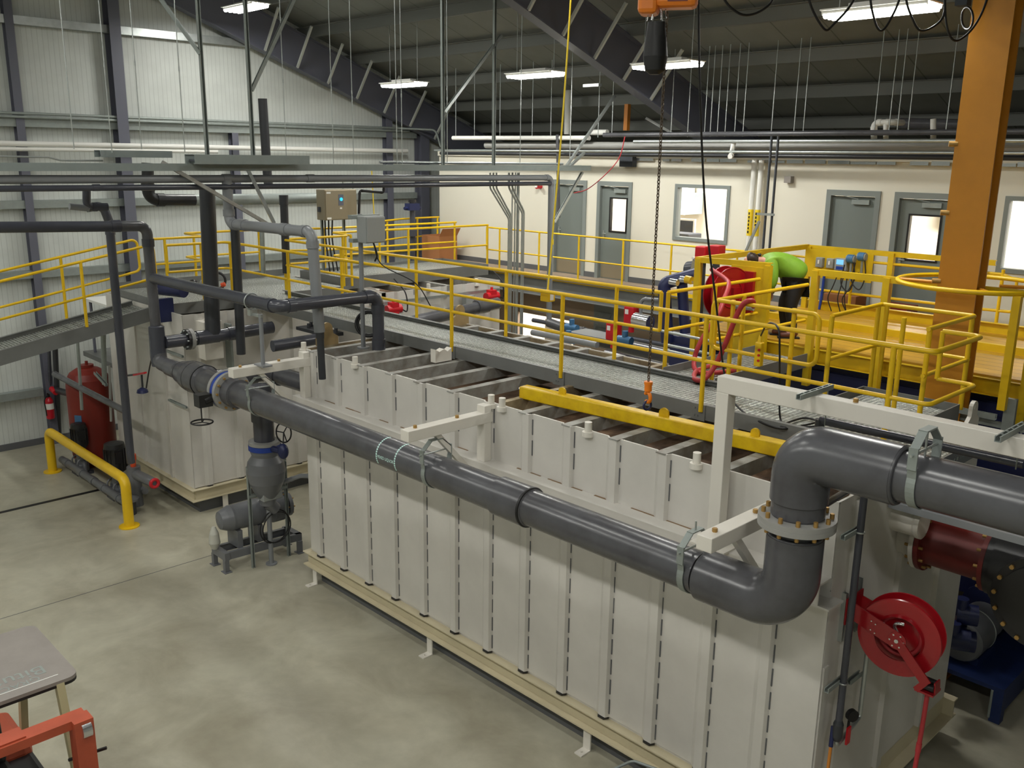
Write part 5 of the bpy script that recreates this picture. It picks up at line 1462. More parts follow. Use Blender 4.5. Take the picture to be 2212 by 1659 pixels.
MB().tube(smooth_path([(-10.56, 7.55, 5.12), (-10.55, 7.6, 4.95), (-10.6, 7.6, 4.85)]), 0.012).tube(smooth_path([(-10.6, 7.58, 5.12), (-10.58, 7.7, 4.8), (-10.2, 8.0, 4.55), (-10.1, 8.2, 4.2)]), 0.008).build('cable', 'black', t)
MB().torus((-10.72, 7.55, 3.95), (0.8, -0.6, 0.3), 0.18, 0.02, 26, a0=0.0).torus((-10.72, 7.56, 3.95), (0.75, -0.6, 0.25), 0.16, 0.02, 26).build('cable_coil', 'black', t)
t = thing('valve_stack', 'dark slender valve stack with handwheel beside the end-wall corner column', 'valve', (-18.3, 13.6, 3.8))
vx, vy = -18.710, 14.6
MB().cyl((vx, vy, 3.65), (vx, vy, 5.2), 0.07).cyl((vx, vy, 4.3), (vx, vy, 4.5), 0.12).build('stem_pipe', 'pvc_dark', t)
MB().box(vx - 0.1, vx + 0.1, vy - 0.16, vy + 0.16, 4.95, 5.12).cyl((vx, vy - 0.25, 5.0), (vx, vy + 0.25, 5.0), 0.04).build('actuator', 'navy', t)
MB().cyl((vx, vy, 5.15), (vx, vy, 5.22), 0.10).build('handwheel', 'black_paint', t)
t = thing('cardboard_box', 'open orange brown cardboard box on the landing by the corner', 'box', (-18.4, 15.3, 3.65))
cbx, cby = -18.55, 15.35
m = MB().box(cbx - 0.35, cbx + 0.35, cby - 0.3, cby - 0.29, ZM, 4.3).box(cbx - 0.35, cbx + 0.35, cby + 0.29, cby + 0.3, ZM, 4.3).box(cbx - 0.35, cbx - 0.34, cby - 0.3, cby + 0.3, ZM, 4.3).box(cbx + 0.34, cbx + 0.35, cby - 0.3, cby + 0.3, ZM, 4.3).box(cbx - 0.35, cbx + 0.35, cby - 0.3, cby + 0.3, ZM, ZM + 0.01)
m.build('carton', 'card', t)
m = MB().obox((cbx + 0.42, cby, 4.40), (0.07, 0, 0.1), (0, 0.3, 0), (0.003, 0, -0.002))
m.build('flap', 'card', t)

# red actuators on the white tank's end face
for i, (px_y, z) in enumerate(((9.9, 3.05), (12.75, 3.12))):
    t = thing('valve_actuator', ['red valve actuator low on the white end face, beside the dark dropping pipe', 'red valve actuator on the white end face, near the offices'][i], 'actuator', (-14.6, px_y, z))
    q = V((-14.500, 10.815, 3.344)) if i == 0 else V((-14.500, 13.455, 3.354))
    MB().cyl(q - V((0, 0.17, 0)), q + V((0, 0.17, 0)), 0.09).box(q.x - 0.08, q.x + 0.08, q.y - 0.08, q.y + 0.08, q.z - 0.14, q.z + 0.14).build('actuator_body', 'act_red', t)
    MB().cyl(q + V((0, 0, 0.14)), q + V((0, 0, 0.2)), 0.03).build('knob', 'act_red', t)
    MB().tube(smooth_path([q + V((0.05, 0.15, 0)), q + V((0.05, 0.3, -0.05)), q + V((0, 0.3, 0.3)), q + V((-0.3, 0.25, 0.55))]), 0.014).build('cable', 'black', t)
pipe('grey pipe along the foot of the white end face under the red actuators', [(-14.300, 10.659, 3.047), (-14.300, 13.448, 3.227)], 0.13, 'pvc', 0, joints=(((-14.300, 12.977, 3.204), (0, 1, 0)),))
single('strut_rail', MB().strut((-14.84, 10.5, 3.42), (-14.84, 14.0, 3.42), 0.05), 'galv', 'bright horizontal strut along the top of the white end face', 'strut')
for i, yy in enumerate((10.95, 12.9)):
    single('junction_box', MB().box(-14.84, -14.7, yy, yy + 0.25, 3.2, 3.38), 'box_grey', ['small grey junction box hung under the left part of the bright strut', 'small grey junction box hung under the right part of the bright strut'][i], 'box')

# ---------------------------------------------------------------- forklift (lower left)
t = thing('forklift', 'orange masted forklift with flat grey canopy, cut off by the lower left corner', 'forklift', (-7.6, 1.45, 0))
cz = 2.14
rc = []
for (cx, cyy, a0) in ((-7.30, 2.06, 0), (-8.24, 2.06, 90), (-8.24, 0.90, 180), (-7.30, 0.90, 270)):
    for k in range(6):
        a = math.radians(a0 + k * 18)
        rc.append((cx + 0.09 * math.cos(a), cyy + 0.09 * math.sin(a), cz))
can = MB().prism(rc, (0, 0, 0.03)).build('canopy', 'canopy', t, 'flat grey canopy sheet')
MB().prism([(x, y, cz - 0.025) for x, y, z in rc], (0, 0, 0.024)).build('canopy_edge', 'black', t)
m = MB().box(-7.32, -7.315, 0.95, 2.02, cz + 0.03, cz + 0.031)
m.build('fold_line', 'paper', can)
text_mesh('Bituthene', 0.17, 'paper', 'tx', (-8.02, 0.98, cz + 0.031), (0, 1, 0), (-1, 0, 0), extrude=0.0005).build('canopy_lettering', 'galv_dull', can, 'faded lettering')
text_mesh('Bituthene', 0.20, 'paper', 'tx', (-7.55, 1.98, cz + 0.031), (0, -1, 0), (1, 0, 0), extrude=0.0005).build('canopy_lettering', 'galv_dull', can, 'faded upside-down lettering')
text_mesh('GRACE', 0.11, 'paper', 'tx', (-7.40, 1.90, cz + 0.031), (0, -1, 0), (1, 0, 0), extrude=0.0005).build('canopy_lettering', 'galv_dull', can, 'faded upside-down lettering')
for a, b in (((-7.24, 2.0, cz), (-7.0, 2.02, 0.9)), ((-7.24, 0.98, cz), (-7.0, 0.96, 0.9)), ((-8.2, 2.0, cz), (-8.5, 2.0, 1.0)), ((-8.2, 0.98, cz), (-8.5, 0.98, 1.0))):
    MB().bar(a, b, 0.06, 0.07).build('canopy_post', 'forkbeige', t)
m = MB()
for y in (1.05, 1.98):
    m.box(-6.90, -6.76, y - 0.04, y + 0.10, 0.1, 2.02)
m.build('mast_rail', 'mast', t, 'orange red mast rails')
m = MB().box(-6.96, -6.82, 1.0, 2.06, 1.95, 2.02).box(-7.0, -6.84, 1.3, 1.62, 2.02, 2.035)
m.build('mast_crossbar', 'mast', t)
MB().cyl((-6.80, 1.99, 1.93), (-6.80, 2.06, 1.93), 0.075, n=20).build('chain_sheave', 'chrome', t)
MB().cyl((-6.98, 1.52, 0.4), (-6.98, 1.52, 1.6), 0.05).cyl((-7.05, 1.58, 1.45), (-7.05, 1.58, 1.55), 0.14, n=20).build('lift_cylinder', 'dark_cloth', t)
MB().box(-8.9, -7.15, 0.95, 2.0, 0.25, 1.0).build('body', 'black_paint', t, bevel=0.05)
MB().box(-8.95, -8.2, 0.95, 2.0, 0.3, 1.1).build('counterweight', 'mast', t, bevel=0.08)
MB().torus((-7.55, 1.3, 1.45), (0.6, 0, 1), 0.17, 0.018, 24).cyl((-7.55, 1.3, 1.45), (-7.35, 1.3, 1.05), 0.02).build('steering_wheel', 'black', t)
MB().box(-8.1, -7.7, 1.2, 1.75, 1.0, 1.12).obox((-8.12, 1.48, 1.35), (0.05, 0, 0.01), (0, 0.26, 0), (-0.04, 0, 0.26)).build('seat', 'black', t, bevel=0.04)
for x in (-7.15, -8.6):
    for y in (0.92, 2.02):
        MB().cyl((x, y - 0.09, 0.26), (x, y + 0.09, 0.26), 0.26, n=24).build('wheel', 'black', t)
for y in (1.25, 1.75):
    MB().box(-6.76, -6.70, y - 0.05, y + 0.05, 0.05, 0.7).box(-6.76, -5.9, y - 0.05, y + 0.05, 0.04, 0.08).build('fork', 'dark_cloth', t)
MB().bar((-7.05, 1.95, 1.55), (-6.9, 2.2, 1.62), 0.02, 0.02).build('lever', 'black', t)

# cart in front of the tank at the bottom edge
t = thing('wash_cart', 'small wheeled reel cart with black and white discs at the bottom edge of view', 'cart', (-4.55, 6.05, 0))
ccx, ccy = -4.58, 6.12
MB().lathe((ccx - 0.12, ccy - 0.02, 0.05), (0, 0, 1), [(0, 0.24), (0.38, 0.26), (0.40, 0.25)], 26).build('drum', 'box_grey', t)
MB().lathe((ccx - 0.12, ccy - 0.02, 0.452), (0, 0, 1), [(0, 0.22), (0.004, 0.22)], 26).build('drum_liner', 'steel_grey', t)
MB().box(ccx - 0.32, ccx - 0.02, ccy - 0.14, ccy + 0.1, 0.456, 0.468).build('blue_pack', 'valve_blue', t)
MB().box(ccx - 0.2, ccx - 0.04, ccy - 0.2, ccy - 0.1, 0.468, 0.488).build('red_pack', 'act_red', t)
MB().cyl((ccx + 0.05, ccy + 0.05, 0.46), (ccx + 0.13, ccy + 0.17, 0.58), 0.12, n=24).build('black_drum', 'black_paint', t)
MB().cyl((ccx + 0.02, ccy - 0.02, 0.46), (ccx + 0.10, ccy - 0.06, 0.56), 0.12, n=24).build('white_disc', 'paper', t)
MB().tube([(ccx - 0.34, ccy - 0.1, 0.48), (ccx - 0.2, ccy + 0.26, 0.55), (ccx + 0.22, ccy + 0.28, 0.62), (ccx + 0.24, ccy + 0.0, 0.5)], 0.014, 0.08).build('wire_frame', 'galv_dull', t)
for dx, dy in ((-0.3, -0.2), (0.06, -0.2), (-0.3, 0.2), (0.1, 0.2)):
    MB().cyl((ccx + dx - 0.015, ccy + dy, 0.04), (ccx + dx + 0.015, ccy + dy, 0.04), 0.04).build('caster', 'black', t)
single('red_can', MB().lathe((-5.5, 5.5, 0), (0, 0, 1), [(0, 0.13), (0.36, 0.13), (0.42, 0.05), (0.44, 0.05)], 20), 'ext_red', 'red can on the floor, only its top showing at the bottom edge', 'can')

# ================================================================ YELLOW MACHINE PLATFORM (right rear)
DZ = 3.86
nv = thing('press_tank', 'dark navy machine body under the yellow platform', 'tank', (-3, 12.9, 0))
MB().box(-8.4, 3.0, 11.62, 14.3, 1.0, 3.62).build('body', 'navy', nv)
MB().box(-8.3, 2.9, 11.58, 11.62, 3.35, 3.5).box(-8.3, 2.9, 11.58, 11.62, 2.2, 2.3).build('stiffener', 'navy', nv)
for x in (-8.2, -5.5, -1.0, 2.6):
    for y in (11.75, 14.1): MB().box(x - 0.1, x + 0.1, y - 0.1, y + 0.1, 0, 1.0).build('leg', 'navy', nv)
MB().box(-2.2, -1.2, 11.5, 11.58, 2.6, 3.3).build('access_panel', 'teal_blue', nv, 'lighter blue panel')
sk = thing('machine_platform', 'yellow steel platform with worn yellow planks where the green jacket stands', 'platform', (-3, 12.9, 3.6))
m = MB()
m.chan((-7.8, 11.42, 3.74), (3.0, 11.42, 3.74), 0.08, 0.20, side=-1)
m.box(-7.8, -7.78, 11.42, 14.5, 3.64, 3.84); m.box(-7.8, 3.0, 14.48, 14.5, 3.64, 3.84)
m.build('edge_channel', 'skid_yellow', sk)
MB().box(-7.78, 3.0, 11.44, 14.48, 3.80, DZ).build('plank_deck', 'deck_wood', sk, 'worn yellow planks')
MB().box(-7.6, 3.0, 14.40, 14.42, DZ, DZ + 0.16).box(-7.6, 3.0, 14.34, 14.42, DZ + 0.15, DZ + 0.16).build('toe_board', 'skid_yellow', sk)
MB().box(-7.6, 3.0, 12.95, 13.03, DZ, DZ + 0.10).build('toe_board', 'skid_yellow', sk)
def sq(x, y, z0, z1, w=0.085): return MB().box(x - w / 2, x + w / 2, y - w / 2, y + w / 2, z0, z1)
pf = thing('platform_rail', 'heavy yellow square-post railing around the machine platform', 'railing', (-6, 12.5, 3.6))
for x, y in ((-7.72, 11.27), (-6.58, 11.27), (-5.88, 11.27), (-4.92, 11.27), (-3.2, 11.27)):
    sq(x, y, 3.35 if x > -7 else 3.1, 4.90).build('post', 'skid_yellow', pf)
for x, y in ((-7.7, 14.45), (-6.28, 14.45), (-7.72, 12.9)):
    sq(x, y, 3.86, 4.90).build('post', 'skid_yellow', pf)
def cap(a, b): return MB().chan(a, b, 0.06, 0.08, 0.012, side=1)
cap((-7.76, 11.25, 4.88), (-6.54, 11.25, 4.90)).build('top_channel', 'skid_yellow', pf)
cap((-5.92, 11.25, 4.88), (-1.0, 11.25, 4.88)).build('top_channel', 'skid_yellow', pf)
cap((-7.72, 11.25, 4.88), (-7.72, 14.48, 4.89)).build('top_channel', 'skid_yellow', pf)
cap((-7.74, 14.46, 4.88), (-4.75, 14.46, 4.88)).build('top_channel', 'skid_yellow', pf)
for z in (4.73, 4.19):
    MB().tube([(-7.7, 14.44, z), (-4.8, 14.44, z)], 0.022).build('rail_pipe', 'yellow', pf)
MB().tube([(-4.9, 14.44, 4.73), (-4.62, 14.44, 4.73), (-4.42, 14.44, 4.66), (-4.42, 14.44, 4.2), (-4.9, 14.44, 4.19)], 0.022, 0.05).build('rail_loop', 'yellow', pf)
for x in (-6.9, -5.45, -4.62):
    MB().cyl((x, 14.44, DZ), (x, 14.44, 4.8), 0.025).build('post', 'yellow', pf)
MB().box(-7.15, -6.62, 11.24, 11.255, 3.55, 4.86).build('panel', 'skid_yellow', pf, 'yellow plate behind the red reel')
MB().box(-7.66, -6.56, 14.405, 14.42, 4.40, 4.86).build('panel', 'skid_yellow', pf, 'yellow plate carrying the instruments')

def ibox(name, label, cat, x, z, w, h, d, m_, extra=None):
    t = thing(name, label, cat, (x, 14.40, z - h / 2))
    MB().box(x - w / 2, x + w / 2, 14.40 - d, 14.405, z - h / 2, z + h / 2).build('housing', m_, t, bevel=0.01)
    return t
for i, x in enumerate((-7.44, -7.25)):
    t = ibox('switch_box', ['left grey switch box on the yellow instrument plate', 'right grey switch box on the yellow instrument plate'][i], 'switch', x, 4.66, 0.12, 0.16, 0.08, 'box_grey')
    MB().box(x - 0.012, x + 0.012, 14.30, 14.32, 4.64, 4.70).build('toggle', 'paper', t)
t = ibox('controller', 'grey controller with glowing blue screen on the yellow instrument plate', 'controller', -7.05, 4.66, 0.21, 0.2, 0.1, 'box_grey')
MB().box(-7.12, -7.0, 14.296, 14.30, 4.66, 4.74).build('screen', 'screen', t, 'glowing blue screen')
MB().box(-7.12, -7.0, 14.296, 14.30, 4.58, 4.63).build('keypad', 'valve_blue', t)
for i, (x, z) in enumerate(((-6.86, 4.77), (-6.68, 4.82))):
    t = thing('transmitter', ['lower left blue round transmitter beside the screen', 'upper right blue round transmitter at the plate corner'][i], 'transmitter', (x, 14.3, z))
    MB().cyl((x - 0.06, 14.28, z), (x + 0.04, 14.28, z), 0.07, n=20).build('housing', 'teal_blue', t)
    MB().cyl((x + 0.04, 14.28, z), (x + 0.06, 14.28, z), 0.06, n=20).cyl((x - 0.08, 14.28, z), (x - 0.06, 14.28, z), 0.055, n=20).build('cover', 'box_grey', t)
    MB().cyl((x, 14.28, z - 0.06), (x, 14.30, z - 0.36), 0.02).build('stem', 'galv_dull', t)
    MB().tube(smooth_path([(x + 0.05, 14.26, z - 0.03), (x + 0.09, 14.25, z - 0.3), (x + 0.02, 14.24, z - 0.52), (x - 0.12, 14.24, z - 0.4), (x - 0.1, 14.26, z - 0.1)]), 0.010).build('cable', 'black', t)
for i, (x, dx) in enumerate(((-7.08, -0.12), (-6.98, -0.05), (-6.93, 0.02), (-6.75, -0.2))):
    single('instrument_cable', MB().tube(smooth_path([(x, 14.34, 4.56), (x + dx * 0.5, 14.30, 4.3), (x + dx, 14.28, 4.1), (x + dx * 0.8 + 0.05, 14.3, 3.88)]), 0.009), 'black',
           ['first', 'second', 'third', 'fourth'][i] + ' black cable from the left hanging below the yellow instrument plate', 'cable')
single('blue_cable', MB().tube(smooth_path([(-7.33, 14.34, 4.5), (-7.34, 14.33, 4.1), (-7.36, 14.33, 3.88)]), 0.022), 'valve_blue', 'thick blue cord hanging under the switch boxes', 'cord')
for i, (a, b, z, m_) in enumerate((((-7.2), (-5.6), 0.42, 'card'), ((-6.45), (-5.95), 0.38, 'canopy'))):
    pass
single('carton', MB().box(-7.7, -7.1, 15.1, 15.5, ZM, 4.05), 'card', 'brown carton on the landing behind the platform rail, left one', 'box', bevel=0.01)
single('carton', MB().box(-6.75, -6.2, 15.05, 15.5, ZM, 3.98), 'tank_red', 'reddish brown carton on the landing behind the platform rail', 'box', bevel=0.01)

# orange jib column with its ring rail
t = thing('jib_column', 'tall orange steel column of the jib crane at the right', 'crane column', (-3.95, 11.02, 0))
rot = Matrix.Rotation(math.radians(5), 3, 'Z')
up = rot @ V((0, 1, 0))
MB().ibeam((-3.95, 11.02, 0), (-3.95, 11.02, 9.3), 0.42, 0.36, 0.03, 0.02, up=up).build('column_section', 'jib', t)
for z in (4.98, 5.75, 6.5):
    MB().cyl((-4.2, 10.8, z), (-4.12, 10.84, z), 0.03, n=8).build('bolt', 'bolt', t)
MB().box(-4.35, -3.55, 10.75, 11.3, 0, 0.04).build('base_plate', 'jib', t)
d = V((-5.48 + 3.95, 7.25 - 11.02, 0)).normalized()
MB().ibeam(V((-3.95, 11.02, 8.9)) - d * 0.5, V((-3.95, 11.02, 8.9)) + d * 5.6, 0.16, 0.34, 0.014, 0.01).build('jib_arm', 'jib', t)
MB().box(-4.2, -4.08, 10.5, 10.62, 7.9, 8.3).build('cable_box', 'dark_cloth', t)
t = thing('ring_rail', 'yellow circular guard rail looping around the orange column', 'railing', (-3.95, 11.3, 3.86))
MB().torus((-3.95, 11.42, 4.92), (0, 0, 1), 0.84, 0.028, 44).build('ring', 'yellow', t)
for a in (200, 248, 300, 20, 120):
    c, s = math.cos(math.radians(a)), math.sin(math.radians(a))
    if a in (200, 300, 120, 20):
        MB().cyl((-3.95 + 0.3 * c, 11.3 + 0.3 * s, 4.92), (-3.95 + 0.84 * c, 11.42 + 0.84 * s, 4.92), 0.022).build('spoke', 'jib', t)
MB().box(-3.33, -3.25, 10.82, 10.90, 3.62, 4.90).build('post', 'yellow', t)
MB().box(-3.28, -3.16, 10.9, 10.95, 3.3, 3.75).build('post_bracket', 'galv_dull', t)

# red hose reel on the platform front
def reel(base_name, label, c, axis, R, w, mount_dir):
    t = thing(base_name, label, 'hose reel', c)
    c = V(c); ax = V(axis).normalized()
    for k in (-1, 1):
        p = c + ax * (w / 2 * k)
        m = MB().lathe(p - ax * 0.004, ax, [(0, R * 0.52), (0, R)] if False else [(0, R), (0.008, R)], 44, caps=True)
        m.torus(p, ax, R, 0.010, 44)
        m.torus(p + ax * 0.004 * k, ax, R * 0.53, 0.008, 36)
        m.build('side_disc', 'red', t)
    MB().cyl(c - ax * w / 2, c + ax * w / 2, R * 0.55, n=32, caps=False).build('hose_drum', 'hose_red', t)
    return t
t = reel('hose_reel', 'red hose reel mounted on the yellow plate beside the bending person', (-7.02, 10.98, 4.50), (1, -0.25, 0), 0.36, 0.16, None)
MB().box(-7.0, -6.9, 10.95, 11.24, 4.42, 4.58).box(-6.95, -6.75, 11.18, 11.24, 4.2, 4.8).build('mount_arm', 'red', t)
MB().cyl((-6.85, 10.95, 4.35), (-6.6, 11.0, 4.35), 0.05).build('inlet_fitting', 'box_grey', t)
hp = [(-7.117, 10.700, 4.839), (-6.751, 10.500, 4.760), (-6.573, 10.300, 4.704), (-6.442, 10.000, 4.566), (-6.385, 9.800, 4.399), (-6.467, 9.600, 4.092), (-6.485, 9.500, 3.866), (-6.385, 9.400, 3.749),
      (-6.192, 9.387, 3.750), (-6.070, 9.760, 3.750), (-6.221, 9.942, 3.750), (-6.392, 9.784, 3.750), (-6.345, 9.362, 3.750), (-6.109, 8.976, 3.760), (-5.962, 8.950, 3.780),
      (-5.881, 9.050, 3.947), (-5.750, 9.020, 4.221), (-5.618, 9.000, 4.565), (-5.517, 8.980, 4.738), (-5.462, 9.060, 4.763), (-5.487, 9.140, 4.689)]
single('red_hose', MB().tube(smooth_path(hp, 7), 0.03, n=10), 'hose_red', 'pinkish red hose from the platform reel, coiled on the crosswalk and slung over the rail', 'hose')

# navy and pipework behind the walkway
t = thing('navy_header', 'dark blue pipe header with bent leg in front of the far landing', 'pipe', (-8.6, 11.6, 2))
MB().tube([(-8.437, 11.600, 3.501), (-8.568, 11.600, 4.420), (-8.178, 11.900, 4.579)], 0.10, 0.1, n=18).build('pipe_run', 'navy', t)
MB().cyl((-8.372, 11.800, 4.424), (-8.256, 11.800, 3.651), 0.085).build('branch', 'navy', t)
for i, (a, b) in enumerate((((1448, 608), (1466, 610)), ((1470, 602), (1498, 607)))):
    MB().cyl(V(((-8.266, 11.350, 4.501))) if i == 0 else V(((-8.189, 11.500, 4.531))), V(((-8.129, 11.350, 4.494))) if i == 0 else V(((-7.953, 11.500, 4.528))), 0.05).build('chrome_fitting', 'chrome', t)
MB().cyl((-8.053, 11.450, 4.549), (-7.952, 11.450, 4.539), 0.06).build('yellow_handle', 'yellow', t)
t = thing('steel_valve', 'dark valve with silver plate behind the yellow frame corner', 'valve', (-8.3, 12.2, 4))
MB().cyl((-8.537, 12.200, 4.572), (-8.380, 12.200, 4.602), 0.15, n=24).build('valve_body', 'pvc_dark', t)
MB().obox((-8.364, 12.050, 4.622), (0.03, 0, -0.02), (0, 0.01, 0), (0.03, 0, 0.14)).build('silver_plate', 'chrome', t)
for i, (px0, px1) in enumerate(((1506, 1534), (1536, 1563))):
    t = thing('valve_actuator', ['left one of two maroon red actuators above the yellow frame corner', 'right one of two maroon red actuators above the yellow frame corner'][i], 'actuator', (-8.2, 12.9, 4.9))
    p = V(((-8.696, 12.800, 4.816))) if i == 0 else V(((-8.430, 12.800, 4.853)))
    MB().box(p.x - 0.10, p.x + 0.10, p.y - 0.1, p.y + 0.1, p.z - 0.08, p.z + 0.10).box(p.x - 0.13, p.x + 0.13, p.y - 0.12, p.y + 0.12, p.z - 0.12, p.z - 0.08).build('housing', 'act_red', t, bevel=0.02)
    MB().cyl((p.x - 0.1, p.y - 0.14, p.z - 0.1), (p.x - 0.1, p.y - 0.10, p.z - 0.1), 0.025).build('white_plug', 'paper', t)
    MB().cyl((p.x, p.y, 3.64), (p.x, p.y, p.z - 0.12), 0.06).build('stem', 'pvc_dark', t)
low = [('grey pipe from the drop pipe, stepping towards the red actuators', [(-13.0, 13.7, 2.95), (-12.6, 13.7, 2.9), (-11.9, 13.3, 2.98), (-11.2, 13.3, 2.98)], 0.10, 'pvc'),
       ('thick grey pipe running right behind the walkway, lower level', [(-11.6, 12.9, 3.0), (-9.0, 12.9, 2.95)], 0.13, 'pvc'),
       ('dark pipe with couplings between the red actuators, lower level', [(-10.0, 12.0, 2.95), (-7.6, 12.0, 2.9), (-7.2, 12.0, 2.3)], 0.14, 'pvc_dark'),
       ('silver conduit behind the far rail, upper of three near the crosswalk', [(-7.818, 10.600, 3.895), (-6.803, 10.600, 3.869)], 0.02, 'galv'),
       ('silver conduit behind the far rail, middle of three near the crosswalk', [(-7.723, 10.600, 3.706), (-6.938, 10.600, 3.692)], 0.02, 'galv'),
       ('silver conduit behind the far rail, lowest of three near the crosswalk', [(-7.718, 10.600, 3.626), (-7.083, 10.600, 3.603)], 0.02, 'galv'),
       ('pale grey pipe behind the tank cross beams, just beyond the far rail', [(-10.627, 10.800, 3.443), (-9.196, 10.800, 3.451)], 0.05, 'pvc_light'),
       ('light pipe bend beside the chain, behind the far rail', [(-9.513, 12.300, 3.566), (-9.558, 12.300, 3.997), (-9.152, 12.300, 4.021)], 0.03, 'pvc_light')]
for lb, pts, r, m_ in low: pipe(lb, pts, r, m_, 0.12 if len(pts) > 2 else 0)
for i, q in enumerate(((-9.721, 12.300, 3.698), (-10.022, 12.200, 3.385))):
    t = thing('valve_actuator', ['upper red actuator beside the silver cylinder, seen between the rails', 'lower red actuator with white sticker, seen between the rails'][i], 'actuator', q)
    p = V(q)
    MB().box(p.x - 0.11, p.x + 0.11, p.y - 0.1, p.y + 0.1, p.z - 0.16, p.z + 0.16).cyl(p - V((0, 0, 0.3)), p, 0.05).build('housing', 'act_red', t, bevel=0.03)
    MB().box(p.x - 0.07, p.x + 0.0, p.y - 0.105, p.y - 0.1, p.z + 0.02, p.z + 0.10).build('sticker', 'paper', t)
single('silver_cylinder', MB().cyl((-9.411, 12.000, 3.693), (-9.092, 12.000, 3.682), 0.12, n=20), 'chrome', 'shiny silver cylinder right of the upper red actuator', 'cylinder')
for i, q in enumerate(((-11.368, 12.600, 3.205), (-10.896, 12.000, 3.131), (-9.608, 12.000, 3.310))):
    p = V(q)
    single('blue_valve', MB().cyl(p - V((0.14, 0, 0)), p + V((0.14, 0, 0)), 0.07).cyl(p, p + V((0, 0, 0.16)), 0.05), 'teal_blue', ['light blue valve on the stepped grey pipe behind the far rail', 'light blue valve low behind the far rail, left', 'blue valve low behind the far rail, near the red actuator'][i], 'valve')
single('grey_shelf', MB().obox((-10.567, 12.400, 3.198), (0.5, 0, 0), (0, 0.25, 0), (0, 0, 0.03)), 'pvc_light', 'pale grey shelf plate between the pipes behind the far rail', 'shelf')
t = thing('door_panel', 'bright white door leaf lit from the lower room, seen between the rails', 'door', (-15.3, 16.2, 0))
MB().box(-15.6, -14.7, 16.3, 16.35, 0, 2.4).build('leaf', 'paper', t)
MB().cyl((-14.9, 16.25, 1.05), (-14.8, 16.25, 1.05), 0.02).build('handle', 'lbl_yellow', t)

# ---------------------------------------------------------------- end face of the long tank
t = thing('flanged_spool', 'maroon flanged pipe spool between the tank end and the black valve', 'pipe', (-2.7, 8.2, 2.95))
sx, sy, sz = TX1, 8.25, 2.93
MB().cyl((sx, sy, sz), (sx + 0.14, sy, sz), 0.21, n=28).build('nozzle', 'frame_white', t)
MB().cyl((sx + 0.14, sy, sz), (sx + 0.18, sy, sz), 0.29, n=36).build('flange', 'frame_white', t, 'white tank flange')
MB().cyl((sx + 0.185, sy, sz), (sx + 0.225, sy, sz), 0.29, n=36).build('flange', 'maroon', t)
MB().cyl((sx + 0.22, sy, sz), (sx + 0.75, sy, sz), 0.225, n=36).build('barrel', 'maroon', t)
MB().cyl((sx + 0.74, sy, sz), (sx + 0.78, sy, sz), 0.30, n=36).build('flange', 'maroon', t)
bolts_on(MB(), (sx + 0.18, sy, sz), (1, 0, 0), 0.26, 12, 0.014, 0.16).build('flange_bolts', 'bolt', t)
bolts_on(MB(), (sx + 0.77, sy, sz), (1, 0, 0), 0.27, 12, 0.014, 0.14).build('flange_bolts', 'bolt', t)
t = thing('black_valve', 'large black bolted valve body at the right edge beside the maroon spool', 'valve', (-1.9, 8.2, 2.9))
MB().cyl((sx + 0.785, sy, sz), (sx + 0.84, sy, sz), 0.31, n=36).build('flange', 'black_paint', t)
MB().cyl((sx + 0.84, sy, sz), (sx + 1.9, sy, sz), 0.34, n=36).build('body', 'black_paint', t)
cc = V((sx + 1.28, sy - 0.34, sz - 0.14))
MB().cyl(cc + V((0, 0.3, 0)), cc, 0.40, n=44).cyl(cc, cc - V((0, 0.03, 0)), 0.33, n=44).build('cover', 'black_paint', t)
bolts_on(MB(), cc, (0, 1, 0), 0.365, 16, 0.02, 0.05).build('cover_bolts', 'bolt', t)
single('strut_rail', MB().box(TX1 + 0.02, 0.8, 7.72, 7.78, 3.33, 3.39), 'pvc_light', 'pale grey channel running right under the upper grey pipe', 'strut')

t = thing('wash_pump', 'grey motored pump on a blue steel base on the floor behind the tank end', 'pump', (-3.0, 11.0, 0))
bx0, bx1, by0, by1 = -3.65, -2.75, 10.6, 12.6
MB().box(bx0, bx1, by0, by1, 0.40, 0.45).build('base_top', 'blue', t)
MB().box(bx1 - 0.02, bx1, by0, by1, 0.14, 0.40).box(bx0, bx0 + 0.02, by0, by1, 0.14, 0.40).build('base_side', 'blue', t)
for x in (bx0 + 0.06, bx1 - 0.06):
    for y in (by0 + 0.06, by1 - 0.06): MB().box(x - 0.06, x + 0.06, y - 0.06, y + 0.06, 0, 0.40).build('leg', 'blue', t)
mcx = -3.35
MB().lathe((mcx, 10.75, 0.76), (0, 1, 0), [(0, 0.12), (0.01, 0.24), (0.04, 0.26), (0.5, 0.26), (0.52, 0.23), (0.8, 0.23), (0.84, 0.1)], 30).build('motor', 'pump_grey', t)
MB().torus((mcx, 11.2, 0.76), (0, 1, 0), 0.262, 0.008, 34).build('motor_band', 'galv', t)
MB().box(mcx - 0.2, mcx + 0.2, 10.9, 11.4, 0.45, 0.55).build('motor_foot', 'blue', t)
MB().cyl((mcx, 11.55, 0.9), (mcx, 12.3, 0.9), 0.30, n=28).build('pump_casing', 'navy', t)
MB().cyl((bx1 - 0.12, by0 - 0.01, 0.05), (bx1 - 0.12, by0 - 0.01, 0.40), 0.014).build('drain_pipe', 'galv_dull', t)
for i, (y, z) in enumerate(((10.35, 1.3), (10.2, 1.05), (10.4, 0.95))):
    single('dark_fitting', MB().cyl((-3.3, y, z), (-3.1, y + 0.1, z), 0.12).cyl((-3.25, y, z), (-3.25, y, z + 0.2), 0.07), 'navy', ['upper', 'middle', 'lower'][i] + ' dark blue fitting behind the tank end, above the grey motor', 'fitting')

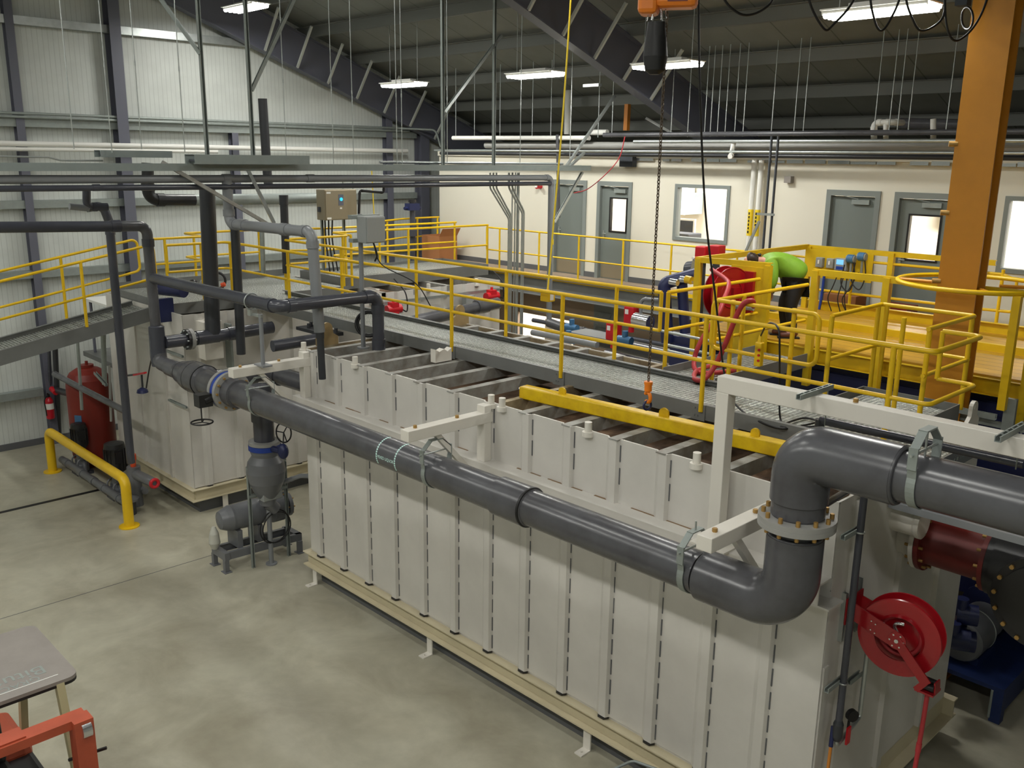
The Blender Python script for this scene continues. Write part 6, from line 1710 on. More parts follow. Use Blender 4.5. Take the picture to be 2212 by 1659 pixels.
# hose reel on the tank end
RC = V((-2.70, 7.22, 2.46))
t = thing('hose_reel', 'large red hose reel on the right end of the long tank, in the foreground', 'hose reel', RC)
AX = V((0.16, -1, 0.04)).normalized()
R = 0.335
for k, nm in ((1, 'front'), (-1, 'back')):
    p = RC + AX * (0.085 * k)
    m = MB()
    d_, s_, u_ = frame_of(AX)
    n = 52
    prof = [(R * 0.56, 0.03 * k), (R * 0.60, 0.0), (R * 0.90, 0.012 * k), (R * 0.985, 0.012 * k), (R, -0.004 * k), (R * 0.985, -0.010 * k), (R * 0.6, -0.008 * k)]
    for (ra, ta), (rb, tb_) in zip(prof, prof[1:]):
        a_ = [p + AX * ta + (s_ * math.cos(2 * PI * i / n) + u_ * math.sin(2 * PI * i / n)) * ra for i in range(n)]
        b_ = [p + AX * tb_ + (s_ * math.cos(2 * PI * i / n) + u_ * math.sin(2 * PI * i / n)) * rb for i in range(n)]
        m.add(a_ + b_, [(i, (i + 1) % n, n + (i + 1) % n, n + i) for i in range(n)], True)
    if k == -1: m.cyl(p - AX * 0.004, p, R * 0.6, n=n)
    m.build('side_disc', 'red', t)
MB().cyl(RC - AX * 0.08, RC + AX * 0.02, R * 0.45, n=40).build('hose_drum', 'red', t)
MB().torus(RC - AX * 0.05, AX, R * 0.5, 0.02, 40).torus(RC - AX * 0.01, AX, R * 0.5, 0.02, 40).torus(RC + AX * 0.03, AX, R * 0.5, 0.02, 40).build('wound_hose', 'hose_red', t)
WB = V((TX1 + 0.06, RC.y - 0.02, RC.z + 0.10))
hub = RC + AX * 0.15
m = MB().bar(WB + AX * 0.13 + V((0, 0, 0.02)), hub, 0.012, 0.15).bar(hub, RC + AX * 0.15 + V((0.28, 0, -0.28)), 0.012, 0.085)
m.cyl(hub - AX * 0.006, hub + AX * 0.008, 0.075, n=24)
m.build('arm', 'red', t)
m = MB().box(TX1 + 0.045, TX1 + 0.055, WB.y - 0.17, WB.y + 0.13, WB.z - 0.11, WB.z + 0.13)
m.bar(WB - AX * 0.12, RC - AX * 0.12, 0.012, 0.15)
m.build('mount_plate', 'red', t)
m = MB().cyl(hub, hub + AX * 0.02, 0.018, n=6)
for i in range(6):
    a = i * PI / 3
    m.cyl(hub + (s_ * math.cos(a) + u_ * math.sin(a)) * 0.055, hub + (s_ * math.cos(a) + u_ * math.sin(a)) * 0.055 + AX * 0.014, 0.008, n=6)
for i in range(4):
    q = WB.lerp(hub, 0.45 + 0.1 * (i % 2)) + AX * 0.075 + V((0, 0, 0.04 * (1 if i < 2 else -1)))
    m.cyl(q, q + AX * 0.012, 0.006, n=6)
m.build('bolt_heads', 'chrome', t)
MB().tube([RC + AX * 0.06, RC + AX * 0.10 + V((-0.06, 0, 0.12)), RC + AX * 0.08 + V((0.03, 0, 0.13))], 0.014, 0.03).build('swivel_inlet', 'chrome', t)
g = RC + V((0.29, -0.06, -0.31))
MB().box(g.x - 0.08, g.x + 0.07, g.y - 0.08, g.y + 0.08, g.z - 0.06, g.z - 0.045).bar(g + V((-0.07, -0.08, -0.05)), g + V((0.0, -0.08, 0.05)), 0.012, 0.05).bar(g + V((0.07, 0.0, -0.05)), g + V((0.06, 0.0, 0.05)), 0.10, 0.012).build('hose_guide', 'red', t)
MB().cyl(g + V((-0.05, -0.05, 0)), g + V((0.06, -0.05, 0)), 0.028).cyl(g + V((-0.05, 0.05, 0)), g + V((0.06, 0.05, 0)), 0.028).build('guide_roller', 'black', t)
for yy, zz in ((WB.y - 0.15, 0.42), (WB.y + 0.11, 0.50)):
    MB().strut((TX1 + 0.02, yy, RC.z - 0.18), (TX1 + 0.02, yy, RC.z + zz * 0.65), 0.041, up=(1, 0, 0)).build('wall_strut', 'galv', t)
hs = [g + V((0, 0, -0.02)), g + V((-0.01, 0, -0.5)), g + V((-0.03, -0.02, -1.1)), g + V((-0.08, -0.1, -1.55)), g + V((-0.16, -0.28, -1.95)), g + V((-0.2, -0.5, -2.09)), g + V((-0.5, -0.7, -2.10))]
MB().tube(smooth_path(hs, 8), 0.019, n=10).cyl(g + V((-0.012, 0, -0.56)), g + V((-0.014, 0, -0.64)), 0.023).build('hose', 'hose_red', t, 'red hose hanging to the floor')

# water line on the tank end
pipe('thin grey pipe that follows the upper grey pipe and drops down the tank end', [(-3.467, 6.950, 4.209), (-1.907, 6.950, 4.223)], 0.033, 'pvc_dark', 0)
pipe('short grey elbow leg at the start of the thin pipe over the walkway', [(-3.467, 6.950, 4.217), (-3.469, 6.950, 4.152)], 0.04, 'pvc_dark', 0)
pipe('thin grey pipe crossing behind the upper elbow to the tank corner', [(-3.060, 6.300, 3.738), (-3.123, 6.900, 3.717)], 0.028, 'pvc', 0)
wy = 6.93
wtop = V(((-3.060, 6.980, 3.687)))
wbot = V(((-3.064, 6.980, 1.622)))
pipe('thin dark grey vertical pipe down the tank end, left of the hose reel', [(TX1 + 0.14, wy, 3.7), (TX1 + 0.14, wy, 1.62)], 0.03, 'pvc_dark', 0)
for i, z in enumerate((3.36, 1.98)):
    t = thing('pipe_clamp', ['upper strut clamp holding the thin vertical pipe to the tank end', 'lower strut clamp holding the thin vertical pipe to the tank end'][i], 'clamp', (TX1 + 0.1, wy, z))
    MB().strut((TX1 + 0.10, wy - 0.22, z), (TX1 + 0.10, wy + 0.06, z), 0.041).build('strut_piece', 'galv_dull', t)
    MB().torus((TX1 + 0.14, wy, z), (0, 0, 1), 0.034, 0.008, 18).build('clip', 'galv', t)
t = thing('hose_tap', 'tap assembly with red lever and black gauge at the foot of the thin pipe', 'tap', (TX1 + 0.14, wy, 1.45))
MB().lathe((TX1 + 0.14, wy, 1.42), (0, 0, 1), [(0, 0.03), (0.04, 0.045), (0.16, 0.045), (0.2, 0.03)], 14).build('union', 'pvc_black', t)
MB().tube([(TX1 + 0.14, wy, 1.45), (TX1 + 0.14, wy, 1.36), (TX1 + 0.14, wy + 0.42, 1.46), (TX1 + 0.14, wy + 0.42, 2.35)], 0.02, 0.04).build('galvanised_pipe', 'galv', t)
MB().box(TX1 + 0.18, TX1 + 0.195, wy + 0.08, wy + 0.14, 1.36, 1.52).build('lever', 'act_red', t)
MB().cyl((TX1 + 0.14, wy + 0.22, 1.58), (TX1 + 0.18, wy + 0.2, 1.58), 0.055, n=20).cyl((TX1 + 0.14, wy + 0.2, 1.42), (TX1 + 0.14, wy + 0.21, 1.55), 0.012).build('gauge', 'black', t)
MB().strut((TX1 + 0.08, wy + 0.25, 1.85), (TX1 + 0.08, wy + 0.48, 1.85), 0.041).build('strut_piece', 'galv_dull', t)
t = thing('broom_handle', 'wooden pole with black grip leaning against the tank corner', 'pole', (TX1 + 0.2, 6.6, 0))
a, b = V((TX1 + 0.10, 6.92, 1.52)), V((TX1 + 0.22, 6.60, 0.02))
MB().cyl(a, b, 0.014).build('shaft', 'wood_orange', t)
MB().cyl(a + (a - b).normalized() * 0.02, a - (a - b).normalized() * 0.16, 0.019).build('grip', 'navy', t)

# ================================================================ HOIST, SPREADER BEAM AND CABLES
hx, hy = -5.48, 7.25
t = thing('chain_hoist', 'orange electric chain hoist with black chain bag, cut off by the top edge', 'hoist', (hx, hy, 7.5))
hd = V((0.85, 0.53, 0)).normalized(); hs_ = V((-hd.y, hd.x, 0))
def hb(c, a, b, h): return MB().obox(c, hd * a, hs_ * b, V((0, 0, h)))
hb(V((hx, hy, 7.80)) + hd * 0.08, 0.19, 0.13, 0.17).build('motor_housing', 'hoist', t, bevel=0.05)
hb(V((hx, hy, 7.78)) - hd * 0.17, 0.09, 0.14, 0.20).build('gear_housing', 'hoist', t, bevel=0.04)
MB().obox(V((hx, hy, 7.72)) + hd * 0.10 - hs_ * 0.131, hd * 0.09, hs_ * 0.002, V((0, 0, 0.045))).build('name_plate', 'maroon', t, 'dull red plate')
MB().obox(V((hx, hy, 7.83)) + hd * 0.13 - hs_ * 0.131, hd * 0.12, hs_ * 0.003, V((0, 0, 0.04))).build('dark_window', 'black_paint', t)
MB().cyl(V((hx, hy, 7.95)) - hd * 0.1, V((hx, hy, 8.75)) - hd * 0.1, 0.03).build('suspension_rod', 'chain', t)
bm = V((hx, hy, 0)) - hd * 0.09
m = MB()
prev = None
prof = [(7.52, 0.08), (7.40, 0.095), (7.22, 0.112), (7.10, 0.095), (7.06, 0.045)]
n = 20
rings = []
for z, r in prof:
    rings.append([V((bm.x, bm.y, z)) + (hd * math.cos(2 * PI * i / n) * 1.0 + hs_ * math.sin(2 * PI * i / n) * 0.8) * r * (1 + 0.05 * math.sin(5 * 2 * PI * i / n + z * 9)) for i in range(n)])
for a_, b_ in zip(rings, rings[1:]):
    m.add(a_ + b_, [(i, n + i, n + (i + 1) % n, (i + 1) % n) for i in range(n)], True)
m.add(rings[-1], [tuple(range(n))])
m.build('chain_bag', 'dark_cloth' if False else 'black', t, 'black fabric chain bag')
m = MB()
for i in range(6):
    a = 2 * PI * i / 6
    m.cyl(V((bm.x, bm.y, 7.53)) + (hd * math.cos(a) + hs_ * math.sin(a) * 0.8) * 0.09, V((bm.x, bm.y, 7.66)) + (hd * math.cos(a) + hs_ * math.sin(a) * 0.8) * 0.07, 0.006, n=6)
m.build('bag_links', 'chrome', t)
t = thing('hoist_chain', 'long steel chain hanging from the hoist to the orange hook', 'chain', (hx, hy, 4.1))
m = MB()
z = 4.10
i = 0
while z < 7.62:
    ax = V((1, 0, 0)) if i % 2 else V((0, 1, 0))
    s = V((0, 1, 0)) if i % 2 else V((1, 0, 0))
    pts = []
    for k in range(10):
        a = 2 * PI * k / 10
        pts.append(V((hx, hy, z)) + s * (0.012 * math.cos(a)) + V((0, 0, 1)) * (0.021 * math.sin(a)))
    pts.append(pts[0]); 
    m.tube(pts, 0.0052, n=5, caps=False)
    z += 0.032; i += 1
m.build('chain_links', 'chain', t)
t = thing('load_hook', 'orange crane hook with navy shackle over the yellow lifting beam', 'hook', (hx, hy, 3.85))
MB().cyl((hx, hy, 4.02), (hx, hy, 4.11), 0.038, n=16).cyl((hx, hy, 4.09), (hx, hy, 4.12), 0.044, n=16).build('hook_block', 'hook', t)
MB().torus((hx, hy, 3.955), (0.4, 1, 0), 0.05, 0.019, 22, a0=-2.2, a1=2.6).build('hook', 'hook', t)
MB().torus((hx, hy, 3.87), (1, -0.3, 0), 0.045, 0.012, 18).build('shackle', 'navy', t)
t = thing('lifting_beam', 'long yellow lifting beam lying over the open tank', 'lifting beam', (-5.7, 7.4, 3.62))
a, b = V((-7.22, 7.20, 3.69)), V((-3.9, 7.52, 3.69))
d = (b - a).normalized(); s = V((-d.y, d.x, 0))
MB().obox((a + b) / 2, (b - a) / 2, s * 0.07, V((0, 0, 0.07))).build('beam', 'yellow_deep', t, bevel=0.012)
def eye(q, r=0.05):
    m = MB()
    pts = []
    for i in range(13):
        an = PI * i / 12
        pts.append(q + d * (r * math.cos(an)) + V((0, 0, r * math.sin(an) + 0.03)))
    pts = [q + d * r] + pts + [q - d * r]
    m.prism([p - s * 0.012 for p in pts], s * 0.024)
    m.cyl(q + V((0, 0, 0.035)) - s * 0.014, q + V((0, 0, 0.035)) + s * 0.014, 0.018, n=12)
    return m
top = V((0, 0, 0.07))
for f in (0.17, 0.56, 0.86):
    eye(a.lerp(b, f) + top, 0.055 if f == 0.56 else 0.045).build('lifting_eye', 'yellow_deep', t)
m = text_mesh('S.W.L.  2 T', 0.07, 'yellow_deep', 'lt', a.lerp(b, 0.42) - s * 0.0705 - V((0, 0, 0.025)), d, (0, 0, 1), extrude=0.001)
MB().cyl(a + V((-0.05, 0.0, 0.02)), a + V((0.0, 0.0, 0.02)), 0.02).build('end_pin', 'chrome', t)

# yellow pendant cord and its box
pb = V(((-7.767, 8.150, 4.633)))
t = thing('pendant_box', 'small yellow junction box hanging on a yellow cord at the far rail', 'box', pb)
MB().box(pb.x - 0.07, pb.x + 0.07, pb.y - 0.06, pb.y + 0.06, pb.z - 0.06, pb.z + 0.06).build('housing', 'yellow', t, bevel=0.01)
MB().cyl((pb.x, pb.y, pb.z + 0.06), (pb.x, pb.y, pb.z + 0.1), 0.025, 0.012).build('cord_grip', 'yellow', t)
MB().box(pb.x + 0.07, pb.x + 0.072, pb.y - 0.03, pb.y + 0.03, pb.z - 0.04, pb.z + 0.04).build('socket_plate', 'paper', t)
single('yellow_cable', MB().tube(smooth_path([pb + V((0, 0, 0.09)), (-7.837, 8.300, 5.526), (-7.919, 8.500, 6.736), (-8.019, 8.700, 8.136), (-8.083, 8.800, 8.775)]), 0.011, n=8), 'lbl_yellow', 'yellow cord hanging from the roof down to the small yellow box', 'cord')
single('thin_yellow_cable', MB().cyl((-16.2, 11.62, 5.0), (-16.2, 11.58, 6.05), 0.012, n=6), 'lbl_yellow', 'thin yellow cord beside the stainless control cabinet', 'cord')
# black pendant cable
cb = [(-5.342, 7.500, 7.959), (-5.452, 7.800, 6.928), (-5.505, 8.100, 5.764), (-5.452, 8.300, 4.888), (-5.392, 8.450, 4.120), (-5.242, 8.371, 3.850), (-4.991, 8.214, 3.750), (-4.642, 8.005, 3.740), (-4.356, 7.961, 3.735), (-4.269, 8.255, 3.735), (-4.257, 8.467, 3.735), (-4.413, 8.470, 3.735), (-4.415, 8.063, 3.740), (-4.334, 8.009, 3.740), (-4.143, 8.298, 3.740)]
single('black_cable', MB().tube(smooth_path(cb, 6), 0.011, n=8), 'black', 'black cable hanging from the hoist and trailing onto the walkway grating', 'cable')
t = thing('crane_pendant', 'yellow crane pendant with red buttons hung over the near rail on a black cable', 'pendant control', (-5.4, 8.1, 4.2))
pp = V(((-5.229, 8.900, 4.228)))
MB().box(pp.x - 0.04, pp.x + 0.04, pp.y - 0.035, pp.y + 0.035, pp.z - 0.15, pp.z + 0.12).cyl((pp.x, pp.y, pp.z + 0.12), (pp.x, pp.y, pp.z + 0.2), 0.03, 0.015).build('handset', 'yellow', t, bevel=0.012)
m = MB()
for i in range(3): m.cyl((pp.x + 0.02, pp.y - 0.035, pp.z - 0.08 + i * 0.06), (pp.x + 0.02, pp.y - 0.05, pp.z - 0.08 + i * 0.06), 0.014, n=10)
m.build('button', 'act_red', t)
single('pendant_cable', MB().tube(smooth_path([pp + V((0, 0, 0.19)), (-5.190, 8.850, 4.449), (-4.939, 8.500, 4.622), (-4.642, 8.100, 4.733), (-4.470, 7.930, 4.713), (-4.445, 7.940, 4.497), (-4.496, 8.100, 4.042), (-4.507, 8.181, 3.760), (-4.344, 8.072, 3.735), (-4.141, 8.204, 3.735)], 7), 0.010, n=8), 'black', 'black pendant cable arched over the near rail and hanging down to the grating', 'cable')
# festoon under the jib arm
fp = [((1560, -20), (1600, 32), (1650, 20), (1672, -20)), ((1742, -20), (1777, 60), (1802, 51), (1848, -20)), ((1876, -20), (1902, 66), (1942, -20)), ((1952, -20), (1993, 66), (2034, 40), (2038, -20)), ((2038, -20), (2066, 88), (2110, 50), (2132, -20))]
p0, p1 = V((-3.9, 11.1, 0)), V((-5.48, 7.25, 0))
fest = [[(-5.27, 7.76, 7.86), (-5.18, 7.98, 7.64), (-5.08, 8.23, 7.70), (-5.03, 8.34, 7.90)],
        [(-4.90, 8.68, 7.92), (-4.81, 8.89, 7.58), (-4.76, 9.02, 7.62), (-4.66, 9.24, 7.94)],
        [(-4.60, 9.38, 7.98), (-4.57, 9.47, 7.70), (-4.53, 9.56, 7.59), (-4.49, 9.66, 7.70), (-4.45, 9.76, 7.99)],
        [(-4.43, 9.80, 8.0), (-4.38, 9.94, 7.72), (-4.32, 10.07, 7.62), (-4.23, 10.3, 7.76), (-4.23, 10.29, 8.04)],
        [(-4.23, 10.29, 8.05), (-4.20, 10.37, 7.68), (-4.14, 10.51, 7.55), (-4.05, 10.72, 7.72), (-4.0, 10.84, 8.05)]]
for i, f in enumerate(fest):
    single('festoon_cable', MB().tube(smooth_path([V(f[0]) + V((0, 0, 0.6))] + f + [V(f[-1]) + V((0, 0, 0.6))]), 0.012, n=8), 'black', '%s loop from the left of the black festoon cable at the top right' % ORD[i], 'cable')
single('cable_loop', MB().torus((-4.1, 10.62, 7.78), (0.6, 0.7, 0.2), 0.11, 0.012, 26), 'black', 'round black cable loop at the top left of the orange column', 'cable')
single('red_cable', MB().tube(smooth_path([(-12.075, 14.800, 6.718), (-12.196, 14.800, 6.313), (-12.521, 14.800, 5.988), (-13.099, 14.900, 5.661), (-13.580, 15.000, 5.555)]), 0.010, n=8), 'hose_red', 'thin red cord drooping across the office wall above the left doors', 'cord')
single('timber_post', MB().bar(((-13.422, 16.500, 7.456)), ((-13.430, 16.500, 6.895)), 0.1, 0.1), 'wood_orange', 'short brown post above the pipe bundle near the rafter foot', 'post')
single('white_duct', MB().cyl((-15.468, 16.800, 7.845), (-15.474, 16.800, 6.838), 0.09), 'ins_white', 'pale vertical duct above the offices, behind the yellow cord', 'duct')

# items on the office wall
for i, (px, z0) in enumerate(((0, 0), (1, 0))):
    x = -9.675 if i == 0 else -9.524
    t = thing('vertical_pipe', ['left one of two white vertical pipes with yellow labels by the office window', 'right one of two white vertical pipes with yellow labels by the office window'][i], 'pipe', (x, 15.75, ZM))
    MB().cyl((x, 15.75, ZM), (x, 15.75, 6.3), 0.05).build('pipe_run', 'ins_white', t)
    MB().cyl((x, 15.75, 4.88), (x, 15.75, 5.38), 0.053).build('yellow_label', 'lbl_yellow', t)
    m = MB()
    for k in range(6): m.box(x - 0.012, x + 0.012, 15.692, 15.70, 4.93 + k * 0.07, 4.975 + k * 0.07)
    m.build('label_print', 'lbl_black', t)
for i in range(2):
    x = -8.668 if i == 0 else -8.541
    single('dark_rod', MB().cyl((x, 14.6, 4.2), (x, 14.6, 6.7), 0.022), 'dark_cloth', ['left one of two dark vertical rods clamped together behind the bending person', 'right one of two dark vertical rods clamped together behind the bending person'][i], 'rod')
single('rod_clamp', MB().strut((-8.822, 14.580, 5.375), (-8.493, 14.580, 5.376), 0.04), 'galv', 'small strut clamp across the two dark rods', 'clamp')
single('strut_brace', MB().strut((-8.786, 14.600, 5.247), (-9.027, 14.600, 4.656), 0.04), 'galv', 'bright slanting strut beside the two dark rods', 'strut')
single('wall_speaker', MB().box(-9.041, -8.909, 15.78, 15.9, 5.895, 6.012), 'canopy', 'small square grey box high on the office wall', 'speaker')
t = thing('fire_alarm', 'small red alarm bell on the office wall left of the doors', 'alarm', (-15.455, 15.8, 5.6))
p = V(((-15.455, 15.800, 5.623)))
MB().cyl(p + V((0, 0.1, 0)), p - V((0, 0.05, 0)), 0.055).build('bell', 'act_red', t)
MB().box(p.x - 0.03, p.x + 0.03, 15.73, 15.75, p.z - 0.02, p.z + 0.02).build('strobe', 'paper', t)
for i, z in enumerate((4.97, 4.62)):
    single('pipe_label', MB().cyl((-13.0, 13.70, z - 0.05), (-13.0, 13.70, z + 0.05), 0.058), 'lbl_yellow', ['upper yellow band on the grey pipe before the left office door', 'lower yellow band on the grey pipe before the left office door'][i], 'label')

# ================================================================ PEOPLE
def skin_mesh(name, verts, edges, radii, m, parent, sub=2, label=None, root=0):
    off = V(parent.location)
    me = bpy.data.meshes.new(name)
    me.from_pydata([V(p) - off for p in verts], edges, [])
    o = bpy.data.objects.new(name, me)
    COL.objects.link(o)
    o.parent = parent
    me.materials.append(MT[m])
    sk_ = o.modifiers.new('skin', 'SKIN')
    sk_.use_smooth_shade = True
    if not me.skin_vertices: 
        bpy.context.view_layer.objects.active = o
    lay = me.skin_vertices[0].data if me.skin_vertices else None
    for i, r in enumerate(radii):
        lay[i].radius = (r, r) if not isinstance(r, tuple) else r
        lay[i].use_root = (i == root)
    sb = o.modifiers.new('sub', 'SUBSURF')
    sb.levels = sb.render_levels = sub
    if label: o['label'] = label
    return o
hd_ = V((-0.80, -0.60, 0))          # the way the bending person faces
sd = V((0.60, -0.80, 0))            # her left-hand side as seen from the camera
def pt(f, s, z): return V((-6.45, 11.80, 0)) + hd_ * f + sd * s + V((0, 0, z))
t = thing('person', 'person in a bright green jacket bending forward on the yellow platform', 'person', (-6.45, 11.8, DZ))
H = DZ
# body: one continuous figure
bv_ = [pt(0.02, 0, H + 0.86), pt(0.20, 0, H + 0.98), pt(0.40, 0, H + 1.06), pt(0.50, 0, H + 1.07), pt(0.57, 0, H + 1.07), pt(0.65, 0, H + 1.07), pt(0.72, 0, H + 1.02),
       pt(0.40, 0.17, H + 1.04), pt(0.36, 0.23, H + 0.78), pt(0.52, 0.20, H + 0.60), pt(0.60, 0.19, H + 0.56),
       pt(0.40, -0.17, H + 1.04), pt(0.38, -0.23, H + 0.78), pt(0.54, -0.20, H + 0.62), pt(0.62, -0.19, H + 0.58),
       pt(0.0, 0.10, H + 0.80), pt(0.04, 0.11, H + 0.46), pt(-0.02, 0.11, H + 0.10), pt(0.10, 0.11, H + 0.05),
       pt(0.0, -0.10, H + 0.80), pt(0.10, -0.11, H + 0.46), pt(0.06, -0.12, H + 0.10), pt(0.18, -0.12, H + 0.05)]
be = [(0, 1), (1, 2), (2, 3), (3, 4), (4, 5), (5, 6), (2, 7), (7, 8), (8, 9), (9, 10), (2, 11), (11, 12), (12, 13), (13, 14), (0, 15), (15, 16), (16, 17), (17, 18), (0, 19), (19, 20), (20, 21), (21, 22)]
br = [0.11, 0.11, 0.10, 0.055, 0.055, 0.085, 0.075, 0.055, 0.042, 0.032, 0.034, 0.055, 0.042, 0.032, 0.034, 0.085, 0.06, 0.042, 0.04, 0.085, 0.06, 0.042, 0.04]
skin_mesh('body', bv_, be, br, 'skin', t)
# jacket: torso and sleeves
jv = [pt(-0.12, 0, H + 0.84), pt(0.06, 0, H + 0.96), pt(0.24, 0, H + 1.04), pt(0.40, 0, H + 1.08), pt(0.49, 0, H + 1.09),
      pt(0.38, 0.19, H + 1.05), pt(0.35, 0.25, H + 0.90), pt(0.35, 0.25, H + 0.78), pt(0.47, 0.22, H + 0.64),
      pt(0.38, -0.19, H + 1.05), pt(0.37, -0.25, H + 0.90), pt(0.37, -0.25, H + 0.78), pt(0.49, -0.22, H + 0.66)]
je = [(0, 1), (1, 2), (2, 3), (3, 4), (3, 5), (5, 6), (6, 7), (7, 8), (3, 9), (9, 10), (10, 11), (11, 12)]
jr = [(0.20, 0.19), (0.215, 0.195), (0.215, 0.19), (0.175, 0.165), 0.095, 0.105, 0.092, 0.082, 0.064, 0.105, 0.092, 0.082, 0.064]
skin_mesh('jacket', jv, je, jr, 'jacket', t, label='bright green jacket')
tv = [pt(-0.03, 0, H + 0.84), pt(0.0, 0.10, H + 0.76), pt(0.06, 0.11, H + 0.46), pt(0.0, 0.11, H + 0.10), pt(0.0, -0.10, H + 0.76), pt(0.12, -0.11, H + 0.46), pt(0.07, -0.12, H + 0.10)]
skin_mesh('trousers', tv, [(0, 1), (1, 2), (2, 3), (0, 4), (4, 5), (5, 6)], [0.18, 0.135, 0.095, 0.07, 0.135, 0.095, 0.07], 'pants', t)
for s, f in ((0.11, -0.03), (-0.12, 0.05)):
    v = [pt(f, s, H + 0.16), pt(f - 0.01, s, H + 0.06), pt(f + 0.10, s, H + 0.05), pt(f + 0.21, s, H + 0.042)]
    skin_mesh('boot', v, [(0, 1), (1, 2), (2, 3)], [0.06, 0.058, 0.05, 0.036], 'boots', t)
    MB().obox(pt(f + 0.08, s, H + 0.012), hd_ * 0.15, sd * 0.045, V((0, 0, 0.012))).build('boot_sole', 'black', t)
# head, face and hair
hc = pt(0.66, 0, H + 1.05)
fd = (hd_ * 0.62 + V((0, 0, -0.78))).normalized()          # gaze: down and forward
upv = (hd_ * 0.78 + V((0, 0, 0.62))).normalized()
skin_mesh('head', [hc + upv * 0.06, hc, hc - upv * 0.06 + fd * 0.02, hc - upv * 0.10 + fd * 0.045, hc - hd_ * 0.10 - V((0, 0, 0.0))], [(0, 1), (1, 2), (2, 3), (1, 4)], [(0.08, 0.088), (0.082, 0.092), (0.062, 0.07), 0.035, 0.05], 'skin', t)
f_ = MB()
f_.obox(hc + fd * 0.105 - upv * 0.02, fd * 0.014, sd * 0.010, upv * 0.022)
f_.build('nose', 'skin', t)
MB().sphere(hc + fd * 0.085 + sd * 0.032 + upv * 0.012, 0.011).sphere(hc + fd * 0.085 - sd * 0.032 + upv * 0.012, 0.011).build('eyes', 'hair', t)
MB().obox(hc + fd * 0.075 - upv * 0.062, fd * 0.004, sd * 0.022, upv * 0.005).build('mouth', 'act_red', t)
MB().sphere(hc + sd * 0.088 - upv * 0.005, 0.024, sc=(1, 0.5, 1.2)).sphere(hc - sd * 0.088 - upv * 0.005, 0.024, sc=(1, 0.5, 1.2)).build('ears', 'skin', t)
skin_mesh('hair', [hc + upv * 0.07 - fd * 0.02, hc + upv * 0.02 - fd * 0.05, hc - upv * 0.05 - fd * 0.075, hc - upv * 0.13 - fd * 0.085], [(0, 1), (1, 2), (2, 3)], [0.088, 0.094, 0.075, 0.045], 'hair', t)
def hand(wrist, fwd_, side, nrm, parent, right):
    """palm with five curled fingers"""
    W_ = V(wrist)
    v = [W_, W_ + fwd_ * 0.05, W_ + fwd_ * 0.085]
    MB().obox(W_ + fwd_ * 0.045, fwd_ * 0.045, side * 0.038, nrm * 0.013).build('palm', 'skin', parent, bevel=0.008)
    for k, (o, L) in enumerate(((-0.028, 0.066), (-0.009, 0.078), (0.010, 0.074), (0.028, 0.058))):
        b0 = W_ + fwd_ * 0.088 + side * o
        p1 = b0 + fwd_ * (L * 0.5) - nrm * 0.006
        p2 = p1 + fwd_ * (L * 0.32) - nrm * 0.022
        p3 = p2 + fwd_ * (L * 0.1) - nrm * 0.024
        MB().tube([b0, p1, p2, p3], 0.0085, 0.01, n=8).build('finger', 'skin', parent)
    tb_ = W_ + fwd_ * 0.03 + side * (0.04 if right else -0.04)
    MB().tube([tb_, tb_ + fwd_ * 0.035 + side * (0.02 if right else -0.02), tb_ + fwd_ * 0.06 + side * (0.012 if right else -0.012) - nrm * 0.02], 0.010, 0.012, n=8).build('thumb', 'skin', parent)
hf = (hd_ * 0.9 + V((0, 0, -0.42))).normalized()
for s, r in ((0.19, False), (-0.19, True)):
    hand(pt(0.53, s * 1.05, H + 0.60), hf, sd, hf.cross(sd) * (-1), t, r)

# second person, crouching behind the yellow plate: only the head and some limbs show
q0 = V((-7.16, 12.0, 0))
f2 = V((0.35, -0.94, 0)); s2 = V((0.94, 0.35, 0))
def p2_(f, s, z): return q0 + f2 * f + s2 * s + V((0, 0, DZ + z))
t2 = thing('person', 'person with sunglasses pushed up on dark hair, crouching behind the yellow plate', 'person', (q0.x, q0.y, DZ))
bv2 = [p2_(0, 0, 0.30), p2_(0.10, 0, 0.55), p2_(0.16, 0, 0.78), p2_(0.19, 0, 0.88), p2_(0.21, 0, 0.97), p2_(0.22, 0, 1.05),
       p2_(0.16, 0.19, 0.74), p2_(0.28, 0.24, 0.50), p2_(0.46, 0.14, 0.44), p2_(0.16, -0.19, 0.74), p2_(0.28, -0.24, 0.50), p2_(0.46, -0.14, 0.44),
       p2_(0.30, 0.14, 0.42), p2_(0.10, 0.14, 0.08), p2_(0.24, 0.14, 0.05), p2_(0.30, -0.14, 0.42), p2_(0.10, -0.14, 0.08), p2_(0.24, -0.14, 0.05)]
be2 = [(0, 1), (1, 2), (2, 3), (3, 4), (4, 5), (2, 6), (6, 7), (7, 8), (2, 9), (9, 10), (10, 11), (0, 12), (12, 13), (13, 14), (0, 15), (15, 16), (16, 17)]
skin_mesh('body', bv2, be2, [0.13, 0.12, 0.12, 0.06, 0.085, 0.08, 0.06, 0.045, 0.035, 0.06, 0.045, 0.035, 0.075, 0.05, 0.045, 0.075, 0.05, 0.045], 'skin', t2)
skin_mesh('shirt', [p2_(0.02, 0, 0.38), p2_(0.10, 0, 0.58), p2_(0.16, 0, 0.77), p2_(0.16, 0.19, 0.74), p2_(0.24, 0.24, 0.55), p2_(0.16, -0.19, 0.74), p2_(0.24, -0.24, 0.55)],
          [(0, 1), (1, 2), (2, 3), (3, 4), (2, 5), (5, 6)], [0.165, 0.165, 0.15, 0.08, 0.065, 0.08, 0.065], 'teal_shirt', t2)
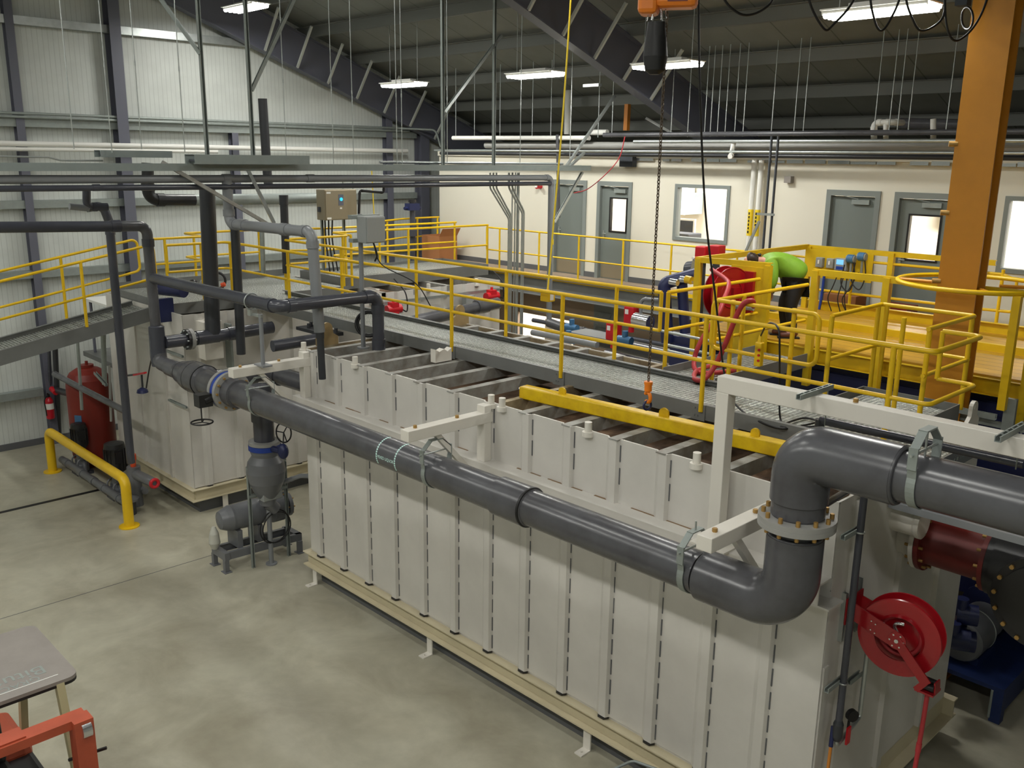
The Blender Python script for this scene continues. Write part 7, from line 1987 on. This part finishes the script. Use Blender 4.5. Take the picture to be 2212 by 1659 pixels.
skin_mesh('trousers', [p2_(0, 0, 0.30), p2_(0.30, 0.14, 0.42), p2_(0.10, 0.14, 0.10), p2_(0.30, -0.14, 0.42), p2_(0.10, -0.14, 0.10)], [(0, 1), (1, 2), (0, 3), (3, 4)], [0.16, 0.10, 0.07, 0.10, 0.07], 'pants', t2)
for s in (0.14, -0.14):
    skin_mesh('boot', [p2_(0.09, s, 0.08), p2_(0.16, s, 0.05), p2_(0.26, s, 0.045)], [(0, 1), (1, 2)], [0.055, 0.05, 0.04], 'boots', t2)
h2 = p2_(0.21, 0, 1.02)
skin_mesh('hair', [h2 + V((0, 0, 0.05)) - f2 * 0.01, h2 + V((0, 0, 0.0)) - f2 * 0.05, h2 - V((0, 0, 0.06)) - f2 * 0.06], [(0, 1), (1, 2)], [0.088, 0.085, 0.06], 'hair', t2)
g_ = MB()
for s in (-0.04, 0.04):
    g_.sphere(h2 + V((0, 0, 0.10)) + f2 * 0.065 + s2 * s, 0.032, sc=(1, 0.6, 0.7))
g_.bar(h2 + V((0, 0, 0.10)) + f2 * 0.075 - s2 * 0.07, h2 + V((0, 0, 0.10)) + f2 * 0.075 + s2 * 0.07, 0.012, 0.012)
g_.bar(h2 + V((0, 0, 0.10)) + f2 * 0.06 - s2 * 0.08, h2 + V((0, 0, 0.04)) - f2 * 0.04 - s2 * 0.09, 0.008, 0.012).bar(h2 + V((0, 0, 0.10)) + f2 * 0.06 + s2 * 0.08, h2 + V((0, 0, 0.04)) - f2 * 0.04 + s2 * 0.09, 0.008, 0.012)
g_.build('sunglasses', 'black_paint', t2)
MB().obox(h2 + f2 * 0.10 - V((0, 0, 0.02)), f2 * 0.014, s2 * 0.01, V((0, 0, 0.02))).build('nose', 'skin', t2)
MB().sphere(h2 + f2 * 0.078 + s2 * 0.03, 0.010).sphere(h2 + f2 * 0.078 - s2 * 0.03, 0.010).build('eyes', 'hair', t2)
MB().obox(h2 + f2 * 0.08 - V((0, 0, 0.06)), f2 * 0.004, s2 * 0.02, V((0, 0, 0.005))).build('mouth', 'maroon', t2)
MB().sphere(h2 + s2 * 0.085, 0.022, sc=(0.6, 1, 1.2)).sphere(h2 - s2 * 0.085, 0.022, sc=(0.6, 1, 1.2)).build('ears', 'skin', t2)
for s, r in ((0.14, False), (-0.14, True)):
    hand(p2_(0.47, s, 0.44), f2, s2, V((0, 0, 1)), t2, r)
